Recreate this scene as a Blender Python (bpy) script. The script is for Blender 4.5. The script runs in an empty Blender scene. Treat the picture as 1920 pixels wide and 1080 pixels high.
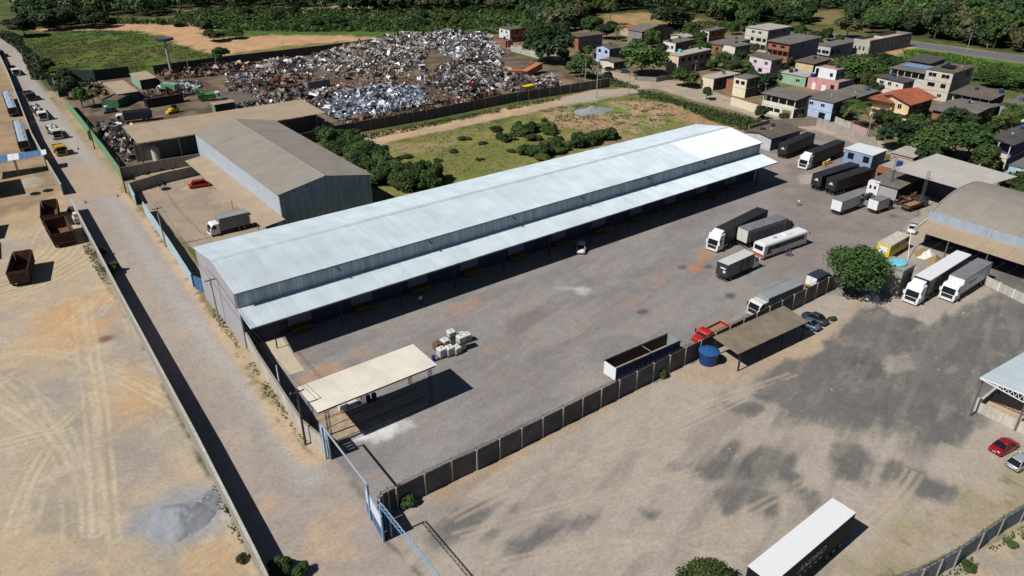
import bpy, bmesh, math, random
import numpy as np
from mathutils import Vector, Matrix
R_ = math.radians
SC = bpy.context.scene
COL = SC.collection
rng = random.Random(7)
# ------------------------------------------------------------------ camera
CAM_H = 60.0; FPX = 1363.17; PIT, ROL, HEAD = R_(27.93), R_(.24), R_(37.55)
_ch, _sh = math.cos(HEAD), math.sin(HEAD)
_fw = Vector((_sh*math.cos(PIT), _ch*math.cos(PIT), -math.sin(PIT)))
_rt0 = Vector((_ch, -_sh, 0)); _up0 = _rt0.cross(_fw)
_rt = _rt0*math.cos(ROL)+_up0*math.sin(ROL); _up = -_rt0*math.sin(ROL)+_up0*math.cos(ROL)
cam = bpy.data.cameras.new('camera'); cam.sensor_width = 36; cam.lens = FPX/1920*36
cam.clip_start = .5; cam.clip_end = 4000
co = bpy.data.objects.new('camera', cam); COL.objects.link(co)
co.matrix_world = Matrix(((_rt.x,_up.x,-_fw.x,0),(_rt.y,_up.y,-_fw.y,0),(_rt.z,_up.z,-_fw.z,CAM_H),(0,0,0,1)))
SC.camera = co
# ------------------------------------------------------------------ sky, sun, exposure
SUN_AZ, SUN_EL = R_(176), R_(47.5)        # direction towards the sun, world xy angle from +X
w = bpy.data.worlds.new('World'); SC.world = w; w.use_nodes = True
nt = w.node_tree; bgn = nt.nodes['Background']; sk = nt.nodes.new('ShaderNodeTexSky')
sk.sky_type = 'NISHITA'; sk.sun_disc = False; sk.sun_elevation = SUN_EL
sk.sun_rotation = math.pi/2-SUN_AZ; sk.air_density = .6; sk.dust_density = .15; sk.altitude = 300
nt.links.new(sk.outputs[0], bgn.inputs[0]); bgn.inputs[1].default_value = .05
sl = bpy.data.lights.new('sun', 'SUN'); sl.energy = 5.0; sl.angle = R_(.5); sl.color = (1, .975, .935)
so = bpy.data.objects.new('sun', sl); COL.objects.link(so); so.location = (-100, 50, 150)
sd = Vector((math.cos(SUN_EL)*math.cos(SUN_AZ), math.cos(SUN_EL)*math.sin(SUN_AZ), math.sin(SUN_EL)))
so.rotation_euler = sd.to_track_quat('Z', 'Y').to_euler()
vs = SC.view_settings; vs.view_transform = 'Standard'; vs.look = 'None'; vs.gamma = 1; vs.use_curve_mapping = False
vs.exposure = .22
# ------------------------------------------------------------------ survey helpers (photo pixel -> point on the plane at height z)
def G(x, y, z=0.):
    d = _fw+_rt*((x-960)/FPX)-_up*((y-540)/FPX)
    t = (z-CAM_H)/d.z
    return Vector((0, 0, CAM_H))+d*t
def P(v):
    v = Vector(v)-Vector((0, 0, CAM_H)); c = v.dot(_fw)
    return 960+FPX*v.dot(_rt)/c, 540-FPX*v.dot(_up)/c
def solve(fn, target, lo, hi):
    a = fn(lo)
    for _ in range(50):
        m = (lo+hi)/2
        if (fn(m) < target) == (fn(hi) > fn(lo)): lo = m
        else: hi = m
    return lo
# ------------------------------------------------------------------ mesh builder
class MB:
    def __init__(s): s.v = []; s.f = []; s.m = []; s.sm = False
    def add(s, vs_, fs, mi=0):
        o = len(s.v); s.v += [tuple(v) for v in vs_]
        s.f += [tuple(i+o for i in f) for f in fs]; s.m += [mi]*len(fs); return s
    def box(s, x0, y0, z0, x1, y1, z1, mi=0):
        return s.add([(x0,y0,z0),(x1,y0,z0),(x1,y1,z0),(x0,y1,z0),(x0,y0,z1),(x1,y0,z1),(x1,y1,z1),(x0,y1,z1)],
            [(0,3,2,1),(4,5,6,7),(0,1,5,4),(1,2,6,5),(2,3,7,6),(3,0,4,7)], mi)
    def hexa(s, p, mi=0):   # 8 points, bottom loop then top loop
        return s.add(p, [(0,3,2,1),(4,5,6,7),(0,1,5,4),(1,2,6,5),(2,3,7,6),(3,0,4,7)], mi)
    def slab(s, q, t, mi=0):  # quad thickened downward
        return s.hexa([(a[0],a[1],a[2]-t) for a in q]+[tuple(a) for a in q], mi)
    def prism(s, poly, a0, a1, ax='y', mi=0):  # poly in the plane normal to ax
        n = len(poly)
        def pt(p, a):
            return (p[0], a, p[1]) if ax == 'y' else ((a, p[0], p[1]) if ax == 'x' else (p[0], p[1], a))
        v = [pt(p, a0) for p in poly]+[pt(p, a1) for p in poly]
        f = [tuple(range(n)), tuple(range(2*n-1, n-1, -1))]+[(i, i+n, (i+1) % n+n, (i+1) % n) for i in range(n)]
        return s.add(v, f, mi)
    def tube(s, p0, p1, r, n=8, r1=None, mi=0, cap=True):
        p0 = Vector(p0); p1 = Vector(p1); d = (p1-p0).normalized(); r1 = r if r1 is None else r1
        a = d.orthogonal().normalized(); b = d.cross(a)
        v = [p0+(a*math.cos(t)+b*math.sin(t))*r for t in [2*math.pi*i/n for i in range(n)]]
        v += [p1+(a*math.cos(t)+b*math.sin(t))*r1 for t in [2*math.pi*i/n for i in range(n)]]
        f = [(i, (i+1) % n, (i+1) % n+n, i+n) for i in range(n)]
        if cap: f += [tuple(range(n-1, -1, -1)), tuple(range(n, 2*n))]
        return s.add(v, f, mi)
    def loft(s, loops, cap=True, mi=0):
        n = len(loops[0]); v = [p for l in loops for p in l]; f = []
        for k in range(len(loops)-1):
            for i in range(n):
                f.append((k*n+i, k*n+(i+1) % n, (k+1)*n+(i+1) % n, (k+1)*n+i))
        if cap: f += [tuple(range(n-1, -1, -1)), tuple(range((len(loops)-1)*n, len(loops)*n))]
        return s.add(v, f, mi)
    def mesh(s, name, mats):
        me = bpy.data.meshes.new(name); me.from_pydata(s.v, [], s.f)
        for m in (mats if isinstance(mats, (list, tuple)) else [mats]): me.materials.append(m)
        if any(s.m): me.polygons.foreach_set('material_index', s.m)
        bm = bmesh.new(); bm.from_mesh(me); bmesh.ops.recalc_face_normals(bm, faces=bm.faces); bm.to_mesh(me); bm.free()
        if s.sm: me.polygons.foreach_set('use_smooth', [True]*len(me.polygons))
        me.update(); return me
    def build(s, name, mats, parent=None, loc=(0,0,0), rz=0):
        return ob(name, s.mesh(name, mats), parent, loc, rz)
def ob(name, me, parent=None, loc=(0,0,0), rz=0):
    o = bpy.data.objects.new(name, me); COL.objects.link(o)
    if parent: o.parent = parent
    o.location = loc
    if rz: o.rotation_euler = (0, 0, rz)
    return o
def thing(name, label, cat, loc=(0,0,0), rz=0, group=None):
    o = bpy.data.objects.new(name, None); COL.objects.link(o); o.empty_display_size = .5
    o.location = loc; o.rotation_euler = (0, 0, rz); o['label'] = label; o['category'] = cat; o['kind'] = 'thing'
    if group: o['group'] = group
    return o
def tag(o, label=None, cat=None, group=None, kind=None):
    if label: o['label'] = label
    if cat: o['category'] = cat
    if group: o['group'] = group
    if kind: o['kind'] = kind
    return o
def copy_tree(o, parent=None):
    c = o.copy(); COL.objects.link(c); c.parent = parent
    for ch in list(o.children): copy_tree(ch, c)
    return c
# ------------------------------------------------------------------ materials
KEXP = 1.42
def lin(c): c /= 255.; return c/12.92 if c <= .04045 else ((c+.055)/1.055)**2.4
def S(r, g, b): return tuple(min(.86, lin(c)/KEXP) for c in (r, g, b))   # colour as seen in sun -> base colour
_mats = {}
def mat(name, col, rough=.8, var=.12, scale=1.5, metal=0., spec=.3, streak=0., bump=0., wave=0., col2=None, stain=0., wdir='Y', ov=0., ys=0.):
    """base colour with noise variation; streak = vertical rain streaks; wave = corrugation pitch in m"""
    if name in _mats: return _mats[name]
    m = bpy.data.materials.new(name); m.use_nodes = True; t = m.node_tree; N = t.nodes; L = t.links
    b = N['Principled BSDF']; b.inputs['Roughness'].default_value = rough; b.inputs['Metallic'].default_value = metal
    b.inputs['Specular IOR Level'].default_value = spec
    tc = N.new('ShaderNodeNewGeometry'); src = tc.outputs['Position']
    n1 = N.new('ShaderNodeTexNoise'); n1.inputs['Scale'].default_value = scale; n1.inputs['Detail'].default_value = 6; n1.inputs['Roughness'].default_value = .65
    L.new(src, n1.inputs['Vector'])
    r = N.new('ShaderNodeValToRGB'); r.color_ramp.elements[0].position = .3; r.color_ramp.elements[1].position = .72
    c2 = col2 or tuple(c*(1-var*1.6) for c in col)
    r.color_ramp.elements[0].color = (*c2, 1); r.color_ramp.elements[1].color = (*[min(.9, c*(1+var*.5)) for c in col], 1)
    L.new(n1.outputs[0], r.inputs[0]); out = r.outputs[0]
    def mult(out, fac_node_out, lo, hi):
        mr = N.new('ShaderNodeMapRange'); mr.inputs[1].default_value = .35; mr.inputs[2].default_value = .65
        mr.inputs[3].default_value = lo; mr.inputs[4].default_value = hi; L.new(fac_node_out, mr.inputs[0])
        mx = N.new('ShaderNodeMix'); mx.data_type = 'RGBA'; mx.blend_type = 'MULTIPLY'; mx.inputs[0].default_value = 1
        L.new(out, mx.inputs[6]); L.new(mr.outputs[0], mx.inputs[7]); return mx.outputs[2]
    if streak:
        mp = N.new('ShaderNodeMapping'); mp.inputs['Scale'].default_value = (2.2, 2.2, .12); L.new(src, mp.inputs[0])
        n2 = N.new('ShaderNodeTexNoise'); n2.inputs['Scale'].default_value = 1.6; n2.inputs['Detail'].default_value = 5; L.new(mp.outputs[0], n2.inputs['Vector'])
        out = mult(out, n2.outputs[0], 1-streak, 1.03)
    if ys:
        mp = N.new('ShaderNodeMapping'); mp.inputs['Scale'].default_value = (1.3, .07, .07); L.new(src, mp.inputs[0])
        n5 = N.new('ShaderNodeTexNoise'); n5.inputs['Scale'].default_value = 1.0; n5.inputs['Detail'].default_value = 6; n5.inputs['Roughness'].default_value = .7; L.new(mp.outputs[0], n5.inputs['Vector'])
        out = mult(out, n5.outputs[0], 1-ys, 1.04)
    if stain:
        n3 = N.new('ShaderNodeTexNoise'); n3.inputs['Scale'].default_value = .22; n3.inputs['Detail'].default_value = 4; L.new(src, n3.inputs['Vector'])
        out = mult(out, n3.outputs[0], 1-stain, 1.04)
    if ov:
        oi = N.new('ShaderNodeObjectInfo'); mv = N.new('ShaderNodeMapRange'); mv.inputs[3].default_value = 1-ov; mv.inputs[4].default_value = 1+ov*.5; L.new(oi.outputs['Random'], mv.inputs[0])
        mx = N.new('ShaderNodeMix'); mx.data_type = 'RGBA'; mx.blend_type = 'MULTIPLY'; mx.inputs[0].default_value = 1; L.new(out, mx.inputs[6]); L.new(mv.outputs[0], mx.inputs[7]); out = mx.outputs[2]
    L.new(out, b.inputs['Base Color'])
    if wave or bump:
        bp = N.new('ShaderNodeBump'); bp.inputs['Strength'].default_value = .6
        if wave:
            wv = N.new('ShaderNodeTexWave'); wv.bands_direction = wdir; wv.inputs['Scale'].default_value = .314/wave*1.0
            L.new(src, wv.inputs['Vector']); L.new(wv.outputs['Fac'], bp.inputs['Height']); bp.inputs['Distance'].default_value = .05
        else:
            n4 = N.new('ShaderNodeTexNoise'); n4.inputs['Scale'].default_value = scale*4; n4.inputs['Detail'].default_value = 6
            L.new(src, n4.inputs['Vector']); L.new(n4.outputs[0], bp.inputs['Height']); bp.inputs['Distance'].default_value = bump
        L.new(bp.outputs[0], b.inputs['Normal'])
    _mats[name] = m; return m
M = dict(
 roofmetal=mat('galvanised_roof', S(216,228,234), .45, .05, .35, .1, .5, stain=.08, ov=.035, ys=.08),
 roofnew=mat('new_white_roof', S(234,239,241), .5, .03, .4, .05, .4, ov=.03, ys=.06),
 wallmetal=mat('galvanised_wall', S(222,234,242), .5, .08, .6, .1, .4, streak=.35, ov=.1),
 gablewall=mat('gable_plaster', S(176,172,178), .8, .06, .4, streak=.1),
 concrete=mat('concrete', S(168,162,152), .9, .16, 1.2, streak=.25, bump=.01),
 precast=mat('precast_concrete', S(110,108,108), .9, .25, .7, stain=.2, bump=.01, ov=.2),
 whitewash=mat('whitewashed_concrete', S(206,200,188), .9, .14, .9, streak=.2, ov=.14),
 palebluewash=mat('pale_blue_paint', S(188,208,220), .85, .14, .9, streak=.2),
 bluepaint=mat('blue_paint', S(70,120,170), .6, .12, .9, streak=.15),
 greenwall=mat('green_painted_wall', S(118,160,118), .85, .1, .8, streak=.15),
 tanroof=mat('dusty_tan_roof', S(180,160,136), .85, .06, .4, stain=.08, wave=.3),
 greyroof=mat('dusty_grey_roof', S(158,150,139), .8, .07, .5, stain=.08, wave=.25),
 shelter=mat('cream_fibre_roof', S(238,230,212), .8, .07, .7, stain=.08, ov=.04),
 fibre=mat('fibre_cement', S(128,122,114), .95, .16, .8, stain=.2, wave=.25),
 fibredark=mat('dark_fibre_cement', S(96,92,90), .95, .2, .8, stain=.2, wave=.25),
 fibrebrown=mat('brown_fibre_cement', S(118,106,94), .95, .18, .8, stain=.2, wave=.25),
 fibrelight=mat('pale_fibre_cement', S(188,182,170), .9, .1, .8, stain=.12, wave=.25),
 tile=mat('clay_tile', S(196,112,82), .9, .2, 1.2, stain=.25, wave=.25),
 steel=mat('grey_steel', S(140,142,145), .5, .1, 2, .6),
 darksteel=mat('dark_steel', S(60,58,58), .6, .2, 2, .3),
 rust=mat('rusted_steel', S(92,66,54), .9, .35, 1.5, col2=S(54,42,38), bump=.01),
 rustlight=mat('rusty_inner_sheet', S(134,96,68), .9, .3, 1.5, col2=S(90,60,44)),
 tyre=mat('tyre_rubber', S(38,38,38), .9, .2, 3), rim=mat('wheel_rim', S(150,150,150), .5, .1, 3, .4),
 chassis=mat('chassis_black', S(46,45,46), .7, .2, 2), glass=mat('dark_glass', (.008,.01,.013), .15, .02, 1, 0, .3),
 white=mat('white_paint', S(240,241,242), .35, .03, 2), whitedirty=mat('worn_white_paint', S(222,220,212), .6, .1, 1.5, streak=.15),
 black=mat('black_tarpaulin', S(50,50,52), .55, .2, 1.2), blackpaint=mat('black_paint', S(36,35,38), .35, .1, 2),
 greybox=mat('grey_box_sheet', S(150,152,154), .55, .12, .8, .2, streak=.15),
 silver=mat('silver_sheet', S(178,182,186), .45, .1, .8, .3), redpaint=mat('red_paint', S(186,44,40), .35, .1, 2),
 carred=mat('dark_red_car_paint', S(150,26,32), .25, .05, 2, 0, .6), carsilver=mat('silver_car_paint', S(196,200,206), .28, .04, 2, .3, .6),
 carwhite=mat('white_car_paint', S(232,234,236), .28, .03, 2, 0, .6), cardark=mat('charcoal_car_paint', S(62,68,76), .25, .05, 2, .2, .6),
 carblue=mat('blue_grey_car_paint', S(92,112,134), .3, .05, 2, .2, .6), navy=mat('navy_paint', S(48,66,126), .5, .1, 1.5),
 yellow=mat('yellow_paint', S(232,206,40), .5, .1, 1.5), ochre=mat('ochre_paint', S(206,160,60), .7, .15, 1.5),
 green=mat('green_truck_paint', S(70,122,84), .6, .18, 1.5, streak=.2), greenb=mat('bright_green_paint', S(78,150,70), .6, .15, 1.5),
 greendark=mat('dark_green_paint', S(40,64,52), .7, .2, 1.5), orange=mat('orange_container_paint', S(206,134,88), .8, .15, 1, streak=.15),
 tankblue=mat('blue_tank_plastic', S(34,66,124), .4, .06, 1), tanklid=mat('blue_lid_plastic', S(48,94,152), .4, .06, 1),
 aqua=mat('aqua_lid_plastic', S(128,214,232), .4, .04, 1), wood=mat('weathered_wood', S(150,120,90), .9, .25, 2),
 ibc=mat('ibc_plastic', S(226,226,220), .5, .05, 2), pole=mat('concrete_pole', S(176,170,160), .9, .1, 2),
 woodpole=mat('timber_pole', S(96,80,66), .9, .2, 2), weldblue=mat('blue_gate_paint', S(148,182,212), .5, .08, 2),
 palesteel=mat('pale_grey_pipe', S(176,184,192), .5, .08, 2, .2),
 skin=mat('skin', S(140,95,70), .6, .05, 5), cloth_w=mat('white_cloth', S(225,225,225), .9, .05, 5), cloth_b=mat('navy_cloth', S(40,48,90), .9, .1, 5),
 sand=mat('grey_sand', S(152,155,160), .95, .1, 1.5, bump=.02), gravel=mat('crushed_stone', S(160,165,168), .95, .2, 2, bump=.03),
 bark=mat('bark', S(92,80,66), .95, .3, 3), brick=mat('bare_brick', S(172,116,88), .95, .22, 2.5, streak=.15),
 dirtbox=mat('soil_load', S(168,136,100), .95, .2, 2), dust=mat('brown_load', S(120,98,80), .95, .3, 2, bump=.05),
 cone=mat('orange_cone_plastic', S(226,96,52), .5, .05, 2), signface=mat('dark_sign_face', S(52,58,74), .5, .1, 1),
)
def leafmat(name, c1, c2):
    m = bpy.data.materials.new(name); m.use_nodes = True; t = m.node_tree; N = t.nodes; L = t.links
    b = N['Principled BSDF']; b.inputs['Roughness'].default_value = .6; b.inputs['Specular IOR Level'].default_value = .25
    a = N.new('ShaderNodeAttribute'); a.attribute_name = 'leaf'
    oi = N.new('ShaderNodeObjectInfo')
    mx = N.new('ShaderNodeMix'); mx.data_type = 'RGBA'; mx.inputs[6].default_value = (*c1, 1); mx.inputs[7].default_value = (*c2, 1)
    L.new(a.outputs['Fac'], mx.inputs[0])
    hs = N.new('ShaderNodeHueSaturation')
    m1 = N.new('ShaderNodeMapRange'); m1.inputs[3].default_value = .475; m1.inputs[4].default_value = .525; L.new(oi.outputs['Random'], m1.inputs[0])
    m2 = N.new('ShaderNodeMapRange'); m2.inputs[3].default_value = .7; m2.inputs[4].default_value = 1.3
    mm = N.new('ShaderNodeMath'); mm.operation = 'MULTIPLY'; mm.inputs[1].default_value = 7.31; L.new(oi.outputs['Random'], mm.inputs[0])
    fr = N.new('ShaderNodeMath'); fr.operation = 'FRACT'; L.new(mm.outputs[0], fr.inputs[0]); L.new(fr.outputs[0], m2.inputs[0])
    L.new(m1.outputs[0], hs.inputs['Hue']); L.new(m2.outputs[0], hs.inputs['Value']); L.new(mx.outputs[2], hs.inputs['Color'])
    L.new(hs.outputs[0], b.inputs['Base Color'])
    tr = N.new('ShaderNodeBsdfTranslucent'); L.new(hs.outputs[0], tr.inputs[0]); ms = N.new('ShaderNodeMixShader'); ms.inputs[0].default_value = .25
    L.new(b.outputs[0], ms.inputs[1]); L.new(tr.outputs[0], ms.inputs[2]); L.new(ms.outputs[0], N['Material Output'].inputs[0])
    return m
M['leaf'] = leafmat('broad_leaf', (.022,.05,.014), (.085,.135,.034))
M['leafdark'] = leafmat('dark_leaf', (.014,.03,.013), (.045,.075,.028))
M['leaflight'] = leafmat('light_leaf', (.04,.075,.016), (.11,.16,.04))
M['grassdry'] = leafmat('dry_grass', (.11,.105,.045), (.22,.2,.095))
M['grassgreen'] = leafmat('green_grass', (.045,.07,.016), (.11,.135,.035))
M['leafdry'] = leafmat('dry_leaf', (.06,.062,.03), (.14,.13,.06))
# ================================================================== ground
_tab = {}
def vnoise(x, y, seed=0):
    if seed not in _tab: _tab[seed] = np.random.default_rng(seed+1000).random(65536).astype(np.float32)
    T = _tab[seed]; x = np.asarray(x, np.float32); y = np.asarray(y, np.float32)
    ix = np.floor(x); iy = np.floor(y); fx = x-ix; fy = y-iy; fx = fx*fx*(3-2*fx); fy = fy*fy*(3-2*fy)
    jx = ix.astype(np.int32); jy = iy.astype(np.int32); x0 = jx & 255; x1 = (jx+1) & 255; y0 = (jy & 255) << 8; y1 = ((jy+1) & 255) << 8
    a = T[x0+y0]; b = T[x1+y0]; c = T[x0+y1]; d = T[x1+y1]
    u = a+(b-a)*fx; return u+((c+(d-c)*fx)-u)*fy
def fbm(x, y, seed=0, o=4):
    s = 0; a = .5; t = 0
    for k in range(o): s = s+a*vnoise(x*2**k, y*2**k, seed+k*17); t += a; a *= .55
    return s/t
def poly_sd(X, Y, poly):    # positive inside
    p = np.array([(q[0], q[1]) for q in poly]); n = len(p); d = np.full(X.shape, 1e9); ins = np.zeros(X.shape, bool)
    for i in range(n):
        x0, y0 = p[i]; x1, y1 = p[(i+1) % n]; ex, ey = x1-x0, y1-y0
        t = np.clip(((X-x0)*ex+(Y-y0)*ey)/(ex*ex+ey*ey+1e-9), 0, 1)
        d = np.minimum(d, np.hypot(X-x0-t*ex, Y-y0-t*ey))
        if abs(y1-y0) > 1e-9:
            c = ((y0 > Y) != (y1 > Y)) & (X < (x1-x0)*(Y-y0)/(y1-y0)+x0); ins ^= c
    return np.where(ins, d, -d)
def cull(X, Y, pts, pad):
    p = np.array(pts); return np.nonzero((X > p[:,0].min()-pad) & (X < p[:,0].max()+pad) & (Y > p[:,1].min()-pad) & (Y < p[:,1].max()+pad))[0]
_poly_sd = poly_sd
def poly_sd(X, Y, poly, pad=22):
    i = cull(X, Y, [(q[0], q[1]) for q in poly], pad); o = np.full(X.shape, -1e6)
    if len(i): o[i] = _poly_sd(X[i], Y[i], poly)
    return o
def line_d(X, Y, pts, pad=6):
    i = cull(X, Y, pts, pad); o = np.full(X.shape, 1e6)
    if len(i): o[i] = _line_d(X[i], Y[i], pts)
    return o
def _line_d(X, Y, pts):
    d = np.full(X.shape, 1e9)
    for (x0, y0), (x1, y1) in zip(pts[:-1], pts[1:]):
        ex, ey = x1-x0, y1-y0; t = np.clip(((X-x0)*ex+(Y-y0)*ey)/(ex*ex+ey*ey+1e-9), 0, 1)
        d = np.minimum(d, np.hypot(X-x0-t*ex, Y-y0-t*ey))
    return d
def gp(*px): return [(lambda v: (v.x, v.y))(G(*p)) for p in px]
def sm(a, b, x): t = np.clip((x-a)/(b-a), 0, 1); return t*t*(3-2*t)
def smooth_line(pts, n=5):
    out = []; p = [pts[0]]+list(pts)+[pts[-1]]
    for i in range(1, len(p)-2):
        for k in range(n):
            t = k/n; o = []
            for c in (0, 1):
                a, b, c_, d = p[i-1][c], p[i][c], p[i+1][c], p[i+2][c]
                o.append(.5*((2*b)+(-a+c_)*t+(2*a-5*b+4*c_-d)*t*t+(-a+3*b-3*c_+d)*t**3))
            out.append(tuple(o))
    return out+[tuple(pts[-1])]
# zone outlines (surveyed on the ground plane)
Z = {}
Z['road'] = gp((-60,70),(8,70),(30,84),(46,104),(62,140),(92,182),(118,214),(150,258),(196,310),(226,346),(244,368),(268,392),(330,470),(385,553),(412,600),(470,690),(545,800),(575,846),(625,872),(690,950),(722,1012),(800,1090),(560,1150),(500,1090),(380,870),(300,715),(200,530),(138,405),(128,380),(116,352),(90,300),(60,240),(30,170),(8,120),(-60,100))
Z['side_track'] = gp((-160,440),(0,412),(60,392),(126,352),(142,395),(70,420),(0,440),(-160,490))
Z['gravel_lot'] = gp((-700,560),(-160,455),(0,437),(136,388),(200,530),(300,715),(380,870),(500,1090),(560,1200),(200,1500),(-700,1200))
Z['trailer_park'] = gp((-160,90),(4,108),(30,170),(60,240),(90,300),(120,352),(60,388),(0,405),(-160,440))
Z['warehouse_yard'] = [(24.6,64),(24.9,118)]+[(152,118)]+gp((1440,262),(1525,243),(1600,268),(1660,300),(1700,340),(1722,400),(1660,478),(1640,520),(1600,560),(1546,549))+[(75,55.2),(31,55.4)]+gp((706,945),(628,862))
Z['front_lot'] = gp((706,945),(760,915))+[(40,55.2),(75,55.1)]+gp((1546,549),(1600,560),(1640,520),(1660,478),(1722,400),(1760,300),(1990,330),(2300,500),(2300,900),(1920,985),(1700,1075),(1600,1200),(900,1400),(800,1090),(722,1012))
Z['shed_yard'] = gp((244,342),(372,300),(380,290),(540,430),(440,456),(366,470),(300,410),(262,374))
Z['scrapyard_ground'] = gp((104,160),(180,148),(300,132),(420,118),(640,90),(760,62),(930,64),(960,100),(1100,150),(1190,150),(1050,168),(940,190),(800,222),(640,250),(560,270),(370,330),(226,336),(190,280),(140,215))
Z['dirt_track'] = gp((600,276),(680,252),(800,236),(960,200),(1050,184),(1110,168),(1180,166),(1200,172),(1120,186),(1030,202),(960,218),(840,243),(720,268),(640,290))
Z['village_street'] = gp((900,68),(960,82),(1060,108),(1130,128),(1170,138),(1200,148),(1280,152),(1300,162),(1380,185),(1440,206),(1520,222),(1580,238),(1640,258),(1720,290),(1650,288),(1590,266),(1520,246),(1440,228),(1380,208),(1300,188),(1230,166),(1190,168),(1165,160),(1120,138),(1060,118),(960,92),(900,78))
Z['highway'] = gp((1400,55),(1560,64),(1700,76),(1800,90),(2200,142),(2200,158),(1800,101),(1700,86),(1560,74),(1400,64))
Z['meadow'] = gp((44,62),(120,58),(260,58),(300,75),(330,85),(385,95),(400,108),(300,130),(180,145),(110,160),(86,150),(60,110))
Z['pasture'] = gp((640,295),(840,246),(960,222),(1040,206),(1120,190),(1200,178),(1290,212),(1330,232),(1100,300),(900,350),(700,400),(620,330))
wind = lambda px: gp(*px)
PITCH = [(24.6,64),(24.9,118)]
def paint(X, Y):
    n1 = fbm(X/14, Y/14, 3); n2 = fbm(X/4, Y/4, 11); n3 = fbm(X/1.1, Y/1.1, 23, 3); nb = fbm(X/40, Y/40, 31, 3)
    wx = X+6*(fbm(X/18, Y/18, 41)-.5); wy = Y+6*(fbm(X/18, Y/18, 47)-.5)
    C = np.zeros(X.shape+(3,))
    def col(c): return np.array(S(*c))
    def mixc(mask, c, strength=1.):
        nonlocal C
        c = c if isinstance(c, np.ndarray) and c.ndim > 1 else (col(c) if not isinstance(c, np.ndarray) else c)
        i = np.nonzero(mask > .002)[0]
        if not len(i): return
        mk = np.clip(mask[i]*strength, 0, 1)[..., None]; C[i] = C[i]*(1-mk)+(c[i] if c.ndim > 1 else c)*mk
    def two(c1, c2, n, lo=.35, hi=.65):
        t = sm(lo, hi, n)[..., None]; return col(c1)*(1-t)+col(c2)*t
    def zone(poly, soft=.8, warp=1.5):
        return sm(-soft, soft, poly_sd(X, Y, poly)+warp*(n2-.5)*2+warp*.5*(n3-.5))
    C[:] = two((74,88,46), (104,104,58), n1)
    mixc(sm(.55,.75,n2)*sm(.45,.6,nb), (150,128,94), .6)
    for pl in ([(380,-60),(1130,-60),(1130,20),(1080,62),(1010,66),(930,24),(640,24),(400,22),(240,34),(200,8)],[(1100,-60),(2100,-60),(2100,128),(1920,99),(1700,68),(1560,40),(1400,46),(1300,24),(1130,24)],[(44,16),(120,4),(210,12),(200,44),(60,54),(36,36)]): mixc(sm(-8,8,poly_sd(X, Y, gp(*pl))+10*(n2-.5)), two((52,62,34), (66,72,40), n2), .9)
    # village soil, far clearings
    vil = zone(gp((900,60),(1100,40),(1300,40),(1560,60),(1720,80),(1700,130),(1920,190),(2100,330),(1920,420),(1720,300),(1440,235),(1190,165),(1090,150)), 6, 8)
    mixc(vil, two((146,126,100), (112,106,78), n2), .9)
    mixc(zone(gp((1130,28),(1230,22),(1300,34),(1330,46),(1230,48),(1180,50),(1140,44)), 6, 9), two((186,150,112), (150,130,86), n2))
    mixc(zone(gp((640,8),(700,6),(690,20),(600,14)), 3, 5), (170,146,112))
    mixc(zone(gp((1500,22),(1580,18),(1600,42),(1520,44)), 5, 7), (150,132,92), .7)
    mixc(zone(gp((165,10),(205,3),(205,10),(170,12)), 1, 1), (190,176,150))
    mixc(zone(gp((290,17),(500,12),(640,14),(640,18),(500,18),(300,22)), 2, 2), (164,146,118), .7)
    # green verges top right
    mixc(zone(gp((1690,88),(1790,98),(1920,124),(2100,170),(2000,190),(1900,160),(1830,120),(1700,112),(1670,108)), 4, 6), two((92,138,44), (66,104,36), n2))
    mixc(zone(gp((1640,104),(1712,84),(1726,86),(1690,100),(1660,112),(1636,114)), 2, 3), (196,152,112))
    mixc(zone(gp((1780,0),(1960,0),(1960,8),(1790,8)), 4, 6), (84,140,60))
    # meadow and bare earth, top left
    mixc(zone(gp((300,38),(700,30),(1000,30),(1040,60),(930,62),(760,60),(690,70),(480,66),(380,70),(330,50)), 6, 10), two((62,98,44), (88,112,52), n2))
    mixc(zone(gp((60,54),(180,46),(260,40),(400,36),(400,52),(380,62),(400,72),(520,66),(640,66),(720,72),(700,84),(560,86),(460,98),(400,108),(330,84),(300,66),(200,56),(80,60)), 3, 6), two((206,168,124), (190,150,116), n2))
    mixc(zone(gp((450,98),(560,84),(700,74),(740,72),(640,92),(430,122),(400,112)), 2, 5), two((150,132,84), (120,116,60), n2))
    mixc(zone(Z['meadow'], 3, 7), two((94,112,46), (70,84,42), n1*.55+n2*.45, .4, .62))
    mixc(zone(gp((120,84),(240,80),(330,96),(330,112),(200,120),(120,112)), 6, 12)*sm(.4,.6,n2), (112,96,62), .75)
    # scrapyard
    mixc(zone(Z['scrapyard_ground'], 1, 2), two((92,80,68), (128,112,92), n2))
    mixc(zone(gp((640,135),(760,160),(700,175),(640,160)), 3, 4), (150,128,98))
    mixc(zone(gp((760,140),(860,125),(840,160),(790,165)), 3, 4), (150,128,98))
    mixc(zone(gp((400,180),(480,168),(560,190),(440,205)), 3, 4), (110,104,98))
    # pasture behind the warehouse
    mixc(zone(Z['pasture'], 3, 5), two((116,122,60), (144,138,82), n1*.5+n2*.5))
    mixc(sm(.52,.66,n2)*zone(Z['pasture'], 3, 5), (100,108,54), .5)
    mixc(zone(gp((1000,215),(1060,200),(1140,188),(1210,184),(1290,205),(1320,228),(1240,238),(1180,262),(1080,240)), 4, 7), two((188,156,128), (118,132,66), n1*.45+n2*.55, .42, .56))
    mixc(zone(gp((1010,228),(1100,214),(1190,226),(1160,244),(1060,238)), 3, 5), (186,148,120), .8)
    mixc(zone(gp((660,285),(760,268),(860,262),(800,285),(700,300)), 3, 5), (172,146,108), .6)
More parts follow.
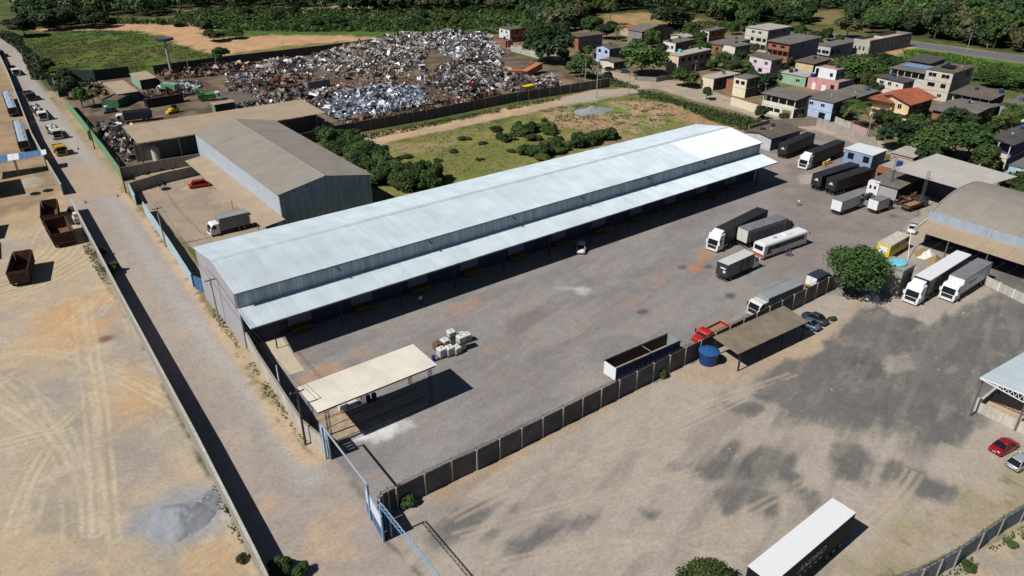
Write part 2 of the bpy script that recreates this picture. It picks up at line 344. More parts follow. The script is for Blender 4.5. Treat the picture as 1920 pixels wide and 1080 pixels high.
    mixc(zone(gp((1040,280),(1100,240),(1180,255),(1200,262),(1120,290)), 2, 4), (168,138,108), .7)
    mixc(zone(gp((1180,188),(1260,196),(1330,228),(1420,250),(1380,262),(1300,232)), 2, 4), (186,146,116), .85)
    mixc(zone(gp((940,140),(1080,150),(1060,165),(960,160)), 2, 3), (150,124,96))
    # tracks, streets
    mixc(zone(Z['dirt_track'], 1, 1.6), two((206,172,136), (186,160,134), n2))
    mixc(zone(gp((1040,190),(1110,170),(1190,166),(1200,174),(1120,186),(1060,200)), 2, 2), (176,168,156), .8)
    mixc(zone(Z['village_street'], 1, 1.5), two((188,168,146), (168,156,140), n2))
    hw = poly_sd(X, Y, Z['highway']); mixc(sm(-.3,.3,hw), (112,114,118))
    mixc(sm(-3.5,-.4,hw)*(1-sm(-.2,.2,hw)), (168,150,118), .8)
    mixc(sm(-1,1,poly_sd(X, Y, [(-60,100),(14.6,165),(14.8,190),(12,300),(8,420),(-60,430)])), two((186,162,130), (172,150,122), n2))
    mixc(sm(-1,1,poly_sd(X, Y, gp((92,170),(104,168),(122,188),(150,221),(197,278),(228,322),(246,350),(240,372),(200,330),(120,230)))+1.5*(n2-.5)), two((178,156,126), (160,142,112), n2))
    # trailer park, side track, gravel lot
    mixc(zone(Z['trailer_park'], .6, .8), two((172,146,112), (150,132,108), n2))
    mixc(zone(gp((20,325),(50,322),(80,340),(60,360),(35,372)), 1, 2)*sm(.35,.6,n2), (196,188,176), .7)
    mixc(zone(gp((60,310),(108,318),(120,350),(60,352)), 1.5, 2.5)*sm(.4,.6,n3), (112,108,66), .55)
    lot = zone(Z['gravel_lot'], .5, .6)
    ang = n1*.5+n2*.3+n3*.2
    mixc(lot, two((186,171,150), (191,172,144), ang, .38, .62))
    mixc(lot*sm(.5,.64,fbm(X/9,Y/9,71)), (168,156,142), .75)
    for pl, st in (([(60,590),(130,560),(215,545),(240,580),(210,640),(150,660),(60,660)], .75), ([(250,680),(300,690),(320,760),(230,800),(180,760)], .6), ([(380,1010),(470,1040),(500,1090),(330,1090)], .7), ([(190,480),(215,520),(225,560),(190,560)], .6), ([(330,860),(420,900),(440,960),(360,900)], .5)):
        mixc(zone(gp(*pl), 3, 4)*lot, two((210,162,106), (200,168,126), n2), st*.95)
    for pl, st in (([(190,560),(240,580),(275,700),(200,650)], .6), ([(60,700),(150,700),(150,790),(60,760)], .5), ([(240,835),(310,830),(330,900),(250,890)], .45)):
        mixc(zone(gp(*pl), 3, 4)*lot, (150,146,146), st)
    mixc(zone(Z['side_track'], 1, 1.5), two((196,168,132), (180,156,126), n2))
    mixc(sm(-.7,.7,1.4-np.hypot(X-G(200,635).x, (Y-G(200,635).y)*1.4)+1.2*(n3-.5)), (124,98,78), .9)
    # tyre tracks in the lot
    trk = [[(-10,720),(120,652),(215,560),(260,540)],[(-10,690),(80,640),(160,580),(190,545)],[(-10,672),(90,660),(200,700),(330,770),(420,860)],
           [(-10,645),(60,650),(170,680),(300,740),(400,840)],[(140,560),(150,640),(165,760),(178,900),(180,1000)],[(162,560),(172,640),(192,760),(204,900),(214,1010)],
           [(-10,690),(100,770),(150,880),(165,1000)],[(-10,705),(80,790),(120,900),(130,1010)],[(-10,760),(90,830),(140,930)],[(20,640),(60,740),(110,830),(170,900)],
           [(0,830),(60,815),(110,800),(170,740)],[(0,850),(70,830),(130,810)],[(0,600),(60,570),(110,510),(150,470)],[(0,580),(50,550),(90,500),(120,470)],[(0,560),(40,520),(70,470)],
           [(60,980),(80,900),(120,840)],[(20,1000),(50,910),(90,840)],[(120,470),(190,480),(230,560),(250,640)]]
    for k, tr in enumerate(trk if lot.max() > .01 else []):
        d0 = line_d(X, Y, smooth_line(gp(*tr)))+.25*(n2-.5); d = np.abs(d0-.55)
        mixc((1-sm(.1,.42,d))*sm(.38,.62,.5*fbm(X/4,Y/4,100+k)+.5*fbm(X/11,Y/11,140+k))*lot, (212,194,160) if k % 3 else (202,190,168), .55); mixc((1-sm(.2,1.3,d0))*lot*sm(.35,.6,fbm(X/11,Y/11,140+k)), (200,184,158), .2)
        mixc((1-sm(.04,.2,np.abs(d-.42)))*lot*sm(.4,.62,fbm(X/6,Y/6,160+k)), (162,144,120), .22)
    # arcs of fine ruts (turning lorries)
    cx, cy = G(-60,480).x, G(-60,480).y; rr = np.hypot(X-cx, (Y-cy))
    arc = sm(8,11,rr)*(1-sm(24,27,rr))*sm(.35,.5,n1); mixc(arc*lot*(np.sin(rr*4.2+3*n2) > .25), (206,184,146), .5); mixc(arc*lot*(np.sin(rr*4.2+3*n2) < -.5), (164,142,112), .35)
    sp = G(345,965); ds = np.hypot(X-sp.x, (Y-sp.y)*1.1); mixc((1-sm(3.6,7.2,ds+3*(n2-.5)))*lot, (160,160,162), .9)
    mixc(sm(.62,.8,fbm(X/2.2,Y/2.2,77))*lot, (206,196,180), .3)
    # sandy strip under the street walls
    mixc(sm(-.5,.5,poly_sd(X, Y, [(27,172),(28.5,172),(29,160),(28,140),(27.2,119),(25.6,117),(25.6,63),(23,63),(22.5,80),(23.5,100),(24.2,120),(25.2,140)])), two((190,166,138), (168,150,120), n2))
    # road
    rd = zone(Z['road'], .4, .5)
    mixc(rd, two((168,155,145), (178,164,150), n1*.5+n2*.5))
    gl = smooth_line(gp((30,95),(66,170),(120,245),(165,300),(205,370),(262,460),(330,560),(400,650),(470,740),(530,820),(580,900)))
    dg = line_d(X, Y, gl); mixc((1-sm(1.2,2.6,dg+2.2*(n2-.5)))*rd, (172,170,166), .5)
    mixc((1-sm(.5,1.3,dg+1.2*(n3-.5)))*rd, (184,180,174), .35)
    mixc(zone(gp((575,985),(650,960),(680,1020),(640,1060),(580,1050)), 1.5, 2.5)*rd, (198,168,134), .5)
    mixc(zone(gp((480,930),(512,920),(515,945),(495,955)), .8, 1.4)*rd, (202,170,138), .5)
    mixc(zone(gp((150,370),(250,372),(230,330),(150,300),(110,350)), 2, 3)*rd, (186,162,134), .7)
    mgn = smooth_line(gp((230,352),(262,388),(330,480),(390,565),(470,685),(545,805),(585,855)))
    dm = line_d(X, Y, mgn); mixc((1-sm(1.0,2.6,dm+1.5*(n2-.5)))*rd, (198,172,142), .85)
    mixc((1-sm(.3,1.5,dm+1.6*(n3-.4)))*sm(.4,.55,n2)*rd, (104,104,58), .8)
    mixc(zone(gp((600,862),(690,850),(760,930),(718,985),(660,920)), .8, 1)*1., (160,150,142), .6)
    # shed yard
    mixc(zone(Z['shed_yard'], .4, .6), two((172,154,134), (160,146,130), n2))
    mixc(zone(gp((400,360),(440,350),(450,390),(410,380)), 1.5, 2), (190,170,146), .6)
    mixc(zone(gp((340,356),(360,342),(398,334),(402,338),(372,352)), .4, .2), (196,180,156), .9)
    mixc(zone(gp((236,338),(300,318),(372,306),(368,312),(300,326),(244,340)), .3, .6), (186,164,130), .8)
    # warehouse yard
    yd = zone(Z['warehouse_yard'], .25, .25)
    st1 = fbm((X*.97+Y*.2)/16, (Y*.97-X*.2)/3.4, 53); st2 = fbm((X*.97+Y*.2)/7, (Y*.97-X*.2)/1.8, 59)
    mixc(yd, two((153,147,143), (141,136,134), st1, .38, .62))
    mixc(sm(.54,.7,st2)*yd, (160,146,136), .55); mixc(sm(.56,.72,st1)*sm(.45,.6,n2)*yd, (172,146,128), .4)
    mixc(sm(.55,.7,fbm(X/10,Y/5,61))*yd, (133,129,129), .5)
    mixc(zone(gp((1440,262),(1525,243),(1600,268),(1660,300),(1560,330),(1440,350)), 5, 5)*yd, two((164,146,132), (136,124,120), n2), .8)
    mixc(zone(gp((1440,350),(1600,310),(1720,400),(1650,480),(1540,540),(1450,470)), 10, 6)*yd, two((150,138,130), (136,126,122), n2), .8)
    for pl, c, s_ in (([(590,690),(640,672),(640,690),(600,708),(560,720)], (186,152,118), .7), ([(650,655),(690,645),(700,665),(660,672)], (176,150,124), .6), ([(830,580),(890,560),(900,570),(850,590)], (176,142,120), .6),
                     ([(1040,540),(1090,534),(1120,540),(1095,552)], (196,192,186), .8), ([(1305,478),(1325,470),(1335,482),(1315,490)], (184,140,96), .7), ([(1293,500),(1312,498),(1314,510),(1296,511)], (190,132,80), .8),
                     ([(640,720),(720,690),(730,700),(660,735)], (150,146,148), .5), ([(700,800),(760,780),(790,800),(720,815)], (214,212,210), .55), ([(655,820),(690,806),(740,796),(700,826),(650,836)], (226,226,226), .85),
                     ([(1500,328),(1545,318),(1560,340),(1500,345)], (196,186,172), .6), ([(1100,700),(1140,690),(1150,705),(1090,725)], (168,160,152), .5), ([(950,600),(1010,575),(1040,590),(960,640)], (132,112,112), .5)):
        mixc(zone(gp(*pl), .8, 1.6), c, s_)
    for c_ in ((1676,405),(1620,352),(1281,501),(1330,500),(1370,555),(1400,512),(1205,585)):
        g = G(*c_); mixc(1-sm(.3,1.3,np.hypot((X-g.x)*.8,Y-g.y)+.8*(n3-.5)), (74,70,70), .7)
    # paved slab by the wall
    mixc(sm(-.15,.15,poly_sd(X, Y, gp((478,634),(521,622),(571,694),(541,703)))), (206,190,164), .9)
    # front lot
    fl = zone(Z['front_lot'], .4, .6)
    s3 = fbm((X*.96+Y*.28)/15, (Y*.96-X*.28)/2.6, 83); s4 = fbm((X*.96+Y*.28)/9, (Y*.96-X*.28)/1.3, 89)
    mixc(fl, two((178,166,153), (168,157,146), s3, .38, .62))
    mixc(sm(.5,.66,s4)*fl, (184,170,152), .5); mixc(sm(.52,.68,s3)*fl, (150,141,133), .5)
    mixc(zone(gp((770,930),(960,840),(1130,745),(1200,725),(1100,790),(960,870),(830,935)), 1.5, 3)*fl, two((184,156,118), (172,148,116), n2), .7)
    mixc(zone(gp((1180,720),(1320,660),(1400,680),(1540,600),(1620,560),(1560,680),(1380,720)), 2, 4)*fl, two((190,166,134), (180,158,134), n2), .7)
    mixc(zone(gp((1700,990),(1920,870),(2000,940),(1720,1090),(1540,1090)), 4, 6)*fl, two((176,156,126), (158,146,112), n2), .7)
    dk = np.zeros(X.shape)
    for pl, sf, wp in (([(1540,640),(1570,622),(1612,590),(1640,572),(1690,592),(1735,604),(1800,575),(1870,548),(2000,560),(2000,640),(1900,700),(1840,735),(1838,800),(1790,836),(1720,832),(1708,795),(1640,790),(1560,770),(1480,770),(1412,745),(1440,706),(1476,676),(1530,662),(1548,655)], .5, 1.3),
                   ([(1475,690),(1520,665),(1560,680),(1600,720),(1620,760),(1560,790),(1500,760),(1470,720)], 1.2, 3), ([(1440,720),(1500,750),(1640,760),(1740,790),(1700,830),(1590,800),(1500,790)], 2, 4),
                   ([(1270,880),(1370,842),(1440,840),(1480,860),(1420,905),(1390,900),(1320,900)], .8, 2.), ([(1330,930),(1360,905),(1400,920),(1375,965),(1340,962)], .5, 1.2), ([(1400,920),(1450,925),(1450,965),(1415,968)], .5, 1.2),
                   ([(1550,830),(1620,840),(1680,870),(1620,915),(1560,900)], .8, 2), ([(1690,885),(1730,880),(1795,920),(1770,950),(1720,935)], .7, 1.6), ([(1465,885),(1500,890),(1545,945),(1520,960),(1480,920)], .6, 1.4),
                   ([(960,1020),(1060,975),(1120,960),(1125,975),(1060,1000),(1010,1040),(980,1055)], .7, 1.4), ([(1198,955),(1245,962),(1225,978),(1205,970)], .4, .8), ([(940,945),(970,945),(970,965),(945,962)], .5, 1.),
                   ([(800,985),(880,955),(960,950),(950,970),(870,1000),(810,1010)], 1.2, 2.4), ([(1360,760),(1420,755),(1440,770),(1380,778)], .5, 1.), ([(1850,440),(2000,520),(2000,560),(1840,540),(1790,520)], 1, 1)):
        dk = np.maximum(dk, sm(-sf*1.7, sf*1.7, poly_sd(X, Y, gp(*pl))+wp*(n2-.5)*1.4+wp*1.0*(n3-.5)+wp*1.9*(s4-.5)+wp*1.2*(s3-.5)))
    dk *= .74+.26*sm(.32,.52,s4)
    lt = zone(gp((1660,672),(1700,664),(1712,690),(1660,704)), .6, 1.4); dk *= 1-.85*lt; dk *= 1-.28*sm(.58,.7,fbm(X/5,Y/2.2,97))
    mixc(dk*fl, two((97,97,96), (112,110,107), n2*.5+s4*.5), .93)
    for k, tr in enumerate([[(1440,1080),(1560,1010),(1660,930),(1700,880)],[(1460,1090),(1580,1015),(1675,935),(1712,885)],[(980,900),(1200,830),(1400,740)],[(850,1000),(1100,930),(1300,880)],[(900,1060),(1150,1010),(1350,1040)],[(880,930),(1050,860),(1250,780),(1480,700)],[(1100,1040),(1300,1000),(1500,900)],[(840,970),(1000,890),(1180,800)]]):
        for off in (0, .9):
            d = line_d(X, Y, smooth_line([(a[0]+off*.5, a[1]-off) for a in gp(*tr)])); mixc((1-sm(.1,.4,d+.2*(n3-.5)))*fl*sm(.3,.5,n2), (192,176,156), .5)
    mixc(sm(.64,.8,fbm(X/1.6,Y/1.6,91))*fl*zone(gp((1560,1000),(1920,830),(2100,900),(1700,1150),(1500,1100)), 5, 3), (104,106,66), .5)
    # forecourt of the near street
    mixc(sm(-.4,.4,poly_sd(X, Y, gp((1690,1100),(1990,955),(2200,1000),(2000,1300),(1600,1200)))), two((166,156,142), (190,168,142), n2))
    mixc(sm(-.3,.3,.4-np.abs(Y-97.6))*0, (0,0,0))
    C *= (.88+.24*n3)[..., None]
    return np.clip(C, .004, .85)
gm = bpy.data.materials.new('ground_soil'); gm.use_nodes = True
t = gm.node_tree; N = t.nodes; L = t.links; b = N['Principled BSDF']; b.inputs['Roughness'].default_value = .95; b.inputs['Specular IOR Level'].default_value = .15
at = N.new('ShaderNodeAttribute'); at.attribute_name = 'Col'; tc = N.new('ShaderNodeTexCoord')
no = N.new('ShaderNodeTexNoise'); no.inputs['Scale'].default_value = 2.2; no.inputs['Detail'].default_value = 9; no.inputs['Roughness'].default_value = .72; L.new(tc.outputs['Object'], no.inputs['Vector'])
mr = N.new('ShaderNodeMapRange'); mr.inputs[1].default_value = .3; mr.inputs[2].default_value = .7; mr.inputs[3].default_value = .8; mr.inputs[4].default_value = 1.2; L.new(no.outputs[0], mr.inputs[0])
mx = N.new('ShaderNodeMix'); mx.data_type = 'RGBA'; mx.blend_type = 'MULTIPLY'; mx.inputs[0].default_value = 1; L.new(at.outputs['Color'], mx.inputs[6]); L.new(mr.outputs[0], mx.inputs[7]); L.new(mx.outputs[2], b.inputs['Base Color'])
bp = N.new('ShaderNodeBump'); bp.inputs['Strength'].default_value = .5; bp.inputs['Distance'].default_value = .06; L.new(no.outputs[0], bp.inputs['Height']); L.new(bp.outputs[0], b.inputs['Normal'])
def build_ground():
    B = 4.8; quads = []
    az0, az1 = math.radians(-8), math.radians(84)
    xs = np.arange(-20, 190); ys = np.arange(-4, 190); bx, by = np.meshgrid(xs*B, ys*B); cx = bx+B/2; cy = by+B/2
    d = np.hypot(cx, cy); az = np.arctan2(cx, cy); keep = ((az > az0) & (az < az1) & (d < 880)) | ((d < 75) & (cy > -12) & (cx > -60))
    bx = bx[keep]; by = by[keep]; d = d[keep]
    lv = np.where(d < 112, 24, np.where(d < 160, 12, np.where(d < 300, 6, 2)))
    names = ['road','dirt_track','highway','village_street','side_track','gravel_lot','trailer_park','shed_yard','warehouse_yard','front_lot','scrapyard_ground','meadow','pasture']
    store = {n: [] for n in names+['terrain']}
    for k in (24, 12, 6, 2):
        sx = bx[lv == k]; sy = by[lv == k]; h = B/k; i = np.arange(k)*h
        X = (sx[:, None, None]+i[None, None, :]+0*i[None, :, None]).ravel(); Y = (sy[:, None, None]+i[None, :, None]+0*i[None, None, :]).ravel()
        zid = np.full(X.shape, len(names))
        for q in range(len(names)-1, -1, -1):
            zid = np.where(poly_sd(X+h/2, Y+h/2, Z[names[q]]) > 0, q, zid)
        for q, n in enumerate(names+['terrain']):
            s_ = zid == q
            if s_.any(): store[n].append((X[s_], Y[s_], h))
    for n, lst in store.items():
        V = []; F = 0; allv = []
        for X, Y, h in lst:
            ix = np.rint(X/h*1.).astype(np.int64); iy = np.rint(Y/h).astype(np.int64)
            key = np.concatenate([np.stack([ix, iy], 1), np.stack([ix+1, iy], 1), np.stack([ix+1, iy+1], 1), np.stack([ix, iy+1], 1)])
            kk = key[:, 0]*100000+key[:, 1]; u, inv = np.unique(kk, return_inverse=True)
            first = np.zeros(len(u), np.int64); first[inv] = np.arange(len(kk)); uv = key[first]*h
            allv.append((uv, inv.reshape(4, -1).T))
        if not allv: continue
        off = 0; VV = []; FF = []
        for uv, f in allv: VV.append(uv); FF.append(f+off); off += len(uv)
        V = np.concatenate(VV); Fq = np.concatenate(FF)
        me = bpy.data.meshes.new(n); me.vertices.add(len(V)); me.loops.add(len(Fq)*4); me.polygons.add(len(Fq))
        co3 = np.zeros((len(V), 3), np.float32); co3[:, :2] = V; me.vertices.foreach_set('co', co3.ravel())
        me.loops.foreach_set('vertex_index', Fq.ravel().astype(np.int32)); me.polygons.foreach_set('loop_start', np.arange(0, len(Fq)*4, 4, dtype=np.int32))
        me.update(calc_edges=True)
        C = paint(V[:, 0], V[:, 1]); ca = me.color_attributes.new('Col', 'FLOAT_COLOR', 'POINT')
        ca.data.foreach_set('color', np.concatenate([C, np.ones((len(C), 1))], 1).astype(np.float32).ravel())
        me.materials.append(gm); o = ob(n, me); o['kind'] = 'structure'
build_ground()
# far apron so that nothing ends at the edge of the surveyed land
o = MB().box(-1500,-800,-3,2600,2600,-.6).build('hinterland', mat('hinterland_scrub', S(84,96,52), .95, .25, .05)); o['kind'] = 'structure'

# loose stones and litter on the bare yards: nobody could count them
_r = np.random.default_rng(8); _v = []; _f = []; _c = []
for zn, n_ in (('gravel_lot',900),('front_lot',1300),('warehouse_yard',600),('road',300)):
    a = np.array(Z[zn]); X = _r.uniform(max(a[:,0].min(),-20), min(a[:,0].max(),160), n_*3); Y = _r.uniform(a[:,1].min(), min(a[:,1].max(),190), n_*3); k = _poly_sd(X, Y, Z[zn]) > .5; X = X[k][:n_]; Y = Y[k][:n_]
    for x, y in zip(X, Y):
        s_ = _r.uniform(.03,.085)*(2.0 if _r.uniform() < .06 else 1); o_ = len(_v); q = _r.uniform(.5,1.3,5)
        _v += [(x-s_*q[0],y,0),(x,y-s_*q[1],0),(x+s_*q[2],y,0),(x,y+s_*q[3],0),(x,y,s_*q[4])]; _f += [(o_,o_+1,o_+4),(o_+1,o_+2,o_+4),(o_+2,o_+3,o_+4),(o_+3,o_,o_+4)]
tag(MB().add(_v,_f).build('loose_stones', mat('stone_bits', S(196,186,172), .95, .3, .6, col2=S(150,138,126))), 'loose stones and litter scattered over the bare yards', 'stones', kind='stuff')
# ================================================================== long warehouse
def corr_sheet(name, p0, p1, width, m, pitch=.25, hgt=.05, axis='x'):
    """trapezoid-ribbed sheet from p0 to p1 (yz profile ends), ribs across the width"""
    mb = MB(); n = max(1, round(width/pitch)); pr = []
    for i in range(n):
        a = i*width/n; q = width/n
        pr += [(a, 0), (a+q*.5, 0), (a+q*.62, hgt), (a+q*.88, hgt)]
    pr.append((width, 0))
    d = Vector((0, p1[0]-p0[0], p1[1]-p0[1])); nrm = Vector((0, -d.z, d.y)).normalized()
    if nrm.z < 0: nrm = -nrm
    v = []
    for p in (p0, p1):
        for a, h in pr: v.append((a, p[0]+nrm.y*h, p[1]+nrm.z*h))
    k = len(pr); mb.add(v, [(i, i+1, i+1+k, i+k) for i in range(k-1)])
    return mb.mesh(name, m)
WX0, WX1, WY0, WY1, WH, WR = 24.6, 151.0, 98.3, 118.7, 9.5, 11.1
WYM = 108.5
wh = thing('warehouse', 'very long galvanised metal warehouse with low gable roof and loading canopy', 'warehouse', (0, 0, 0))
MB().hexa([(WX0+.3,WY0+.35,0),(WX0+.55,WY0+.35,0),(WX0+.55,WY1-.3,0),(WX0+.3,WY1-.3,0),(WX0+.3,WY0+.35,WH-.12),(WX0+.55,WY0+.35,WH-.12),(WX0+.55,WY1-.3,WH-.12),(WX0+.3,WY1-.3,WH-.12)]) \
    .prism([(WY0+.35,WH-.12),(WY1-.3,WH-.12),(WYM,WR-.12)], WX0+.3, WX0+.55, 'x').build('gable_wall', M['gablewall'], wh)
MB().box(WX1-.55,WY0+.35,0,WX1-.3,WY1-.3,WH-.1).prism([(WY0+.35,WH-.1),(WY1-.3,WH-.1),(WYM,WR-.12)], WX1-.55, WX1-.3, 'x').build('gable_wall', M['wallmetal'], wh)
MB().box(WX0+.56,WY1-.5,0,WX1-.56,WY1-.3,WH-.12).build('rear_wall', M['wallmetal'], wh)
MB().box(WX0+.56,WY0+.6,0,WX1-.56,WY0+.8,6.9).build('front_wall', mat('blue_grey_front_wall', S(62,66,88), .7, .12, .6, streak=.2), wh)  # wall blue-grey is darkened so the colour carries canopy shade
NS = 126; sw = (WX1-WX0)/NS
sh_f = corr_sheet('roof_sheet', (WY0, WH), (WYM, WR), sw, M['roofmetal']); sh_b = corr_sheet('roof_sheet', (WYM, WR), (WY1, WH), sw, M['roofmetal'])
sh_fn = corr_sheet('roof_sheet', (WY0, WH), (WYM, WR), sw, M['roofnew']); sh_w = None
def wall_sheet(name, y, z0, z1, width, m, pitch=.25, hgt=.04):
    mb = MB(); n = max(1, round(width/pitch)); pr = []
    for i in range(n):
        a = i*width/n; q = width/n; pr += [(a, 0), (a+q*.5, 0), (a+q*.62, -hgt), (a+q*.88, -hgt)]
    pr.append((width, 0)); k = len(pr)
    mb.add([(a, y+h, z0) for a, h in pr]+[(a, y+h, z1) for a, h in pr], [(i, i+1, i+1+k, i+k) for i in range(k-1)]); return mb.mesh(name, m)
CY0, CZ0, CZ1 = 93.4, 6.0, 6.85
sh_c = corr_sheet('canopy_sheet', (CY0, CZ0), (WY0+.45, CZ1), sw, M['roofmetal'])
sh_w = wall_sheet('wall_sheet', WY0+.5, 6.7, WH-.05, sw, M['wallmetal'])
sh_bn = corr_sheet('roof_sheet', (WYM, WR), (WY1, WH), sw, M['roofnew'])
for i in range(NS):
    x = WX0+i*sw; dz = rng.uniform(-.012, .012)
    new = i > 103 or (i > 97 and rng.random() < .0)
    ob('roof_sheet', sh_fn if new else sh_f, wh, (x, 0, dz)); ob('roof_sheet', sh_b, wh, (x, 0, rng.uniform(-.012, .012)))
    ob('wall_sheet', sh_w, wh, (x, rng.uniform(-.01,.01), 0)); ob('canopy_sheet', sh_c, wh, (x, 0, rng.uniform(-.012, .012)))
MB().prism([(WYM-.45,WR-.02),(WYM,WR+.09),(WYM+.45,WR-.02),(WYM,WR+.05)], WX0, WX1, 'x').build('ridge_cap', M['roofmetal'], wh)
MB().box(WX0,WY0-.06,WH-.2,WX1,WY0+.02,WH-.02).build('eave_gutter', M['steel'], wh)
MB().box(WX0,CY0-.05,CZ0-.22,WX1,CY0+.03,CZ0-.02).build('canopy_fascia', M['steel'], wh)
for i in range(12):
    x = WX0+4+i*(WX1-WX0-8)/11
    MB().box(x-.08,CY0+2.2,0,x+.08,CY0+2.36,CZ0+.3).build('canopy_post', M['darksteel'], wh)
    if i < 11:
        xm = x+5.2
        MB().box(xm-1.9,WY0+.5,1.15,xm+1.9,WY0+.58,5.1).build('loading_door', mat('shaded_door_sheet', S(112,122,142), .6, .1, 1), wh)  # door colour darkened to deepen the canopy shade
        MB().box(xm-1.7,WY0-.9,.55,xm+1.7,WY0+.46,1.15).build('dock_leveller', mat('shaded_yellow_steel', S(120,90,42), .8, .25, 1.5), wh)  # yellow dimmed: canopy shade is put into the leveller colour
for x in (41,58,76,93,112,130): MB().tube((x,WY0-.2,8.7),(x,WY0+.4,8.7),.12,8).tube((x,WY0-.45,8.6),(x,WY0-.2,8.75),.2,8,.1).build('floodlight', M['darksteel'], wh)
# things under the canopy
def pallets(px, n, label):
    g = G(*px); t_ = thing('pallet_stack', label, 'pallets', (g.x, g.y, 0))
    for k in range(n): MB().box(-1.2,-.5,k*.16,1.2,.5,k*.16+.1).build('pallet', M['wood'], t_)
pallets((1140,435), 8, 'stack of grey wooden pallets in the shade of the warehouse canopy')
pallets((1345,372), 6, 'dark pallet stack under the far end of the warehouse canopy')
# ================================================================== open shelter with cream roof
t_ = thing('truck_shelter', 'flat cream roofed open shelter on lattice columns beside the street wall', 'shelter', (0,0,0))
SX0, SX1, SY0, SY1 = 24.2, 41.0, 69.5, 75.7
for i in range(12):
    x = SX0+i*(SX1-SX0)/12; x2 = SX0+(i+1)*(SX1-SX0)/12
    MB().slab([(x+.01,SY0,6.0+.012*(i % 2)),(x2-.01,SY0,6.0+.012*(i % 2)),(x2-.01,SY1,6.12+.012*(i % 2)),(x+.01,SY1,6.12+.012*(i % 2))], .05).build('roof_sheet', M['shelter'], t_)
for y in (SY0+.3,(SY0+SY1)/2,SY1-.3): MB().box(SX0+.1,y-.06,5.6,SX1-.1,y+.06,5.93).build('roof_beam', M['darksteel'], t_)
def lattice(x, y, h, parent, s_=.18, m='darksteel'):
    mb = MB()
    for a in (-s_, s_):
        for b_ in (-s_, s_): mb.tube((x+a,y+b_,0),(x+a,y+b_,h),.035,4)
    n = int(h/.6)
    for i in range(n):
        z = i*h/n; z2 = (i+1)*h/n; s2 = 1 if i % 2 else -1
        mb.tube((x-s_*s2,y-s_,z),(x+s_*s2,y-s_,z2),.02,4); mb.tube((x-s_,y-s_*s2,z),(x-s_,y+s_*s2,z2),.02,4)
    mb.build('column', M[m], parent)
for x, y in ((SX1-1,SY0+.3),(SX1-1,SY1-.3),(SX0+1.2,SY0+.3),(SX0+1.2,SY1-.3),((SX0+SX1)/2,SY1-.3)): lattice(x, y, 5.6, t_)
MB().box(25.9,69.7,.0,39.5,70.0,.3).build('ramp_kerb', M['concrete'], t_)
MB().box(26.0,70.3,0,29.7,73.2,.18).box(26.2,73.4,0,29.8,76.4,.14).build('wash_slab', mat('rusty_slab', S(186,164,138), .9, .25, 1.2), t_)
MB().box(30,71.6,0,40.2,72.0,.3).box(30,74.0,0,40.2,74.3,.3).build('inspection_kerb', M['concrete'], t_)
for x_, y_, h_, lb_ in ((34.2,75.2,1.0,'bright blue plastic drum under the cream shelter roof, right of two'),(33.4,75.4,.9,'bright blue plastic drum under the cream shelter roof, left of two')): tag(MB().tube((0,0,0),(0,0,h_),.35,12).tube((0,0,h_),(0,0,h_+.05),.3,12).tube((0,0,h_*.5),(0,0,h_*.5+.05),.37,12).build('plastic_drum', M['tankblue'], None, (x_,y_,0)), lb_, 'drum', kind='thing')
for x_, w_, h_, lb_ in ((29.3,1.0,.9,'pale crate at the rear edge of the cream shelter, taller of two'),(30.5,1.3,.7,'pale crate at the rear edge of the cream shelter, lower of two')):
    t_ = thing('crate', lb_, 'crate', (x_,75.45,0)); MB().box(0,0,.08,w_,.8,h_).build('box', M['ibc'], t_); MB().box(-.04,-.04,h_,w_+.04,.84,h_+.06).build('lid', M['whitedirty'], t_); MB().box(0,.05,0,w_,.2,.08).box(0,.6,0,w_,.75,.08).build('skid', M['wood'], t_)
# ================================================================== grey gable shed + lean-to
x0, x1, y0, y1, h, rz = 46.4, 67.3, 137.5, 205, 8.0, 9.95
y1 = G(383,246,8).y
t_ = thing('storage_shed', 'grey gabled storage shed with dark ribbed end wall behind the warehouse', 'shed', (0,0,0))
sbx = mat('shed_side_sheet', S(196,206,218), .5, .06, .5, .1, streak=.12); sgx = mat('shed_gable_sheet', S(196,204,222), .45, .12, .8, .1, .5, streak=.35)
MB().box(x0+.2,y0+.3,0,x0+.4,y1-.2,h-.1).build('side_wall', sbx, t_); MB().box(x1-.4,y0+.3,0,x1-.2,y1-.2,h-.1).build('side_wall', sgx, t_)
xm = (x0+x1)/2
for k in range(20):
    a0 = x0+.2+k*(x1-x0-.4)/20; a1 = x0+.2+(k+1)*(x1-x0-.4)/20; zt = lambda a: h-.1+(rz-h)*(1-abs(a-xm)/(xm-x0))
    mb = MB()
    n = 4
    for i in range(n):
        b0 = a0+i*(a1-a0)/n; b1 = b0+(a1-a0)/n; bm_ = (b0+b1)/2
        mb.hexa([(b0,y0+.2,0),(bm_,y0+.14,0),(bm_,y0+.3,0),(b0,y0+.3,0),(b0,y0+.2,zt(b0)),(bm_,y0+.14,zt(bm_)),(bm_,y0+.3,zt(bm_)),(b0,y0+.3,zt(b0))])
        mb.hexa([(bm_,y0+.14,0),(b1,y0+.2,0),(b1,y0+.3,0),(bm_,y0+.3,0),(bm_,y0+.14,zt(bm_)),(b1,y0+.2,zt(b1)),(b1,y0+.3,zt(b1)),(bm_,y0+.3,zt(bm_))])
    mb.build('gable_sheet', sgx, t_)
ns = 12
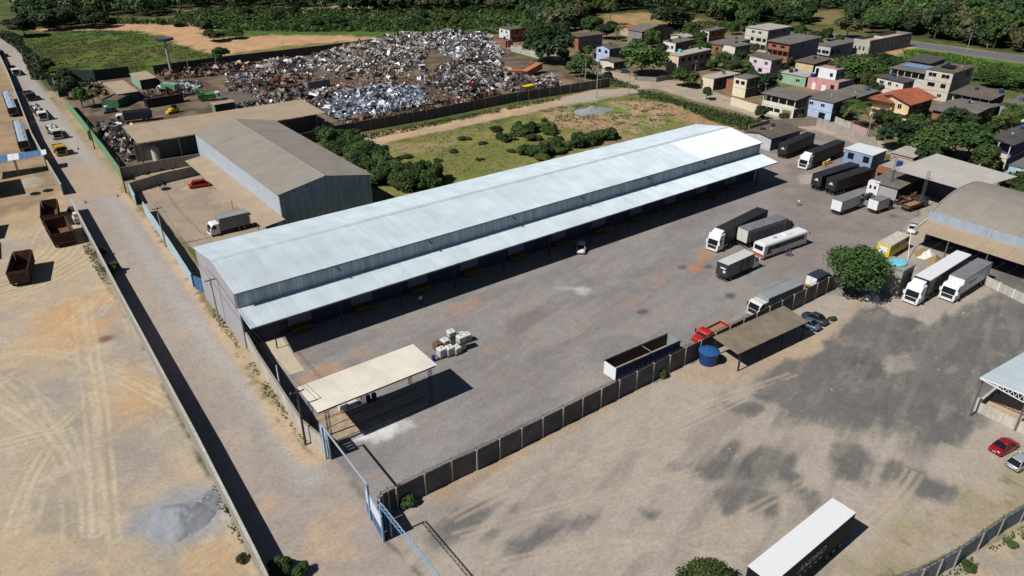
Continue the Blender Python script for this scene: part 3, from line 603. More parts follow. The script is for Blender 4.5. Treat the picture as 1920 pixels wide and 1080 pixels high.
for k in range(ns):
    a0 = y0+k*(y1-y0)/ns; a1 = y0+(k+1)*(y1-y0)/ns-.02; dz = .012*(k % 2)
    MB().slab([(x0-.1,a0,h+dz),(xm,a0,rz+dz),(xm,a1,rz+dz),(x0-.1,a1,h+dz)],.06).build('roof_panel', M['greyroof'], t_)
    MB().slab([(xm,a0,rz+dz),(x1+.1,a0,h+dz),(x1+.1,a1,h+dz),(xm,a1,rz+dz)],.06).build('roof_panel', M['greyroof'], t_)
MB().prism([(xm-.3,rz-.02),(xm,rz+.1),(xm+.3,rz-.02),(xm,rz+.04)], y0, y1, 'y').build('ridge_cap', M['greyroof'], t_)
ly0, ly1 = 135.6, G(366,298,2.8).y
for k in range(10):
    a0 = ly0+k*(ly1-ly0)/10; a1 = ly0+(k+1)*(ly1-ly0)/10-.02
    MB().slab([(x0-4.6,a0,2.8+.01*(k % 2)),(x0+.15,a0,3.4+.01*(k % 2)),(x0+.15,a1,3.4+.01*(k % 2)),(x0-4.6,a1,2.8+.01*(k % 2))],.06).build('lean_to_sheet', M['tanroof'], t_)
    if k % 3 == 0: MB().tube((x0-4.0,a1-.4,0),(x0-4.0,a1-.4,2.8),.07,6).build('lean_to_post', M['steel'], t_)
# ================================================================== big tan roof over the scrap bays
a = G(257,268,7); b_ = G(612,212,7.)
t_ = thing('scrap_bay_roof', 'wide dusty tan roof on columns over dark scrap bays', 'shed', (0,0,0))
xa, xb, ya = a.x, b_.x, (a.y+b_.y)/2; yb = G(237,236,7.6).y
n = 16
for k in range(n):
    c0 = xa+k*(xb-xa)/n; c1 = xa+(k+1)*(xb-xa)/n-.02; dz = .012*(k % 2)
    MB().slab([(c0,ya,7+dz),(c1,ya,7+dz),(c1,yb,7.7+dz),(c0,yb,7.7+dz)],.07).build('roof_panel', M['tanroof'], t_)
    if k % 3 == 0:
        MB().box(c0+.2,ya+.4,0,c0+.5,ya+.7,7).build('column', M['steel'], t_); MB().box(c0+.2,yb-.7,0,c0+.5,yb-.4,7.6).build('column', M['steel'], t_)
MB().box(xa+.3,(ya+yb)/2,0,xb-.3,(ya+yb)/2+.2,4.5).box(xb-.4,ya+.8,0,xb-.2,yb-.8,5).build('bay_wall', M['concrete'], t_)
# ================================================================== walls
def wall_line(name, label, pts, h, step, m_panel, m_post=None, z_top=True, thick=.14, coping=None, cat='wall', wire=False, post_out=.09, group=None, postname='post', hsplit=None):
    """boundary wall: precast panels between posts along a polyline of world xy points"""
    t_ = thing(name, label, cat, (pts[0][0], pts[0][1], 0), 0, group); ox, oy = pts[0][0], pts[0][1]
    gp_ = .06 if m_post else .003
    for (ax, ay), (bx_, by_) in zip(pts[:-1], pts[1:]):
        L_ = math.hypot(bx_-ax, by_-ay); n_ = max(1, round(L_/step)); an = math.atan2(by_-ay, bx_-ax); s_ = L_/n_
        for k in range(n_):
            px_, py_ = ax+(bx_-ax)*k/n_-ox, ay+(by_-ay)*k/n_-oy
            hh = h+rng.uniform(-.04,.04)
            if hsplit:
                for q in range(hsplit):
                    z0_ = q*hh/hsplit; MB().box(gp_,-thick/2+rng.uniform(-.012,.012),z0_,s_-gp_,thick/2,z0_+hh/hsplit-.02).build('panel', m_panel, t_, (px_,py_,0), an)
            else: MB().box(gp_,-thick/2+rng.uniform(-.015,.015),0,s_-gp_,thick/2,hh).build('panel', m_panel, t_, (px_,py_,0), an)
            if m_post: MB().box(-.08,-thick/2-post_out,0,.08,thick/2+post_out,h+.08).build(postname, m_post, t_, (px_,py_,0), an)
        if coping: MB().box(0,-thick/2-.05,h+.05,L_,thick/2+.05,h+.15).build('coping', coping, t_, (ax-ox,ay-oy,0), an)
        if wire:
            mb = MB()
            for q in (.25,.45): mb.tube((0,0,h+q),(L_,0,h+q),.018,4)
            for k in range(n_+1): mb.tube((k*s_,0,h),(k*s_,.12,h+.55),.025,4)
            mbc = []; r_ = .22; nn = int(L_/.35)
            for k in range(nn): mb.tube((k*L_/nn,r_*math.cos(k*2.1),h+.32+r_*math.sin(k*2.1)),((k+1)*L_/nn,r_*math.cos((k+1)*2.1),h+.32+r_*math.sin((k+1)*2.1)),.014,3,cap=False)
            mb.build('barbed_wire', M['darksteel'], t_, (ax-ox,ay-oy,0), an)
    if m_post: MB().box(-.08,-thick/2-post_out,0,.08,thick/2+post_out,h+.08).build(postname, m_post, t_, (pts[-1][0]-ox,pts[-1][1]-oy,0))
    return t_
def gw(px, z=0): v = G(px[0], px[1], z); return (v.x, v.y)
# road wall on the left lot
wall_line('boundary_wall', 'long low rendered wall between the gravel lot and the street', [(9.6,20),(10.4,40),gw((480,1037),2.7),gw((365,810),2.7),gw((220,540),2.7),gw((133,374),2.7)], 2.6, 3.2, M['concrete'], None, coping=M['whitewash'], thick=.22)
wall_line('boundary_wall', 'low wall along the street beside the silver trailers', [gw((114,346),2.6),gw((84,296),2.6),gw((58,248),2.6),gw((16,140),2.6),gw((-4,96),2.6)], 2.5, 3.5, M['concrete'], None, coping=M['whitewash'], thick=.22)
# street wall of the warehouse plot
Wr = [gw((618,858)),gw((566,790),2.4),gw((482,662),2.4),gw((430,588),2.4)]
wall_line('boundary_wall', 'whitewashed concrete panel wall between street and shelter', [Wr[0],Wr[1],Wr[2],(25.2,98),(25.6,118)], 2.5, 2.6, M['whitewash'], None, thick=.18, coping=M['concrete'])
wall_line('boundary_wall', 'bright blue painted wall panel beside the warehouse corner', [(25.7,119.5),gw((362,517),2.6)], 2.6, 3., M['bluepaint'], None, thick=.18)
wall_line('boundary_wall', 'pale blue peeling wall in front of the grey shed yard', [gw((358,514),2.6),gw((318,452),2.6),gw((267,378),2.6)], 2.6, 2.6, M['palebluewash'], None, thick=.18)
wall_line('boundary_wall', 'short pale wall stub at the shed yard gate', [gw((252,366),2.4),gw((241,344),2.4)], 2.4, 3, M['palebluewash'], None, thick=.2)
wall_line('boundary_wall', 'grey block wall across the head of the shed yard', [gw((241,344),2.4),gw((300,326),2.4),gw((380,308),2.4)], 2.5, 4, M['concrete'], None, thick=.2)
wall_line('boundary_wall', 'grey block wall at the foot of the scrap bays', [gw((226,314),2.8),gw((300,300),2.8),gw((390,285),2.8)], 2.8, 4, M['concrete'], None, thick=.2)
# centre wall
cw = [gw((710,938),3),gw((715,929),3),gw((727,921),3),gw((742,915),3),(34.0,55.6)]
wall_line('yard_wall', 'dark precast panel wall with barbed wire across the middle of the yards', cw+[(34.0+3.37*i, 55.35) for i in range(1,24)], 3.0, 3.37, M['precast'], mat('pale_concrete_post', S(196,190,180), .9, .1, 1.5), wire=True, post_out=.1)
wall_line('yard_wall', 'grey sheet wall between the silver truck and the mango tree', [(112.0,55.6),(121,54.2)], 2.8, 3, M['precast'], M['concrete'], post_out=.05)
# near fence
wall_line('street_fence', 'blue grey precast fence with slanted posts along the near street', [gw((1600,1140)),gw((1720,1098)),gw((1786,1062)),gw((1830,1030)),gw((1868,1003)),gw((1910,978)),gw((2010,925)),gw((2150,850))], 2.4, 3.3, mat('blue_grey_precast', S(140,150,156), .9, .15, 1, streak=.2), M['concrete'], wire=True, post_out=.14)
# green wall of the scrapyard
gwl = [gw((226,318),3),gw((196,276),3),gw((150,219),3),gw((122,186),3)]
wall_line('scrapyard_wall', 'pale green painted wall along the street side of the scrapyard', gwl, 3, 4, M['greenwall'], None, thick=.2)
wall_line('scrapyard_wall', 'short green wall piece beside the dark tree at the scrapyard corner', [gw((107,166),3),gw((99,150),3)], 3, 4, M['greenwall'], None, thick=.2)
wall_line('scrapyard_wall', 'dark green sheet fence between scrapyard and meadow', [gw((118,150),0),gw((180,152),0),gw((245,144),0)], 4, 4, M['greendark'], None, thick=.15)
wall_line('scrapyard_wall', 'dark block wall behind the scrapyard along the meadow', [gw((290,140),0),gw((420,122),0),gw((560,106),0),gw((700,88),0)], 3.5, 4.5, mat('dark_block', S(88,82,78), .95, .2, 1), None, thick=.2)
wall_line('scrapyard_wall', 'long grey block wall between scrap heaps and dirt track', [gw((560,274),0),gw((640,254),0),gw((800,225),0),gw((950,194),0),gw((1050,178),0),gw((1143,163),0)], 3.2, 4.5, mat('grey_block', S(112,106,102), .95, .2, 1, streak=.2), M['concrete'], thick=.2, post_out=.05)
wall_line('village_wall', 'white plastered wall beside the street near the dark big tree', [gw((958,96)),gw((1018,112))], 2.6, 5, M['whitewash'], None, thick=.2)
wall_line('village_wall', 'rough stone retaining wall under the big mango tree', [gw((1195,152)),gw((1230,154)),gw((1272,145))], 1.8, 4, M['concrete'], None, thick=.3)
wall_line('village_wall', 'pale block wall behind the black trailers', [gw((1402,252)),gw((1440,240)),gw((1530,236)),gw((1600,262)),gw((1640,282))], 2.6, 3.5, mat('pale_block', S(182,172,160), .95, .15, 1, streak=.2), None, thick=.2)
wall_line('village_wall', 'pale grey street wall below the light blue house', [gw((1564,233)),gw((1594,245))], 2.4, 3, M['whitewash'], None, thick=.2)
wall_line('village_wall', 'faded pink street wall beside the coconut palm', [gw((1595,246)),gw((1624,257))], 2.4, 3, mat('faded_pink', S(206,168,170), .9, .12, 1, streak=.2), None, thick=.2)
t_ = wall_line('village_wall', 'cream garage wall with tiled top and light blue gate', [gw((1370,196)),gw((1427,214))], 2.6, 4, mat('cream_wall', S(232,218,190), .9, .08, 1, streak=.1), None, thick=.2, coping=M['tile'])
# ================================================================== gates at the near end of the street wall
def girder(name, label, pa, pb, z, m, truss=False):
    a_ = Vector((*pa, z)); b2 = Vector((*pb, z)); t_ = thing(name, label, 'gate beam', (pa[0], pa[1], 0)); o_ = Vector((pa[0], pa[1], 0))
    a_ -= o_; b2 -= o_
    if not truss: MB().tube(a_, b2, .12, 8).build('beam', m, t_)
    else:
        d = (b2-a_); n_ = int(d.length/.7); s_ = Vector((d.y, -d.x, 0)).normalized()*.2; mb = MB()
        for off in (s_, -s_, Vector((0,0,.32))): mb.tube(a_+off, b2+off, .035, 5)
        for k in range(n_):
            p, q = a_+d*k/n_, a_+d*(k+1)/n_; mb.tube(p+s_, q-s_, .018, 4); mb.tube(p-s_, (p+q)/2+Vector((0,0,.32)), .018, 4); mb.tube(p+s_, (p+q)/2+Vector((0,0,.32)), .018, 4); mb.tube((p+q)/2+Vector((0,0,.32)), q+s_, .018, 4)
        mb.build('truss', m, t_)
    MB().box(a_.x-.1,a_.y-.1,0,a_.x+.1,a_.y+.1,z).build('post', M['weldblue'], t_); MB().box(b2.x-.1,b2.y-.1,0,b2.x+.1,b2.y+.1,z).build('post', M['weldblue'], t_)
    return t_
GZ = 5.2
ga, gb = gw((603,797),GZ), gw((688,908),GZ)
girder('gate_beam', 'pale grey pipe beam over the open warehouse yard gate', ga, gb, GZ, M['palesteel'])
gc, gd = gw((712,945),GZ), gw((860,1130),GZ)
girder('gate_beam', 'light blue lattice truss over the front lot gate', gc, gd, GZ, M['weldblue'], True)
def gate_leaf(label, pa, pb, h, mtop, mbot):
    t_ = thing('gate_leaf', label, 'gate', (pa[0], pa[1], 0)); dx, dy = pb[0]-pa[0], pb[1]-pa[1]; L_ = math.hypot(dx, dy); an = math.atan2(dy, dx)
    n_ = 4
    for k in range(n_):
        MB().box(k*L_/n_+.03,-.04,h*.45,(k+1)*L_/n_-.03,.04,h).build('upper_panel', mtop, t_, (0,0,0), an); MB().box(k*L_/n_+.03,-.04,.1,(k+1)*L_/n_-.03,.04,h*.45-.03).build('lower_panel', mbot, t_, (0,0,0), an)
    MB().box(-.08,-.08,0,.08,.08,h+.15).box(L_-.08,-.08,0,L_+.08,.08,h+.15).box(.09,-.06,h,L_-.09,.06,h+.1).build('frame', M['weldblue'], t_, (0,0,0), an)
gate_leaf('white and blue sheet gate leaf standing between the two yard entrances', gw((690,960)), gw((720,1016)), 3.6, M['white'], M['bluepaint'])
gate_leaf('blue sheet gate leaf next to the curved end of the dark wall', gw((718,986)), gw((734,1006)), 2.6, M['bluepaint'], M['bluepaint'])
gate_leaf('narrow pale blue gate leaf at the end of the whitewashed wall', gw((606,842)), gw((621,862)), 3.8, M['palebluewash'], M['bluepaint'])
# ================================================================== lean-to beside the centre wall, near shed on the right
def px_roof_shed(name, label, cat, q, zs, m, posts=True, post_m='steel', np_=3, nm='roof_sheet', ns=6, ph=None):
    """flat roof given by four photo corners N(near),R,F,Lf with heights"""
    t_ = thing(name, label, cat, (0,0,0)); c = [G(*p_, z_) for p_, z_ in zip(q, zs)]
    for k in range(ns):
        f0, f1 = k/ns, (k+1)/ns-.003
        a0, a1 = c[0].lerp(c[1], f0), c[0].lerp(c[1], f1); b0, b1 = c[3].lerp(c[2], f0), c[3].lerp(c[2], f1); dz = Vector((0,0,.012*(k % 2)))
        MB().slab([a0+dz,a1+dz,b1+dz,b0+dz],.08).build(nm, m, t_)
    if posts:
        for k in range(np_+1):
            f = .03+.94*k/np_
            for e0, e1 in ((c[0],c[1]),(c[3],c[2])):
                p_ = e0.lerp(e1, f).lerp((c[0]+c[2])/2, .03); MB().box(p_.x-.1,p_.y-.1,0,p_.x+.1,p_.y+.1,p_.z-.09).build('post', M[post_m], t_)
    return t_, c
t_, c_ = px_roof_shed('car_shelter', 'brown dusty lean-to car shelter against the dark yard wall', 'shelter', [(1384,664),(1516,603),(1470,573),(1337,632)], [3.2,3.2,3.6,3.6], mat('dusty_lean_to', S(150,136,116), .95, .16, .8, stain=.2, wave=.25), ns=8, post_m='darksteel')
t_, c_ = px_roof_shed('loading_shelter', 'white metal roof with exposed truss at the right edge over a platform', 'shelter', [(1925,741),(2100,660),(1990,620),(1838,707)], [6,6,6.6,6.6], M['roofmetal'], ns=6)
mb = MB(); p0, p1 = c_[3]-Vector((0,0,.1)), c_[0]-Vector((0,0,.1)); d = p1-p0; n = 9
mb.tube(p0, p1, .07, 6); mb.tube(p0+Vector((0,0,-.1)), p1+Vector((0,0,-1.0)), .07, 6)
for k in range(n):
    a_, b2 = p0+d*k/n, p0+d*(k+1)/n; lo = lambda f: p0+d*f+Vector((0,0,-.1-.9*f)); mb.tube(lo(k/n), a_+(b2-a_)*.5, .04, 4); mb.tube(a_+(b2-a_)*.5, lo((k+1)/n), .04, 4)
mb.build('truss', M['white'], t_)
g0 = G(1830,772); pf = thing('loading_platform', 'pale concrete loading platform with low wall under the truss roof', 'platform', (g0.x, g0.y, 0))
MB().box(1.2,-9,0,9,-.5,1.2).build('deck', mat('platform_sand', S(206,178,146), .9, .1, 1), pf); MB().box(0,-9,0,.25,.3,1.5).box(0,0,0,9,.3,1.5).build('low_wall', M['whitewash'], pf)
MB().box(-.1,-.15,0,.35,.4,2.0).build('pillar', M['whitewash'], pf)
# ================================================================== barrel vault shed on the right
e0, e1 = G(1722,408,6.2), G(1990,505,6.2)     # lower canopy outer edge is nearer; this is the eave band
t_ = thing('arched_hall', 'large hall with dusty barrel vault roof and sloping side canopy', 'hall', (0,0,0))
ya, yb = 28.0, G(1744,396,6.6).y; xe = G(1744,396,6.6).x; SP = 26; RISE = 2.7
prof = [(xe+SP*i/18, 6.6+RISE*(1-(2*i/18-1)**2)) for i in range(19)]
n = 7
for k in range(n):
    a0, a1 = ya+k*(yb-ya)/n, ya+(k+1)*(yb-ya)/n-.02
    MB().add([(x,a0,z+.01*(k % 2)) for x, z in prof]+[(x,a1,z+.01*(k % 2)) for x, z in prof], [(i,i+1,i+20,i+19) for i in range(18)]).build('roof_panel', M['greyroof'], t_)
MB().prism(prof, yb-.5, yb-.3, 'y').box(xe+.2,yb-.5,0,xe+SP-.2,yb-.3,6.6).build('end_wall', M['gablewall'], t_)
for k in range(12):
    a0, a1 = ya+k*(yb-ya)/12, ya+(k+1)*(yb-ya)/12-.015; MB().box(xe,a0,4.4,xe+.1,a1,6.65+.01*(k % 2)).build('side_sheet', mat('hall_band_sheet', S(172,184,196), .6, .1, .6, streak=.1), t_)
xo = G(1714,432,3.9).x
for k in range(12):
    a0, a1 = ya+k*(yb-ya)/12, ya+(k+1)*(yb-ya)/12-.02
    MB().slab([(xo,a0,4.0+.01*(k % 2)),(xe,a0,4.9+.01*(k % 2)),(xe,a1,4.9+.01*(k % 2)),(xo,a1,4.0+.01*(k % 2))],.06).build('canopy_sheet', M['tanroof'], t_)
    if k % 3 == 0: MB().box(xo+.3,a0+.3,0,xo+.5,a0+.5,4).build('canopy_post', M['steel'], t_)
MB().box(xe+3,ya,0,xe+3.2,yb-.6,6.5).build('rear_partition', mat('dark_blue_sheet', S(60,66,110), .7, .1, 1), t_)
gg = G(1868,544); wall_line('hall_wall', 'low pale wall with white stripes in front of the arched hall', [gw((1846,533)),gw((1925,572)),gw((2010,610))], 1.6, 3, M['whitewash'], M['white'], thick=.2)
# ================================================================== small buildings of the depot
MB  # (depot office and sheds are built with the houses below)
# ================================================================== houses
_wc = {}
def win_mesh(w_, h_, style):
    k = (round(w_,1), round(h_,1), style)
    if k not in _wc:
        fr = MB(); t = .07
        fr.box(-.05,-w_/2,0,.05,-w_/2+t,h_).box(-.05,w_/2-t,0,.05,w_/2,h_).box(-.05,-w_/2+t,0,.05,w_/2-t,t).box(-.05,-w_/2+t,h_-t,.05,w_/2-t,h_)
        fr.box(-.05,-.03,t,.05,.03,h_-t)
        _wc[k] = (fr.mesh('window', M['white'] if style == 0 else M['darksteel']), MB().box(-.02,-w_/2+t,t,.03,w_/2-t,h_-t).mesh('pane', M['glass']))
    return _wc[k]
def add_window(t_, x, y, z, w_=1.3, h_=1.1, face='x', style=1):
    a, b = win_mesh(w_, h_, style); o = ob('window', a, t_, (x, y, z), 0 if face == 'x' else math.pi/2); ob('pane', b, o)
def plaster(c, nm=None, st=.18): return mat(nm or 'plaster_%d_%d_%d' % c, S(*c), .9, .1, .8, streak=st)
def tank(parent, x, y, z, r=.7, h=1.1, m='tankblue'):
    o = MB().tube((x,y,z),(x,y,z+h),r*.9,14,r).build('water_tank', M[m], parent); MB().tube((x,y,z+h),(x,y,z+h+.12),r*1.05,14,r*.7).build('lid', M['tanklid' if m == 'tankblue' else m], o)
def house(label, n, h, lpx, rpx, face, side, roof='fibre', rt='shed', rise=.5, oh=.5, wl=(), wf=(), openf=None, store=2, cat='house', name='house', tanks=(), doors=(), par=.5, hz=None, extra=None, side_wins=(), flip=1):
    """n = photo position of the wall-top corner nearest the camera, h = its height; lpx / rpx = photo x of the far ends of the lit (-X) and shaded (-Y) faces"""
    c = G(n[0], n[1], h)
    wy = solve(lambda d: -P((c.x, c.y+d, h))[0], -lpx, .5, 60); wx = solve(lambda d: P((c.x+d, c.y, h))[0], rpx, .5, 70)
    t_ = thing(name, label, cat, (c.x, c.y, 0)); sm_ = side if not isinstance(side, tuple) else plaster(side); fm = face if not isinstance(face, tuple) else plaster(face)
    sh = h/store
    for k in range(store):
        z0, z1 = k*sh, (k+1)*sh-(.02 if k < store-1 else 0)
        if openf is not None and k in openf:
            MB().box(2.2,.0,z0,wx,wy,z1).build('wall', sm_, t_)
            MB().box(0,0,z0-.001,2.19,wy,z0+.16).build('floor_slab', fm, t_)
            nn = max(2, round(wy/2.8))
            for q in range(nn+1): yq = .02+(wy-.28)*q/nn; MB().box(.04,yq,z0+.16,.28,yq+.24,z1).build('column', fm, t_)
            if k > 0: MB().box(.05,.3,z0+.17,.15,wy-.3,z0+.95).build('parapet', fm, t_)
        else:
            MB().box(.06,0,z0,wx,wy,z1).build('wall', sm_, t_); MB().box(0,0,z0,.055,wy,z1).build('facade', fm, t_)
        if k: MB().box(-.12,-.08,z0-.1,wx+.05,wy+.08,z0+.03).build('ledge', fm, t_)
    rm = M[roof] if isinstance(roof, str) else roof; th = .1
    A = [(-oh,-oh),(wx+oh,-oh),(wx+oh,wy+oh),(-oh,wy+oh)]
    if rt == 'shed':    # falls towards -X
        MB().slab([(A[0][0],A[0][1],h+.12),(A[1][0],A[1][1],h+rise),(A[2][0],A[2][1],h+rise),(A[3][0],A[3][1],h+.12)], th).build('roof', rm, t_)
        MB().prism([(.1,h),(wx,h),(wx,h+rise*.96-.1),(.1,h+.04)], 0, wy, 'y').build('gable', sm_, t_)
    elif rt == 'shedy':   # falls towards -Y
        MB().slab([(A[0][0],A[0][1],h+.12),(A[1][0],A[1][1],h+.12),(A[2][0],A[2][1],h+rise),(A[3][0],A[3][1],h+rise)], th).build('roof', rm, t_)
        MB().prism([(.1,h),(wy,h),(wy,h+rise*.96-.1),(.1,h+.04)], 0.02, wx, 'x').build('gable', sm_, t_)
    elif rt == 'gx':   # ridge along X
        MB().slab([(A[0][0],A[0][1],h+.1),(A[1][0],A[1][1],h+.1),(A[1][0],wy/2,h+rise),(A[0][0],wy/2,h+rise)], th).build('roof', rm, t_); MB().slab([(A[0][0],wy/2,h+rise),(A[1][0],wy/2,h+rise),(A[2][0],A[2][1],h+.1),(A[3][0],A[3][1],h+.1)], th).build('roof', rm, t_)
        MB().prism([(0,h),(wy,h),(wy/2,h+rise-.12)], 0.02, wx, 'x').build('gable', fm, t_)
    elif rt == 'gy':   # ridge along Y
        MB().slab([(A[0][0],A[0][1],h+.1),(wx/2,A[0][1],h+rise),(wx/2,A[3][1],h+rise),(A[3][0],A[3][1],h+.1)], th).build('roof', rm, t_); MB().slab([(wx/2,A[0][1],h+rise),(A[1][0],A[1][1],h+.1),(A[2][0],A[2][1],h+.1),(wx/2,A[2][1],h+rise)], th).build('roof', rm, t_)
        MB().prism([(0,h),(wx,h),(wx/2,h+rise-.12)], 0.02, wy, 'y').build('gable', sm_, t_)
    elif rt == 'flat':
        MB().box(.2,.2,h-.05,wx-.2,wy-.2,h+.06).build('roof', rm, t_)
        MB().box(0,0,h,wx,.2,h+par).box(0,wy-.2,h,wx,wy,h+par).box(wx-.2,.2,h,wx,wy-.2,h+par).build('parapet', sm_, t_); MB().box(0,.2,h,.2,wy-.2,h+par).build('parapet', fm, t_)
    elif rt == 'none':
        pass
    for k, fr, w_, h2 in wl:    # windows of the lit face: storey, fraction along Y from near corner, width, height
        add_window(t_, -.03, fr*wy, k*sh+sh*.36, w_, h2, 'x', 1 if (len(label)+k) % 2 else 0)
    for k, fr, w_, h2 in side_wins: add_window(t_, fr*wx, -.03, k*sh+sh*.36, w_, h2, 'y', 1)
    hr_ = random.Random(len(label)*7+int(n[0]))
    if not side_wins and cat == 'house' and wx > 5:
        for k in range(store):
            if openf is None or k not in openf:
                for f_ in ((.25,.7) if hr_.random() < .6 else (.45,)): add_window(t_, f_*wx, -.03, k*sh+sh*.4, 1.2, 1.0, 'y', 1)
    if cat == 'house' and hr_.random() < .55:
        dx, dy = hr_.uniform(.2,.7)*wx, hr_.uniform(.1,.5)*wy; zz = h+(rise*dx/wx if rt == 'shed' else .4)
        d_ = MB().tube((dx,dy,zz-.2),(dx,dy,zz+.9),.04,5).tube((dx,dy,zz+.9),(dx+.12,dy-.08,zz+.98),.12,10,.45).build('satellite_dish', M['whitedirty'], t_)
    if cat == 'house' and hr_.random() < .4: tank(t_, hr_.uniform(.55,.85)*wx, hr_.uniform(.5,.8)*wy, h+rise*.6, .6, .9, hr_.choice(['tankblue','cardark','tankblue']))
    for fr, w_, h2, m in doors: MB().box(-.05,fr*wy-w_/2,0.02,-.002,fr*wy+w_/2,h2).build('door', M[m], t_)
    for fx, fy, m in tanks: tank(t_, fx*wx, fy*wy, h+(rise*fx if rt == 'shed' else .1)+.05, .75, 1.1, m)
    if extra: extra(t_, wx, wy, h)
    return t_
W2 = lambda k, *f: [(k, x, 1.5, 1.2) for x in f]
br = M['brick']; dk = (104,98,98); gr = (120,118,124)
house('white two storey house with bare brick side at the end of the scrapyard', (956,56), 6, 936, 984, (236,238,240), br, 'fibrebrown', 'shed', .3, .3, wl=W2(1,.3,.75))
house('half built brick hut below the white brick sided house', (948,78), 2.8, 926, 962, br, br, 'fibrebrown', 'flat', par=.3, store=1, wl=[(0,.4,1.4,1.2)])
house('wide brown roofed house with brick front behind the light blue house', (1085,69), 6, 1074, 1130, br, (132,130,134), 'fibrebrown', 'shedy', .5, 1.0, side_wins=W2(0,.35))
house('light blue upper house with hipped grey roof and porch', (1143,92), 6.2, 1119, 1164, (196,212,240), (130,130,140), 'fibrebrown', 'gx', 1.2, .4, wl=W2(1,.25,.75))
house('low porch roof in front of the light blue upper house', (1146,106), 3, 1104, 1172, (200,196,190), dk, 'fibrebrown', 'shed', .5, .5, openf=(0,), store=1)
house('white garage house with dark gate beside the village street', (1151,117), 3, 1126, 1172, (236,228,214), (120,106,96), 'fibrebrown', 'gx', .5, .5, store=1)
house('small house with orange clay tile roof behind the big mango', (1184,55), 3.5, 1164, 1202, (206,180,150), dk, 'tile', 'gx', 1.2, .6, store=1)
house('large dark brick hall with grey gable roof behind the big mango', (1204,60), 6.5, 1178, 1262, (150,146,140), mat('dark_old_brick', S(112,98,90), .95, .2, 1.5), 'fibre', 'gy', 2.2, .4)
house('low cream house with pale grey roof beside the dark brick hall', (1284,70), 3.6, 1258, 1300, (238,222,186), dk, 'fibrelight', 'gx', .7, .5, store=1)
house('small white house with blue water tank on the front', (1267,81), 4.2, 1244, 1302, (236,234,230), dk, 'fibre', 'shed', .6, .2, store=1, wl=[(0,.25,1.2,1.3)], tanks=((.06,.55,'tankblue'),))
house('long cream two storey building with five dark side windows', (1273,106), 7, 1251, 1334, (236,216,180), (150,134,128), 'fibrelight', 'shed', .8, .2, side_wins=[(1,f,1.7,1.5) for f in (.14,.33,.52,.7,.88)]+[(0,f,2.2,1.6) for f in (.5,.75)], tanks=((.3,.8,'aqua'),))
house('white fronted house with bare brick side behind the palm', (1330,59), 6, 1314, 1360, (232,236,240), br, 'fibre', 'shed', .6, .2, wl=W2(1,.3,.75)+W2(0,.5))
house('low unfinished brick house with grey roof below the white fronted one', (1354,85), 3.8, 1326, 1404, br, dk, 'fibre', 'shed', .8, .5, store=1, wl=W2(0,.3,.7))
house('small white fronted house with two round dishes on its grey side', (1379,88), 4, 1353, 1408, (236,234,222), (136,136,144), 'fibre', 'gx', .5, .3, store=1, side_wins=W2(0,.4))
house('three storey cream apartment house with flat pale metal roof', (1441,57), 9.6, 1399, 1484, (226,216,204), (132,132,142), 'fibrelight', 'shed', .3, .4, store=3, openf=(0,), wl=[(2,.35,1.8,1.2),(2,.65,1.8,1.2),(1,.12,1.6,1.4),(1,.36,2.6,1.4),(1,.65,1.6,1.4)])
house('brick fronted building with wide grey roof and plain blue grey side', (1481,83), 9, 1441, 1537, br, (128,134,150), 'fibre', 'shed', 1.0, .8, store=3, openf=(1,), wl=[(2,.3,2,.9),(2,.7,2,.9)])
house('pale pink two storey house with two upper windows', (1447,114), 6, 1406, 1468, (240,220,232), (150,146,150), 'fibrebrown', 'shedy', 1.1, .2, wl=[(1,.22,1.5,1.3),(1,.72,1.5,1.3),(0,.45,1.8,1.4)], side_wins=W2(1,.6))
house('pale green low house with white sheet roof', (1512,145), 3.6, 1465, 1532, (156,196,160), dk, 'fibrelight', 'shed', .7, .3, store=1, wl=[(0,.3,1.8,1.2)], tanks=((.3,.75,'darksteel'),))
house('brown roofed bungalow with bushes in front behind the green house', (1526,120), 4, 1493, 1558, (226,206,160), (110,86,80), 'fibrebrown', 'shed', .9, .6, store=1)
house('bright white upper box house with red rooftop above the pink house', (1569,133), 7.2, 1529, 1586, (246,248,252), (140,134,140), mat('red_slab', S(196,150,134), .95, .2, 1), 'flat', par=.25, wl=[(1,.2,1.1,1.2)], doors=((.88,1.2,7,'glass'),), tanks=((.8,.3,'cardark'),))
house('rose pink low house with white arched doors', (1573,156), 3.8, 1516, 1601, (226,158,160), (118,122,134), mat('beige_slab', S(176,154,142), .95, .15, 1), 'flat', par=.2, store=1, wl=[(0,.18,1.4,1.4)], doors=((.45,1.6,2.2,'white'),(.78,1.4,2.4,'white')), tanks=((.15,.95,'tankblue'),))
house('pale grey house with wide dark windows behind the bungalow', (1558,88), 5, 1531, 1601, (206,208,212), (126,132,148), 'fibre', 'shed', .5, .3, store=1, wl=[(0,.3,3.4,1.6),(0,.8,2.6,1.6)], side_wins=[(0,.12,2.4,1.8),(0,.34,2,1.8)])
def shell(t_, wx, wy, h):
    for k in range(9): MB().box(wx*k/9+.3,-.18,0,wx*k/9+.6,-.002,h*.92).build('buttress', M['concrete'], t_)
    MB().box(wx*.45,.3,h+.06,wx*.47,wy-.3,h+1).build('partition', M['whitewash'], t_)
house('long unfinished concrete building with buttressed side by the highway', (1631,82), 5, 1600, 1710, M['whitewash'], (132,134,142), mat('sand_slab', S(196,170,134), .95, .15, 1), 'flat', par=1.3, store=1, extra=shell, wl=[(0,.3,.7,1.6),(0,.55,.7,1.6),(0,.8,.7,1.6)])
house('dark open roofed terrace at the top of the village', (1742,119), 7.5, 1702, 1772, (200,196,190), dk, 'fibredark', 'shed', .8, .8, openf=(1,))
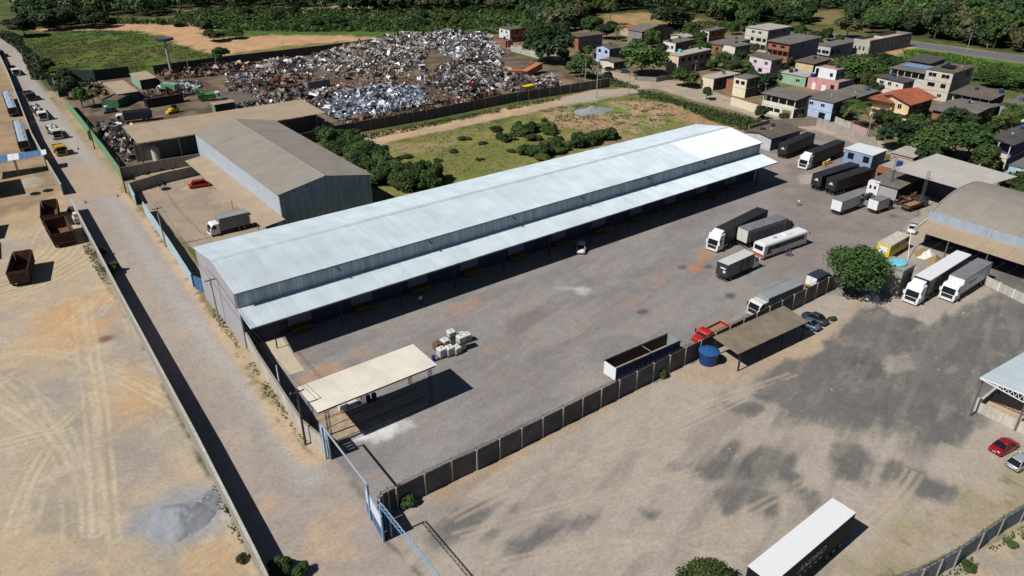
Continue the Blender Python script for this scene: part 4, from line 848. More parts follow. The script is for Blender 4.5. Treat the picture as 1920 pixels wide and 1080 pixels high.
house('grey and blue roofed house with white veranda columns', (1738,139), 6.2, 1671, 1766, (222,220,216), dk, 'fibre', 'shed', .9, .5, openf=(1,), extra=lambda t_, wx, wy, h: MB().slab([(wx*.45,wy*.15,h+.66),(wx*.9,wy*.15,h+1.02),(wx*.9,wy*.9,h+1.02),(wx*.45,wy*.9,h+.66)],.05).build('blue_roof_patch', mat('blue_tarp', S(120,150,190), .7, .1, 1), t_))
house('tall weathered three storey house with roof solar heater', (1788,138), 9.6, 1738, 1826, (222,210,194), (150,146,144), 'fibrebrown', 'shed', .6, .2, store=3, wl=[(2,.25,2.8,1.4),(2,.74,2.8,1.4),(1,.25,1.7,1.4),(1,.7,2.4,1.3),(0,.3,1.5,1.2)], side_wins=[(2,.75,2.4,1.6)], extra=lambda t_, wx, wy, h: MB().slab([(wx*.3,wy*.3,h+.7),(wx*.55,wy*.3,h+1.2),(wx*.55,wy*.75,h+1.2),(wx*.3,wy*.75,h+.7)],.1).build('solar_panel', M['glass'], t_))
house('cream house with dark grey roof in front of the veranda house', (1695,155), 5.6, 1645, 1715, (238,226,214), (150,146,150), 'fibredark', 'shedy', .6, .5, wl=[(1,.22,.9,.9),(1,.5,1.4,1.3),(1,.8,1.6,1.3)], side_wins=W2(1,.25,.65))
house('peach house with bright orange tile roof and corner balcony', (1706,196), 6, 1638, 1749, (244,216,170), (136,116,96), 'tile', 'gx', 2.2, 1.0, wl=[(1,.25,1.3,1.6)], openf=None, extra=lambda t_, wx, wy, h: (MB().box(-1.2,0,2.9,-.01,wy*.98,3.15).build('balcony', plaster((244,216,170)), t_), MB().box(-1.2,wy*.4,0,-1.0,wy*.44,h).build('balcony_post', plaster((244,216,170)), t_), MB().prism([(wy*.38,h-.1),(wy*1.05,h-.1),(wy*.72,h+1.3)], -2.6, -.5, 'x').build('porch_roof', M['tile'], t_)))
house('white house with two level brown roof and long veranda', (1856,187), 5.4, 1788, 1884, (238,230,220), (84,80,90), 'fibrebrown', 'shed', 1.1, .9, openf=(1,), tanks=((.8,.05,'tankblue'),))
house('mint white house with pale grey roof and small tank at the right edge', (1948,208), 5, 1877, 2010, (226,238,228), dk, 'fibre', 'shed', .9, .4, wl=[(1,.62,1.6,1.2)], tanks=((.3,.75,'carblue'),))
house('low house with very wide grey gable roof behind the tree clump', (1816,218), 4, 1750, 1877, br, (110,92,86), 'fibre', 'gy', 1.0, 1.0, store=1)
house('cream house with arched porch and dark roof at the right edge', (1897,272), 7, 1851, 1965, (226,216,200), (70,76,120), 'fibredark', 'gx', .9, .6, openf=(1,), doors=((.4,4.0,2.4,'glass'),))
house('turquoise walled house corner at the right edge', (1945,322), 6, 1893, 2000, (178,214,222), dk, 'fibre', 'shed', .5, .2, wl=W2(1,.6))
house('flat roofed garage with cream block front by the village street', (1339,148), 4.2, 1315, 1388, (238,226,196), (96,92,98), 'fibrelight', 'shed', .2, .2, store=1)
house('pale yellow house with two upper windows above the garage wall', (1401,149), 6.4, 1377, 1424, (244,238,206), dk, 'fibre', 'shed', .3, .2, wl=W2(1,.28,.7))
house('small bare orange brick block beside the pale yellow house', (1376,152), 4, 1363, 1392, br, br, 'fibre', 'flat', par=.2, store=1)
house('white house with open upper porch and brown garage door', (1492,188), 6, 1432, 1517, (238,232,220), (92,84,80), 'fibre', 'shed', 1.0, .7, openf=(1,), wl=[(0,.9,1.4,1.1),(0,.72,2.4,1.1),(0,.5,2,1.1)], doors=((.2,3.2,2.4,'wood'),))
def mural(t_, wx, wy, h):
    MB().box(-.06,wy*.5,.9,-.03,wy*.95,2.7).build('painted_sign', mat('blue_lettered_sign', S(214,224,240), .8, .5, 2.2, col2=S(84,120,180)), t_)
    MB().box(-.5,0,0,-.07,wy,.5).build('brick_plinth', br, t_)
house('light blue two storey house with painted shop front', (1563,193), 6, 1511, 1606, (190,212,236), (92,88,92), 'fibre', 'shed', .7, .4, wl=[(1,.35,1.5,1.1),(1,.76,1.5,1.1)], doors=((.32,2.2,2.4,'glass'),), extra=mural)
house('broad low grey roof behind the light blue house', (1606,184), 4, 1556, 1648, (214,206,196), dk, 'fibre', 'shed', .6, .3, store=1, tanks=((.8,.3,'carblue'),))
house('brown roofed house with navy side wall at the warehouse far end', (1447,259), 3.6, 1399, 1501, (206,204,204), M['navy'], 'fibrebrown', 'gx', .9, .6, store=1, tanks=((.2,.6,'cardark'),))
house('blue grey depot office with white metal roof and two windows', (1637,292), 6.6, 1585, 1662, (150,170,198), (126,124,128), 'roofnew', 'shed', .35, .2, wl=[(1,.2,1.5,1.5),(1,.75,1.5,1.5)], cat='office', name='depot_office')
house('orange brick annex with flat roof and blue tank beside the depot office', (1688,322), 3.6, 1640, 1728, br, br, 'fibrelight', 'flat', par=.2, store=1, wl=[(0,.7,1.4,.8)], tanks=((.35,.35,'tankblue'),), name='annex', cat='annex')
house('low shed with grey sheet roof behind the white tractor unit', (1684,354), 3.4, 1634, 1722, (180,178,176), (70,70,78), 'fibre', 'shed', .8, .4, store=1, name='workshop_shed', cat='shed')
house('small hut with pale sheet roof beside the depot office rear', (1712,296), 3.2, 1672, 1742, (176,166,158), dk, 'fibrelight', 'shed', .4, .3, store=1, name='hut', cat='hut')
# open workshop hall
t_, c_ = px_roof_shed('workshop_hall', 'open workshop with broad pale flat roof on lattice columns', 'workshop', [(1815,358),(1908,331),(1757,288),(1672,317)], [6.5,7.2,7.2,6.5], mat('pale_metal_roof', S(196,190,180), .7, .06, .5, stain=.06, wave=.3), ns=8)
MB().box(*(lambda a,b: (a.x+9,min(a.y,b.y)+1,0,a.x+9.2,max(a.y,b.y)-1,6.2))(c_[0],c_[3])).build('rear_wall', mat('workshop_dark_wall', S(90,90,110), .8, .1, 1), t_)
for f in (.05,.5): p_ = c_[3].lerp(c_[0], f); lattice(p_.x-.6, p_.y, 9.5 if f < .3 else 8.6, t_, .22, 'steel')
# scrapyard sheds
house('small tan roofed shed with green wall beside the sign pole', (262,151), 3.4, 244, 292, (150,186,150), (60,70,62), 'tanroof', 'shed', .4, .3, store=1, name='scrap_shed', cat='shed')
house('low tan roofed weighbridge shed in the scrapyard', (222,177), 3, 196, 258, (150,140,120), dk, 'tanroof', 'shed', .3, .3, store=1, name='weighbridge_shed', cat='shed')
house('green booth with rusty tan roof beside the wide scrap roof', (402,197), 3, 396, 440, M['greenwall'], M['greendark'], 'tanroof', 'shed', .2, .3, store=1, name='booth', cat='booth')
# blue and white striped roof in the trailer park
t_, c_ = px_roof_shed('carport', 'blue and white striped sheet roof across the trailer park', 'carport', [(-40,312),(88,289),(86,280),(-40,297)], [4,4,4.2,4.2], M['roofmetal'], ns=2, np_=2)
for o in [o for o in t_.children if o.name.startswith('roof_sheet')]: bpy.data.objects.remove(o)
ns = 12
for k in range(ns):
    f0, f1 = k/ns, (k+1)/ns-.004; dz = Vector((0,0,.012*(k % 2)))
    MB().slab([c_[0].lerp(c_[1],f0)+dz,c_[0].lerp(c_[1],f1)+dz,c_[3].lerp(c_[2],f1)+dz,c_[3].lerp(c_[2],f0)+dz],.06).build('roof_sheet', M['white'] if k in (5,6,11) else mat('blue_sheet', S(86,126,180), .6, .1, 1, wave=.25, wdir='X'), t_)
g = G(-8,372); t_ = thing('lot_building', 'grey rendered building corner at the left edge by the trailer park', 'building', (g.x-5.0, g.y, 0))
MB().box(-6,0,0,6,12,4.8).build('wall', M['gablewall'], t_); MB().slab([(-6.4,-.4,4.95),(6.4,-.4,4.95),(6.4,12.4,5.3),(-6.4,12.4,5.3)],.12).build('roof', M['fibre'], t_)
add_window(t_, 2, -.03, 1.6, 1.6, 1.2, 'y', 1); add_window(t_, 6.03, 5, 1.6, 1.6, 1.2, 'x', 1)
# ================================================================== vehicles (local frame: front at x = 0 facing -x, width along y)
_wm = {}
def wheels(t_, xs, W, r=.5, wd=.3, inset=0.02, dual=False):
    k = (r, wd)
    if k not in _wm:
        a = MB(); a.loft([[(rr*math.cos(q), y, r+rr*math.sin(q)) for q in [2*math.pi*i/16 for i in range(16)]] for rr, y in ((r*.86,0),(r,wd*.18),(r,wd*.82),(r*.86,wd))]); a.sm = False
        _wm[k] = (a.mesh('wheel', M['tyre']), MB().tube((0,-.015,r),(0,wd+.015,r),r*.52,12).mesh('rim', M['rim']))
    for x in xs:
        for y in (inset, W-inset-wd):
            o = ob('wheel', _wm[k][0], t_, (x, y, 0)); ob('rim', _wm[k][1], o)
def cab(t_, x1, W, h=2.9, ln=2.1, m='white', deflect=False, grille='darksteel', z0=.45, roofh=None):
    x0 = x1-ln; m_ = M[m]
    zb, zt = z0+1.05, min(h-.35, z0+2.05)
    pr = [(x0+.06,z0),(x0,z0+.45),(x0+.04,zb),(x0+.34,zt),(x0+.62,h-.06),(x0+.8,h),(x1,h),(x1,z0)]
    mb = MB(); mb.loft([[(x,y,z) for x, z in pr] for y in (0.12,W-.12)]); mb.loft([[(x+(.06 if x < x0+.5 else 0),0.0,z-(.06 if z > h-.2 else 0)) for x, z in pr],[(x,.119,z) for x, z in pr]]); mb.loft([[(x,W-.119,z) for x, z in pr],[(x+(.06 if x < x0+.5 else 0),W,z-(.06 if z > h-.2 else 0)) for x, z in pr]])
    c = mb.build('cab', m_, t_)
    MB().slab([(x0+.02,.2,zb+.04),(x0+.02,W-.2,zb+.04),(x0+.32,W-.24,zt-.02),(x0+.32,.24,zt-.02)],.06).build('windshield', M['glass'], c)
    for y0, y1 in ((-.03,.0),(W,W+.03)):
        MB().prism([(x0+.4,zb+.08),(x0+1.25,zb+.08),(x0+1.25,zt-.02),(x0+.58,zt-.02)], y0, y1).build('side_window', M['glass'], c)
        MB().box(x0+.12,y0-.22 if y0 < 0 else W,zb+.1,x0+.24,0 if y0 < 0 else W+.22,zb+.75).build('mirror', M['white' if m == 'white' else 'darksteel'], c)
    MB().box(x0-.04,.35,z0+.32,x0+.03,W-.35,z0+.92).build('grille', M[grille], c)
    MB().box(x0-.1,.03,z0-.12,x0+.12,W-.03,z0+.26).build('bumper', m_, c)
    for y in (.14,W-.44): MB().box(x0-.12,y,z0+.08,x0-.1,y+.3,z0+.24).build('headlight', M['silver'], c)
    if deflect: MB().prism([(x0+.8,h+.01),(x1-.1,h+.01),(x1-.1,h+.62),(x1-.35,h+.6)], .25, W-.25).build('roof_deflector', m_, c)
    return c
def chassis(t_, xa, xb, W, z=1.0): MB().box(xa,W/2-.45,z-.3,xb,W/2+.45,z).box(xa+.3,.3,.5,xa+1.4,W/2-.5,z-.15).build('chassis', M['chassis'], t_)
def vplace(name, label, cat, p1, p2, z, W, fwd, L=None, group=None):
    a, b = G(*p1, z), G(*p2, z); d = Vector((b.x-a.x, b.y-a.y)); th = math.atan2(d.y, d.x); L_ = L or d.length
    if fwd < 0: return thing(name, label, cat, (a.x, a.y, 0), th, group), L_
    n = Vector((-math.sin(th), math.cos(th))); u = Vector((math.cos(th), math.sin(th)))
    o = Vector((a.x, a.y))+u*L_+n*W
    return thing(name, label, cat, (o.x, o.y, 0), th+math.pi, group), L_
def rearmarks(t_, L, W, z0, z1, m, frame='chassis'):
    MB().box(L,.06,z0+.05,L+.05,W/2-.02,z1-.05).build('rear_door', m, t_); MB().box(L,W/2+.02,z0+.05,L+.05,W-.06,z1-.05).build('rear_door', m, t_)
    MB().box(L-.05,.1,.5,L+.08,W-.1,.66).box(L-.1,.3,.66,L,.45,1.1).box(L-.1,W-.45,.66,L,W-.3,1.1).build('underrun_bar', M['chassis'], t_)
    for y in (.12,W-.42): MB().box(L+.081,y,.52,L+.1,y+.3,.64).build('tail_light', M['redpaint'], t_)
def text(t_, s, size, loc, rx, rz, m, name='lettering', shear=0.):
    cu = bpy.data.curves.new(name, 'FONT'); cu.body = s; cu.size = size; cu.shear = shear; cu.extrude = .004
    tmp = bpy.data.objects.new('tmp', cu); COL.objects.link(tmp); dg = bpy.context.evaluated_depsgraph_get(); dg.update()
    me = bpy.data.meshes.new_from_object(tmp.evaluated_get(dg)); bpy.data.objects.remove(tmp); me.materials.clear(); me.materials.append(m)
    o = ob(name, me, t_, loc); o.rotation_euler = (rx, 0, rz); return o
def tarp_trailer(t_, L, W=2.6, z0=1.25, z1=4.1, mb_='black', mroof=None, rib=True, axles=3, emblem=True, nr=14):
    mm = M[mb_]; MB().box(0,0,z0,L,W,z1-.12).build('cargo_body', mm, t_)
    r_ = MB(); r_.loft([[(x,.0,z1-.12),(x,.06,z1-.03),(x,.3,z1),(x,W-.3,z1),(x,W-.06,z1-.03),(x,W,z1-.12)] for x in (0,L)]); r_.build('roof', M[mroof or mb_], t_)
    if rib:
        for k in range(1, nr): MB().box(L*k/nr-.03,.05,z1-.01,L*k/nr+.03,W-.05,z1+.03).build('roof_bow', M[mroof or mb_], t_)
    MB().box(0,-.03,z0-.18,L,.05,z0+.02).box(0,W-.05,z0-.18,L,W+.03,z0+.02).build('side_rail', M['chassis'], t_)
    rearmarks(t_, L, W, z0, z1-.1, mm)
    chassis(t_, .5, L-.2, W, z0-.18); wheels(t_, [L-1.2-1.25*k for k in range(axles)], W, .5, .32)
    if emblem:
        MB().prism([(W*.36,z0+1.5),(W*.45,z0+1.85),(W*.5,z0+1.7),(W*.56,z0+1.9),(W*.66,z0+1.5)], L+.055, L+.065, 'x').box(L+.055,W*.28,z0+1.28,L+.065,W*.72,z0+1.4).build('emblem', M['white'], t_)
def landing(t_, x, W, z): MB().box(x-.08,.45,0.02,x+.08,.6,z).box(x-.08,W-.6,0.02,x+.08,W-.45,z).build('landing_leg', M['chassis'], t_)
def box_truck(t_, L, W, z0, z1, mbox, mroof=None, cabm='white', cabh=2.6, cabl=1.9, rear=None, axles=1, defl=False, ribs=6, r=.45):
    MB().box(0,0,z0,L,W,z1-.08).build('cargo_box', M[mbox], t_); MB().box(.02,.02,z1-.079,L-.02,W-.02,z1).build('roof', M[mroof or mbox], t_)
    MB().box(-.03,-.03,z1-.14,L+.03,.0,z1+.02).box(-.03,W,z1-.14,L+.03,W+.03,z1+.02).box(-.03,-.03,z0-.06,L+.03,.0,z0+.1).box(-.03,W,z0-.06,L+.03,W+.03,z0+.1).build('edge_trim', M['steel'], t_)
    for k in range(1, ribs): MB().box(L*k/ribs-.03,-.025,z0+.11,L*k/ribs+.03,-.002,z1-.15).build('side_rib', M[mbox], t_)
    rearmarks(t_, L, W, z0, z1, M[rear or mbox]); chassis(t_, -cabl+.3, L-.1, W, z0-.02)
    cab(t_, -.12, W, cabh, cabl, cabm, defl); wheels(t_, [-cabl+.75]+[L-1.3-1.1*k for k in range(axles)], W, r, .28)
def tractor(t_, W=2.5, h=3.5, m='white', defl=True, off=-.55, rear_x=2.4):
    cab(t_, off, W, h, 2.25, m, defl); wheels(t_, [off-1.45, rear_x-.6, rear_x+.7], W, .5, .32); MB().box(off-2,W/2-.42,.55,rear_x+1.3,W/2+.42,.95).build('tractor_frame', M['chassis'], t_)
    for y in (.05,W-.6): MB().tube((off+.5,y+.28,.65),(off+1.6,y+.28,.65),.28,10).build('fuel_tank', M['silver'], t_)
# --- white cab + black trailer, yard centre
t_, L = vplace('semi_truck', 'white cab lorry with long black tarpaulin trailer beside the bus', 'lorry', (1364,432.5), (1440.8,394), 4.0, 2.6, -1); tarp_trailer(t_, L, 2.6, 1.25, 4.0); tractor(t_, 2.55, 3.5)
t_, L = vplace('semi_truck', 'lorry with faded grey container body between black trailer and bus', 'lorry', (1404,433), (1478,409), 3.9, 2.6, 1)
MB().box(0,0,1.2,L,2.6,3.82).build('cargo_box', M['greybox'], t_); MB().box(.02,.02,3.83,L-.02,2.58,3.9).build('roof', mat('worn_grey_roof', S(130,134,136), .8, .25, .6), t_)
for k in range(1,16): MB().box(L*k/16-.05,2.6,1.3,L*k/16+.05,2.64,3.75).build('side_rib', M['greybox'], t_)
rearmarks(t_, L, 2.6, 1.2, 3.8, M['whitedirty']); chassis(t_, 0, L-.2, 2.6, 1.15); wheels(t_, [L-1.2,L-2.4,1.2], 2.6); cab(t_, -.3, 2.5, 2.9, 2.1, 'cardark'); wheels(t_, [-1.5], 2.5)
# --- coach
t_, L = vplace('coach', 'white coach with dark window band and red tail in the yard', 'bus', (1434,460), (1517.5,431.5), 3.3, 2.6, 1); W = 2.6
mb = MB(); pr = [(0,.0,.45),(0,.0,2.9),(0,.12,3.15),(0,.4,3.3),(0,W-.4,3.3),(0,W-.12,3.15),(0,W,2.9),(0,W,.45)]
mb.loft([[(x+(.25*(1-(z-.45)/2.85) if False else 0)+dx*(z/3.3),y*sc+(1-sc)*W/2,z*zc) for _, y, z in pr] for x, dx, sc, zc in ((0,.35,.96,.98),(.3,.15,1,1),(L-.3,-.1,1,1),(L,-.2,.97,.985))]); c = mb.build('body', M['white'], t_)
MB().box(1.2,-.025,1.75,L-1.4,0.0,2.65).build('window_band', M['glass'], c); MB().box(1.2,W,1.75,L-1.4,W+.025,2.65).build('window_band', M['glass'], c)
MB().hexa([(0.02,.2,1.3),(0.1,.2,1.3),(.1,W-.2,1.3),(.02,W-.2,1.3),(.24,.25,2.9),(.32,.25,2.9),(.32,W-.25,2.9),(.24,W-.25,2.9)]).build('windshield', M['glass'], c)
MB().box(L-.2,.35,1.9,L-.06,W-.35,2.75).build('rear_window', M['glass'], c); MB().box(L-.14,.06,.5,L+.02,W-.06,1.25).build('red_tail', mat('red_coach_stripe', S(190,90,70), .5, .2, 1), c)
MB().prism([(L-2.6,1.1),(L-1.5,2.6),(L-1.2,2.6),(L-1.2,1.7),(L-.9,1.1)], W+.001, W+.027).build('rear_quarter_window', M['glass'], c)
MB().box(4,.7,3.3,6,W-.7,3.45).build('roof_unit', M['white'], c); MB().box(8.2,1,3.3,9,W-1,3.38).build('roof_hatch', M['silver'], c); MB().box(.5,-.02,.46,L-.5,.0,.66).box(.5,W,.46,L-.5,W+.02,.66).build('skirt', mat('red_brown_skirt', S(150,84,62), .6, .2, 1), c)
wheels(t_, [2.3,L-3.2,L-4.4], W, .5, .3); MB().box(-.15,-.25,2.5,-.05,-.1,2.9).box(-.15,W+.1,2.5,-.05,W+.25,2.9).build('mirror', M['blackpaint'], c)
# --- dark box truck with white roof
t_, L = vplace('box_truck', 'dark grey box truck with white painted roof in front of the coach', 'truck', (1366,497.5), (1416,475), 3.5, 2.4, 1); box_truck(t_, L, 2.4, 1.0, 3.5, 'cardark', 'whitedirty', 'white', 2.5, 1.8, 'cardark')
MB().box(L+.056,.9,2.45,L+.066,2.0,2.7).box(L+.056,1.5,1.75,L+.066,2.0,2.15).build('emblem', M['white'], t_)
for a, b in ((1.2,2.4),(3.2,4.2)): MB().box(a,2.4,1.15,b,2.43,3.1).build('side_shutter', M['blackpaint'], t_)
# --- silver truck behind the wall
t_, L = vplace('box_truck', 'silver box truck with white cab parked just behind the dark wall', 'truck', (1442,560), (1508,532), 3.3, 2.4, -1); box_truck(t_, L, 2.4, 1.0, 3.3, 'silver', 'silver', 'whitedirty', 2.7, 2.0, axles=2)
t_, L = vplace('box_truck', 'small truck with dark roof and white rear beside the mango tree', 'truck', (1533,523), (1556,512), 2.8, 2.1, 1); box_truck(t_, L, 2.1, .8, 2.8, 'cardark', 'cardark', 'cardark', 2.2, 1.5, 'white', r=.38); MB().box(L+.055,.05,.8,L+.07,2.05,1.15).build('yellow_stripe', M['ochre'], t_)
# --- depot trucks
t_, L = vplace('box_truck', 'white box truck with grey roof parked nearest the tractor unit', 'truck', (1580,379), (1615,366), 3.3, 2.4, 1); box_truck(t_, L, 2.4, 1.0, 3.3, 'whitedirty', 'greybox', 'silver', 2.6, 1.8, 'white')
t_, L = vplace('box_truck', 'short white box truck with brown grey roof beside the dark flatbed', 'truck', (1648,378), (1670,371), 3.1, 2.3, 1); box_truck(t_, L, 2.3, .95, 3.1, 'whitedirty', 'greybox', 'cardark', 2.4, 1.7, 'white')
def flatbed(t_, L, W, zb, mbed, mfloor, cabm, cabh=2.4, cabl=1.9, side=.45, hood=False, r=.45, load=None):
    MB().box(0,0,zb-.12,L,W,zb).build('bed_floor', M[mfloor], t_); MB().box(0,0,zb,L,.06,zb+side).box(0,W-.06,zb,L,W,zb+side).box(L-.06,.06,zb,L,W-.06,zb+side).box(0,.06,zb,.06,W-.06,zb+side+.5).build('bed_side', M[mbed], t_)
    chassis(t_, -cabl+.2, L-.1, W, zb-.14); cab(t_, -.1, W-.1, cabh, cabl, cabm)
    if hood: mb = MB(); mb.loft([[(x,y0,.55),(x,y0,z),(x,y0+.3,z+.12),(x,W-.1-y0-.3,z+.12),(x,W-.1-y0,z),(x,W-.1-y0,.55)] for x, y0, z in ((-cabl-1.3,.35,1.2),(-cabl-1.1,.25,1.35),(-cabl-.05,.12,1.5))]); mb.build('hood', M[cabm], t_); MB().box(-cabl-1.38,.3,.5,-cabl-1.31,W-.4,.75).build('front_bumper', M['silver'], t_)
    wheels(t_, [-cabl+.7-(1.2 if hood else 0), L-1.2], W, r, .28); MB().box(L-.02,.2,.45,L+.05,W-.2,.6).build('rear_bumper', M['chassis'], t_)
t_, L = vplace('flatbed_truck', 'dark flatbed truck with sandy load bed beside the workshop', 'truck', (1706,390), (1733,381), 1.2, 2.3, 1); flatbed(t_, L, 2.3, 1.1, 'rust', 'dirtbox', 'cardark')
g = G(1642,372); t_ = thing('tractor_unit', 'white tractor unit without trailer seen from behind at the workshop', 'lorry', (g.x,g.y+2.6,0), R_(8)+math.pi); tractor(t_, 2.5, 3.6, 'white', False, .0, 2.2)
for y in (.5,1.5): MB().box(.0,y,1.9,.04,y+.45,2.7).build('rear_cab_window', M['glass'], t_)
for i, (lb, a, b) in enumerate((('black tarpaulin trailer with white rear emblem, nearer the office', (1542.5,330),(1611.7,308)), ('black tarpaulin trailer with worn side lettering, nearest of the parked pair', (1570,338),(1638,316.7)), ('farthest black tarpaulin trailer against the pale block wall', (1478,271.7),(1529,250)))):
    t_, L = vplace('tarpaulin_trailer', lb, 'trailer', a, b, 4.0, 2.6, 1, group='black trailers by the depot office'); tarp_trailer(t_, L, 2.6, 1.25, 4.0); landing(t_, 2.2, 2.6, 1.0)
    if i == 1:
        for k in range(7): MB().box(4.0+k*.8,2.6,1.6,4.5+k*.8,2.615,2.3+.1*(k % 3)).build('side_lettering', mat('faded_orange_print', S(96,70,58), .8, .3, 2), t_)
t_, L = vplace('semi_truck', 'white cab lorry with black trailer between the trailers and the office', 'lorry', (1528,287.5), (1585,265), 4.0, 2.6, -1); tarp_trailer(t_, L, 2.6, 1.25, 4.0); tractor(t_, 2.55, 3.5)
# --- open tipper trailer
t_, L = vplace('tipper_trailer', 'long open tipper trailer with navy side and white tailgate behind the wall', 'trailer', (1156,692.5), (1276,640), 3.0, 2.6, 1)
W = 2.6; MB().box(0,0,1.0,L,W,1.15).build('floor', mat('dusty_bed', S(190,170,150), .9, .25, 1), t_)
MB().box(0,W-.08,1.15,L,W,3.0).build('side_panel', M['navy'], t_); MB().box(0,0,1.15,L,.08,3.0).build('side_panel', mat('shaded_inner_side', S(60,52,52), .8, .2, 1), t_)  # far panel: shadow inside the open body is put into its dark colour
MB().box(0,.08,1.15,.1,W-.08,3.1).build('front_panel', M['silver'], t_); mb = MB(); mb.loft([[(L-.1+a,y,z) for y, z in ((.08,1.0),(W-.08,1.0),(W-.08,3.0),(.08,3.0))] for a in (0,.12)]); mb.build('tailgate', M['white'], t_)
MB().box(-.02,W-.14,3.0,L+.02,W+.05,3.1).box(-.02,-.05,3.0,L+.02,.12,3.1).build('top_rail', M['cardark'], t_)
for k in range(1,13): MB().box(L*k/13-.05,W,1.1,L*k/13+.05,W+.07,2.98).build('side_rib', M['navy'], t_)
for k in (5,): MB().tube((L*k/12,.08,2.8),(L*k/12,W-.08,2.8),.05,6).build('cross_bar', M['silver'], t_)
chassis(t_, .3, L-.3, W, .98); wheels(t_, [L-1.2,L-2.4,L-3.6], W); landing(t_, 2.2, W, .8)
t_, L = vplace('flatbed_truck', 'old red bonneted truck with sand coloured open bed behind the wall', 'truck', (1338,630), (1373,612), 1.4, 2.3, -1); flatbed(t_, L, 2.3, 1.0, 'redpaint', 'dirtbox', 'redpaint', 2.2, 1.6, .4, hood=True)
# --- right foreground lorries
t_, L = vplace('semi_truck', 'white cab lorry with black sided white roofed trailer at the right', 'lorry', (1745,525.5), (1822,477.4), 4.2, 2.6, -1); tarp_trailer(t_, L, 2.6, 1.2, 4.2, 'blackpaint', 'white', rib=False, emblem=False); tractor(t_, 2.55, 3.4)
for k in range(7): MB().box(-.015,W-.7-.22*k,3.62,-.001,W-.55-.22*k,3.78 if k else 3.92).build('front_lettering', M['white'] if k else mat('purple_print', S(150,110,200), .6, .1, 1), t_)
t_, L = vplace('box_truck', 'white box truck with grey roof beside the arched hall', 'truck', (1810,524.8), (1862,492), 3.9, 2.55, -1); box_truck(t_, L, 2.55, 1.1, 3.9, 'white', 'greybox', 'white', 3.0, 2.1, axles=2)
MB().box(2.4,-.035,2.4,5.2,-.028,2.62).build('side_lettering', mat('blue_grey_print', S(120,134,160), .7, .2, 1), t_)
# --- big trailer in the foreground
a, b = G(1605,961,4.3), G(1465,1080,4.3); d = Vector((b.x-a.x, b.y-a.y)).normalized(); L = 14.6
p = Vector((a.x, a.y))+d*L
th = math.atan2(-d.y, -d.x); t_ = thing('box_trailer', 'large black sided box trailer with white roof in the near foreground', 'trailer', (p.x, p.y, 0), th)
W = 2.65; MB().box(0,0,1.1,L,W,4.2).build('cargo_body', mat('black_box_side', S(38,36,37), .6, .15, 1.2, spec=.1), t_); MB().box(-.02,-.02,4.201,L+.02,W+.02,4.3).build('roof', M['white'], t_)
MB().box(-.03,-.03,1.0,L+.03,0,1.2).box(-.03,-.035,4.05,L+.03,-.001,4.2).build('side_rail', M['chassis'], t_); rearmarks(t_, L, W, 1.1, 4.1, M['black']); chassis(t_, .3, L-.3, W, 1.05); wheels(t_, [L-1.5,L-2.75,L-4.0], W); landing(t_, 3, W, 1.)
text(t_, 'ΛNDRIO', 1.25, (L-9.9,-.012,2.15), math.pi/2, 0, mat('dim_white_print', S(236,232,238), .7, .05, 1), shear=.25)
for k in range(9): MB().box(L-13+k*.9,-.012,1.45,L-12.6+k*.9,-.004,1.62).build('small_print', mat('dim_white_print', S(236,232,238)), t_)
# --- cars
def car(t_, m, L=4.2, W=1.72, hatch=True, h=1.45, pickup=False):
    mm = M[m]; mb = MB()
    st = [(0,.22,.5,.62),(.06,.14,.34,.7),(.25,.06,.26,.78),(1.05,.02,.24,.9),(L*.5,.0,.24,.92),(L-.55,.03,.26,.92 if hatch else .9),(L-.12,.08,.3,.86),(L,.2,.42,.74)]
    mb.loft([[(x,i,zb),(x,i,zt-.14),(x,i+.09,zt-.03),(x,W/2,zt),(x,W-i-.09,zt-.03),(x,W-i,zt-.14),(x,W-i,zb)] for x, i, zb, zt in st]); mb.sm = True; c = mb.build('body', mm, t_)
    xa, xb, ta, tb = (1.0, L-.15, 1.72, L-.7) if hatch else (1.05, L-.75, 1.75, L-1.45)
    if pickup: xa, xb, ta, tb = 1.1, 2.9, 1.6, 2.6
    i0, i1 = .08, .24
    MB().hexa([(xa,i0,.86),(xb,i0,.86),(xb,W-i0,.86),(xa,W-i0,.86),(ta,i1,h-.04),(tb,i1,h-.04),(tb,W-i1,h-.04),(ta,W-i1,h-.04)]).build('glasshouse', M['glass'], c)
    r_ = MB(); r_.loft([[(x,i1-.03+e,h-.05),(x,i1+.1+e,h+.015),(x,W-i1-.1-e,h+.015),(x,W-i1+.03-e,h-.05)] for x, e in ((ta-.05,.06),(ta+.2,0),(tb-.1,0),(tb+.06,.06))]); r_.sm = True; r_.build('roof', mm, c)
    for s_ in (0, 1):
        y0 = lambda y: y if not s_ else W-y
        MB().tube((xa,y0(i0),.88),(ta,y0(i1),h-.02),.035,4).tube((xb,y0(i0),.88),(tb,y0(i1),h-.02),.05,4).tube(((xa+xb)/2+.1,y0(i0-.01),.88),((ta+tb)/2,y0(i1-.01),h-.03),.03,4).build('pillar', mm, c)
        MB().box(xa+.15,y0(0)-.09,.92,xa+.3,y0(0)+.09,1.03).build('mirror', mm, c); MB().box(-.01,y0(.35)-.16,.56,.05,y0(.35)+.16,.68).build('headlight', M['silver'], c); MB().box(L-.03,y0(.3)-.14,.6,L+.012,y0(.3)+.14,.74).build('tail_light', M['redpaint'], c)
    MB().box(L-.015,W/2-.2,.5,L+.015,W/2+.2,.6).build('number_plate', M['whitedirty'], c)
    if pickup: MB().box(3.0,.12,.8,L-.1,W-.12,.93).build('load_bed', M['chassis'], c)
    wheels(t_, [.8,L-.8], W, .31, .2)
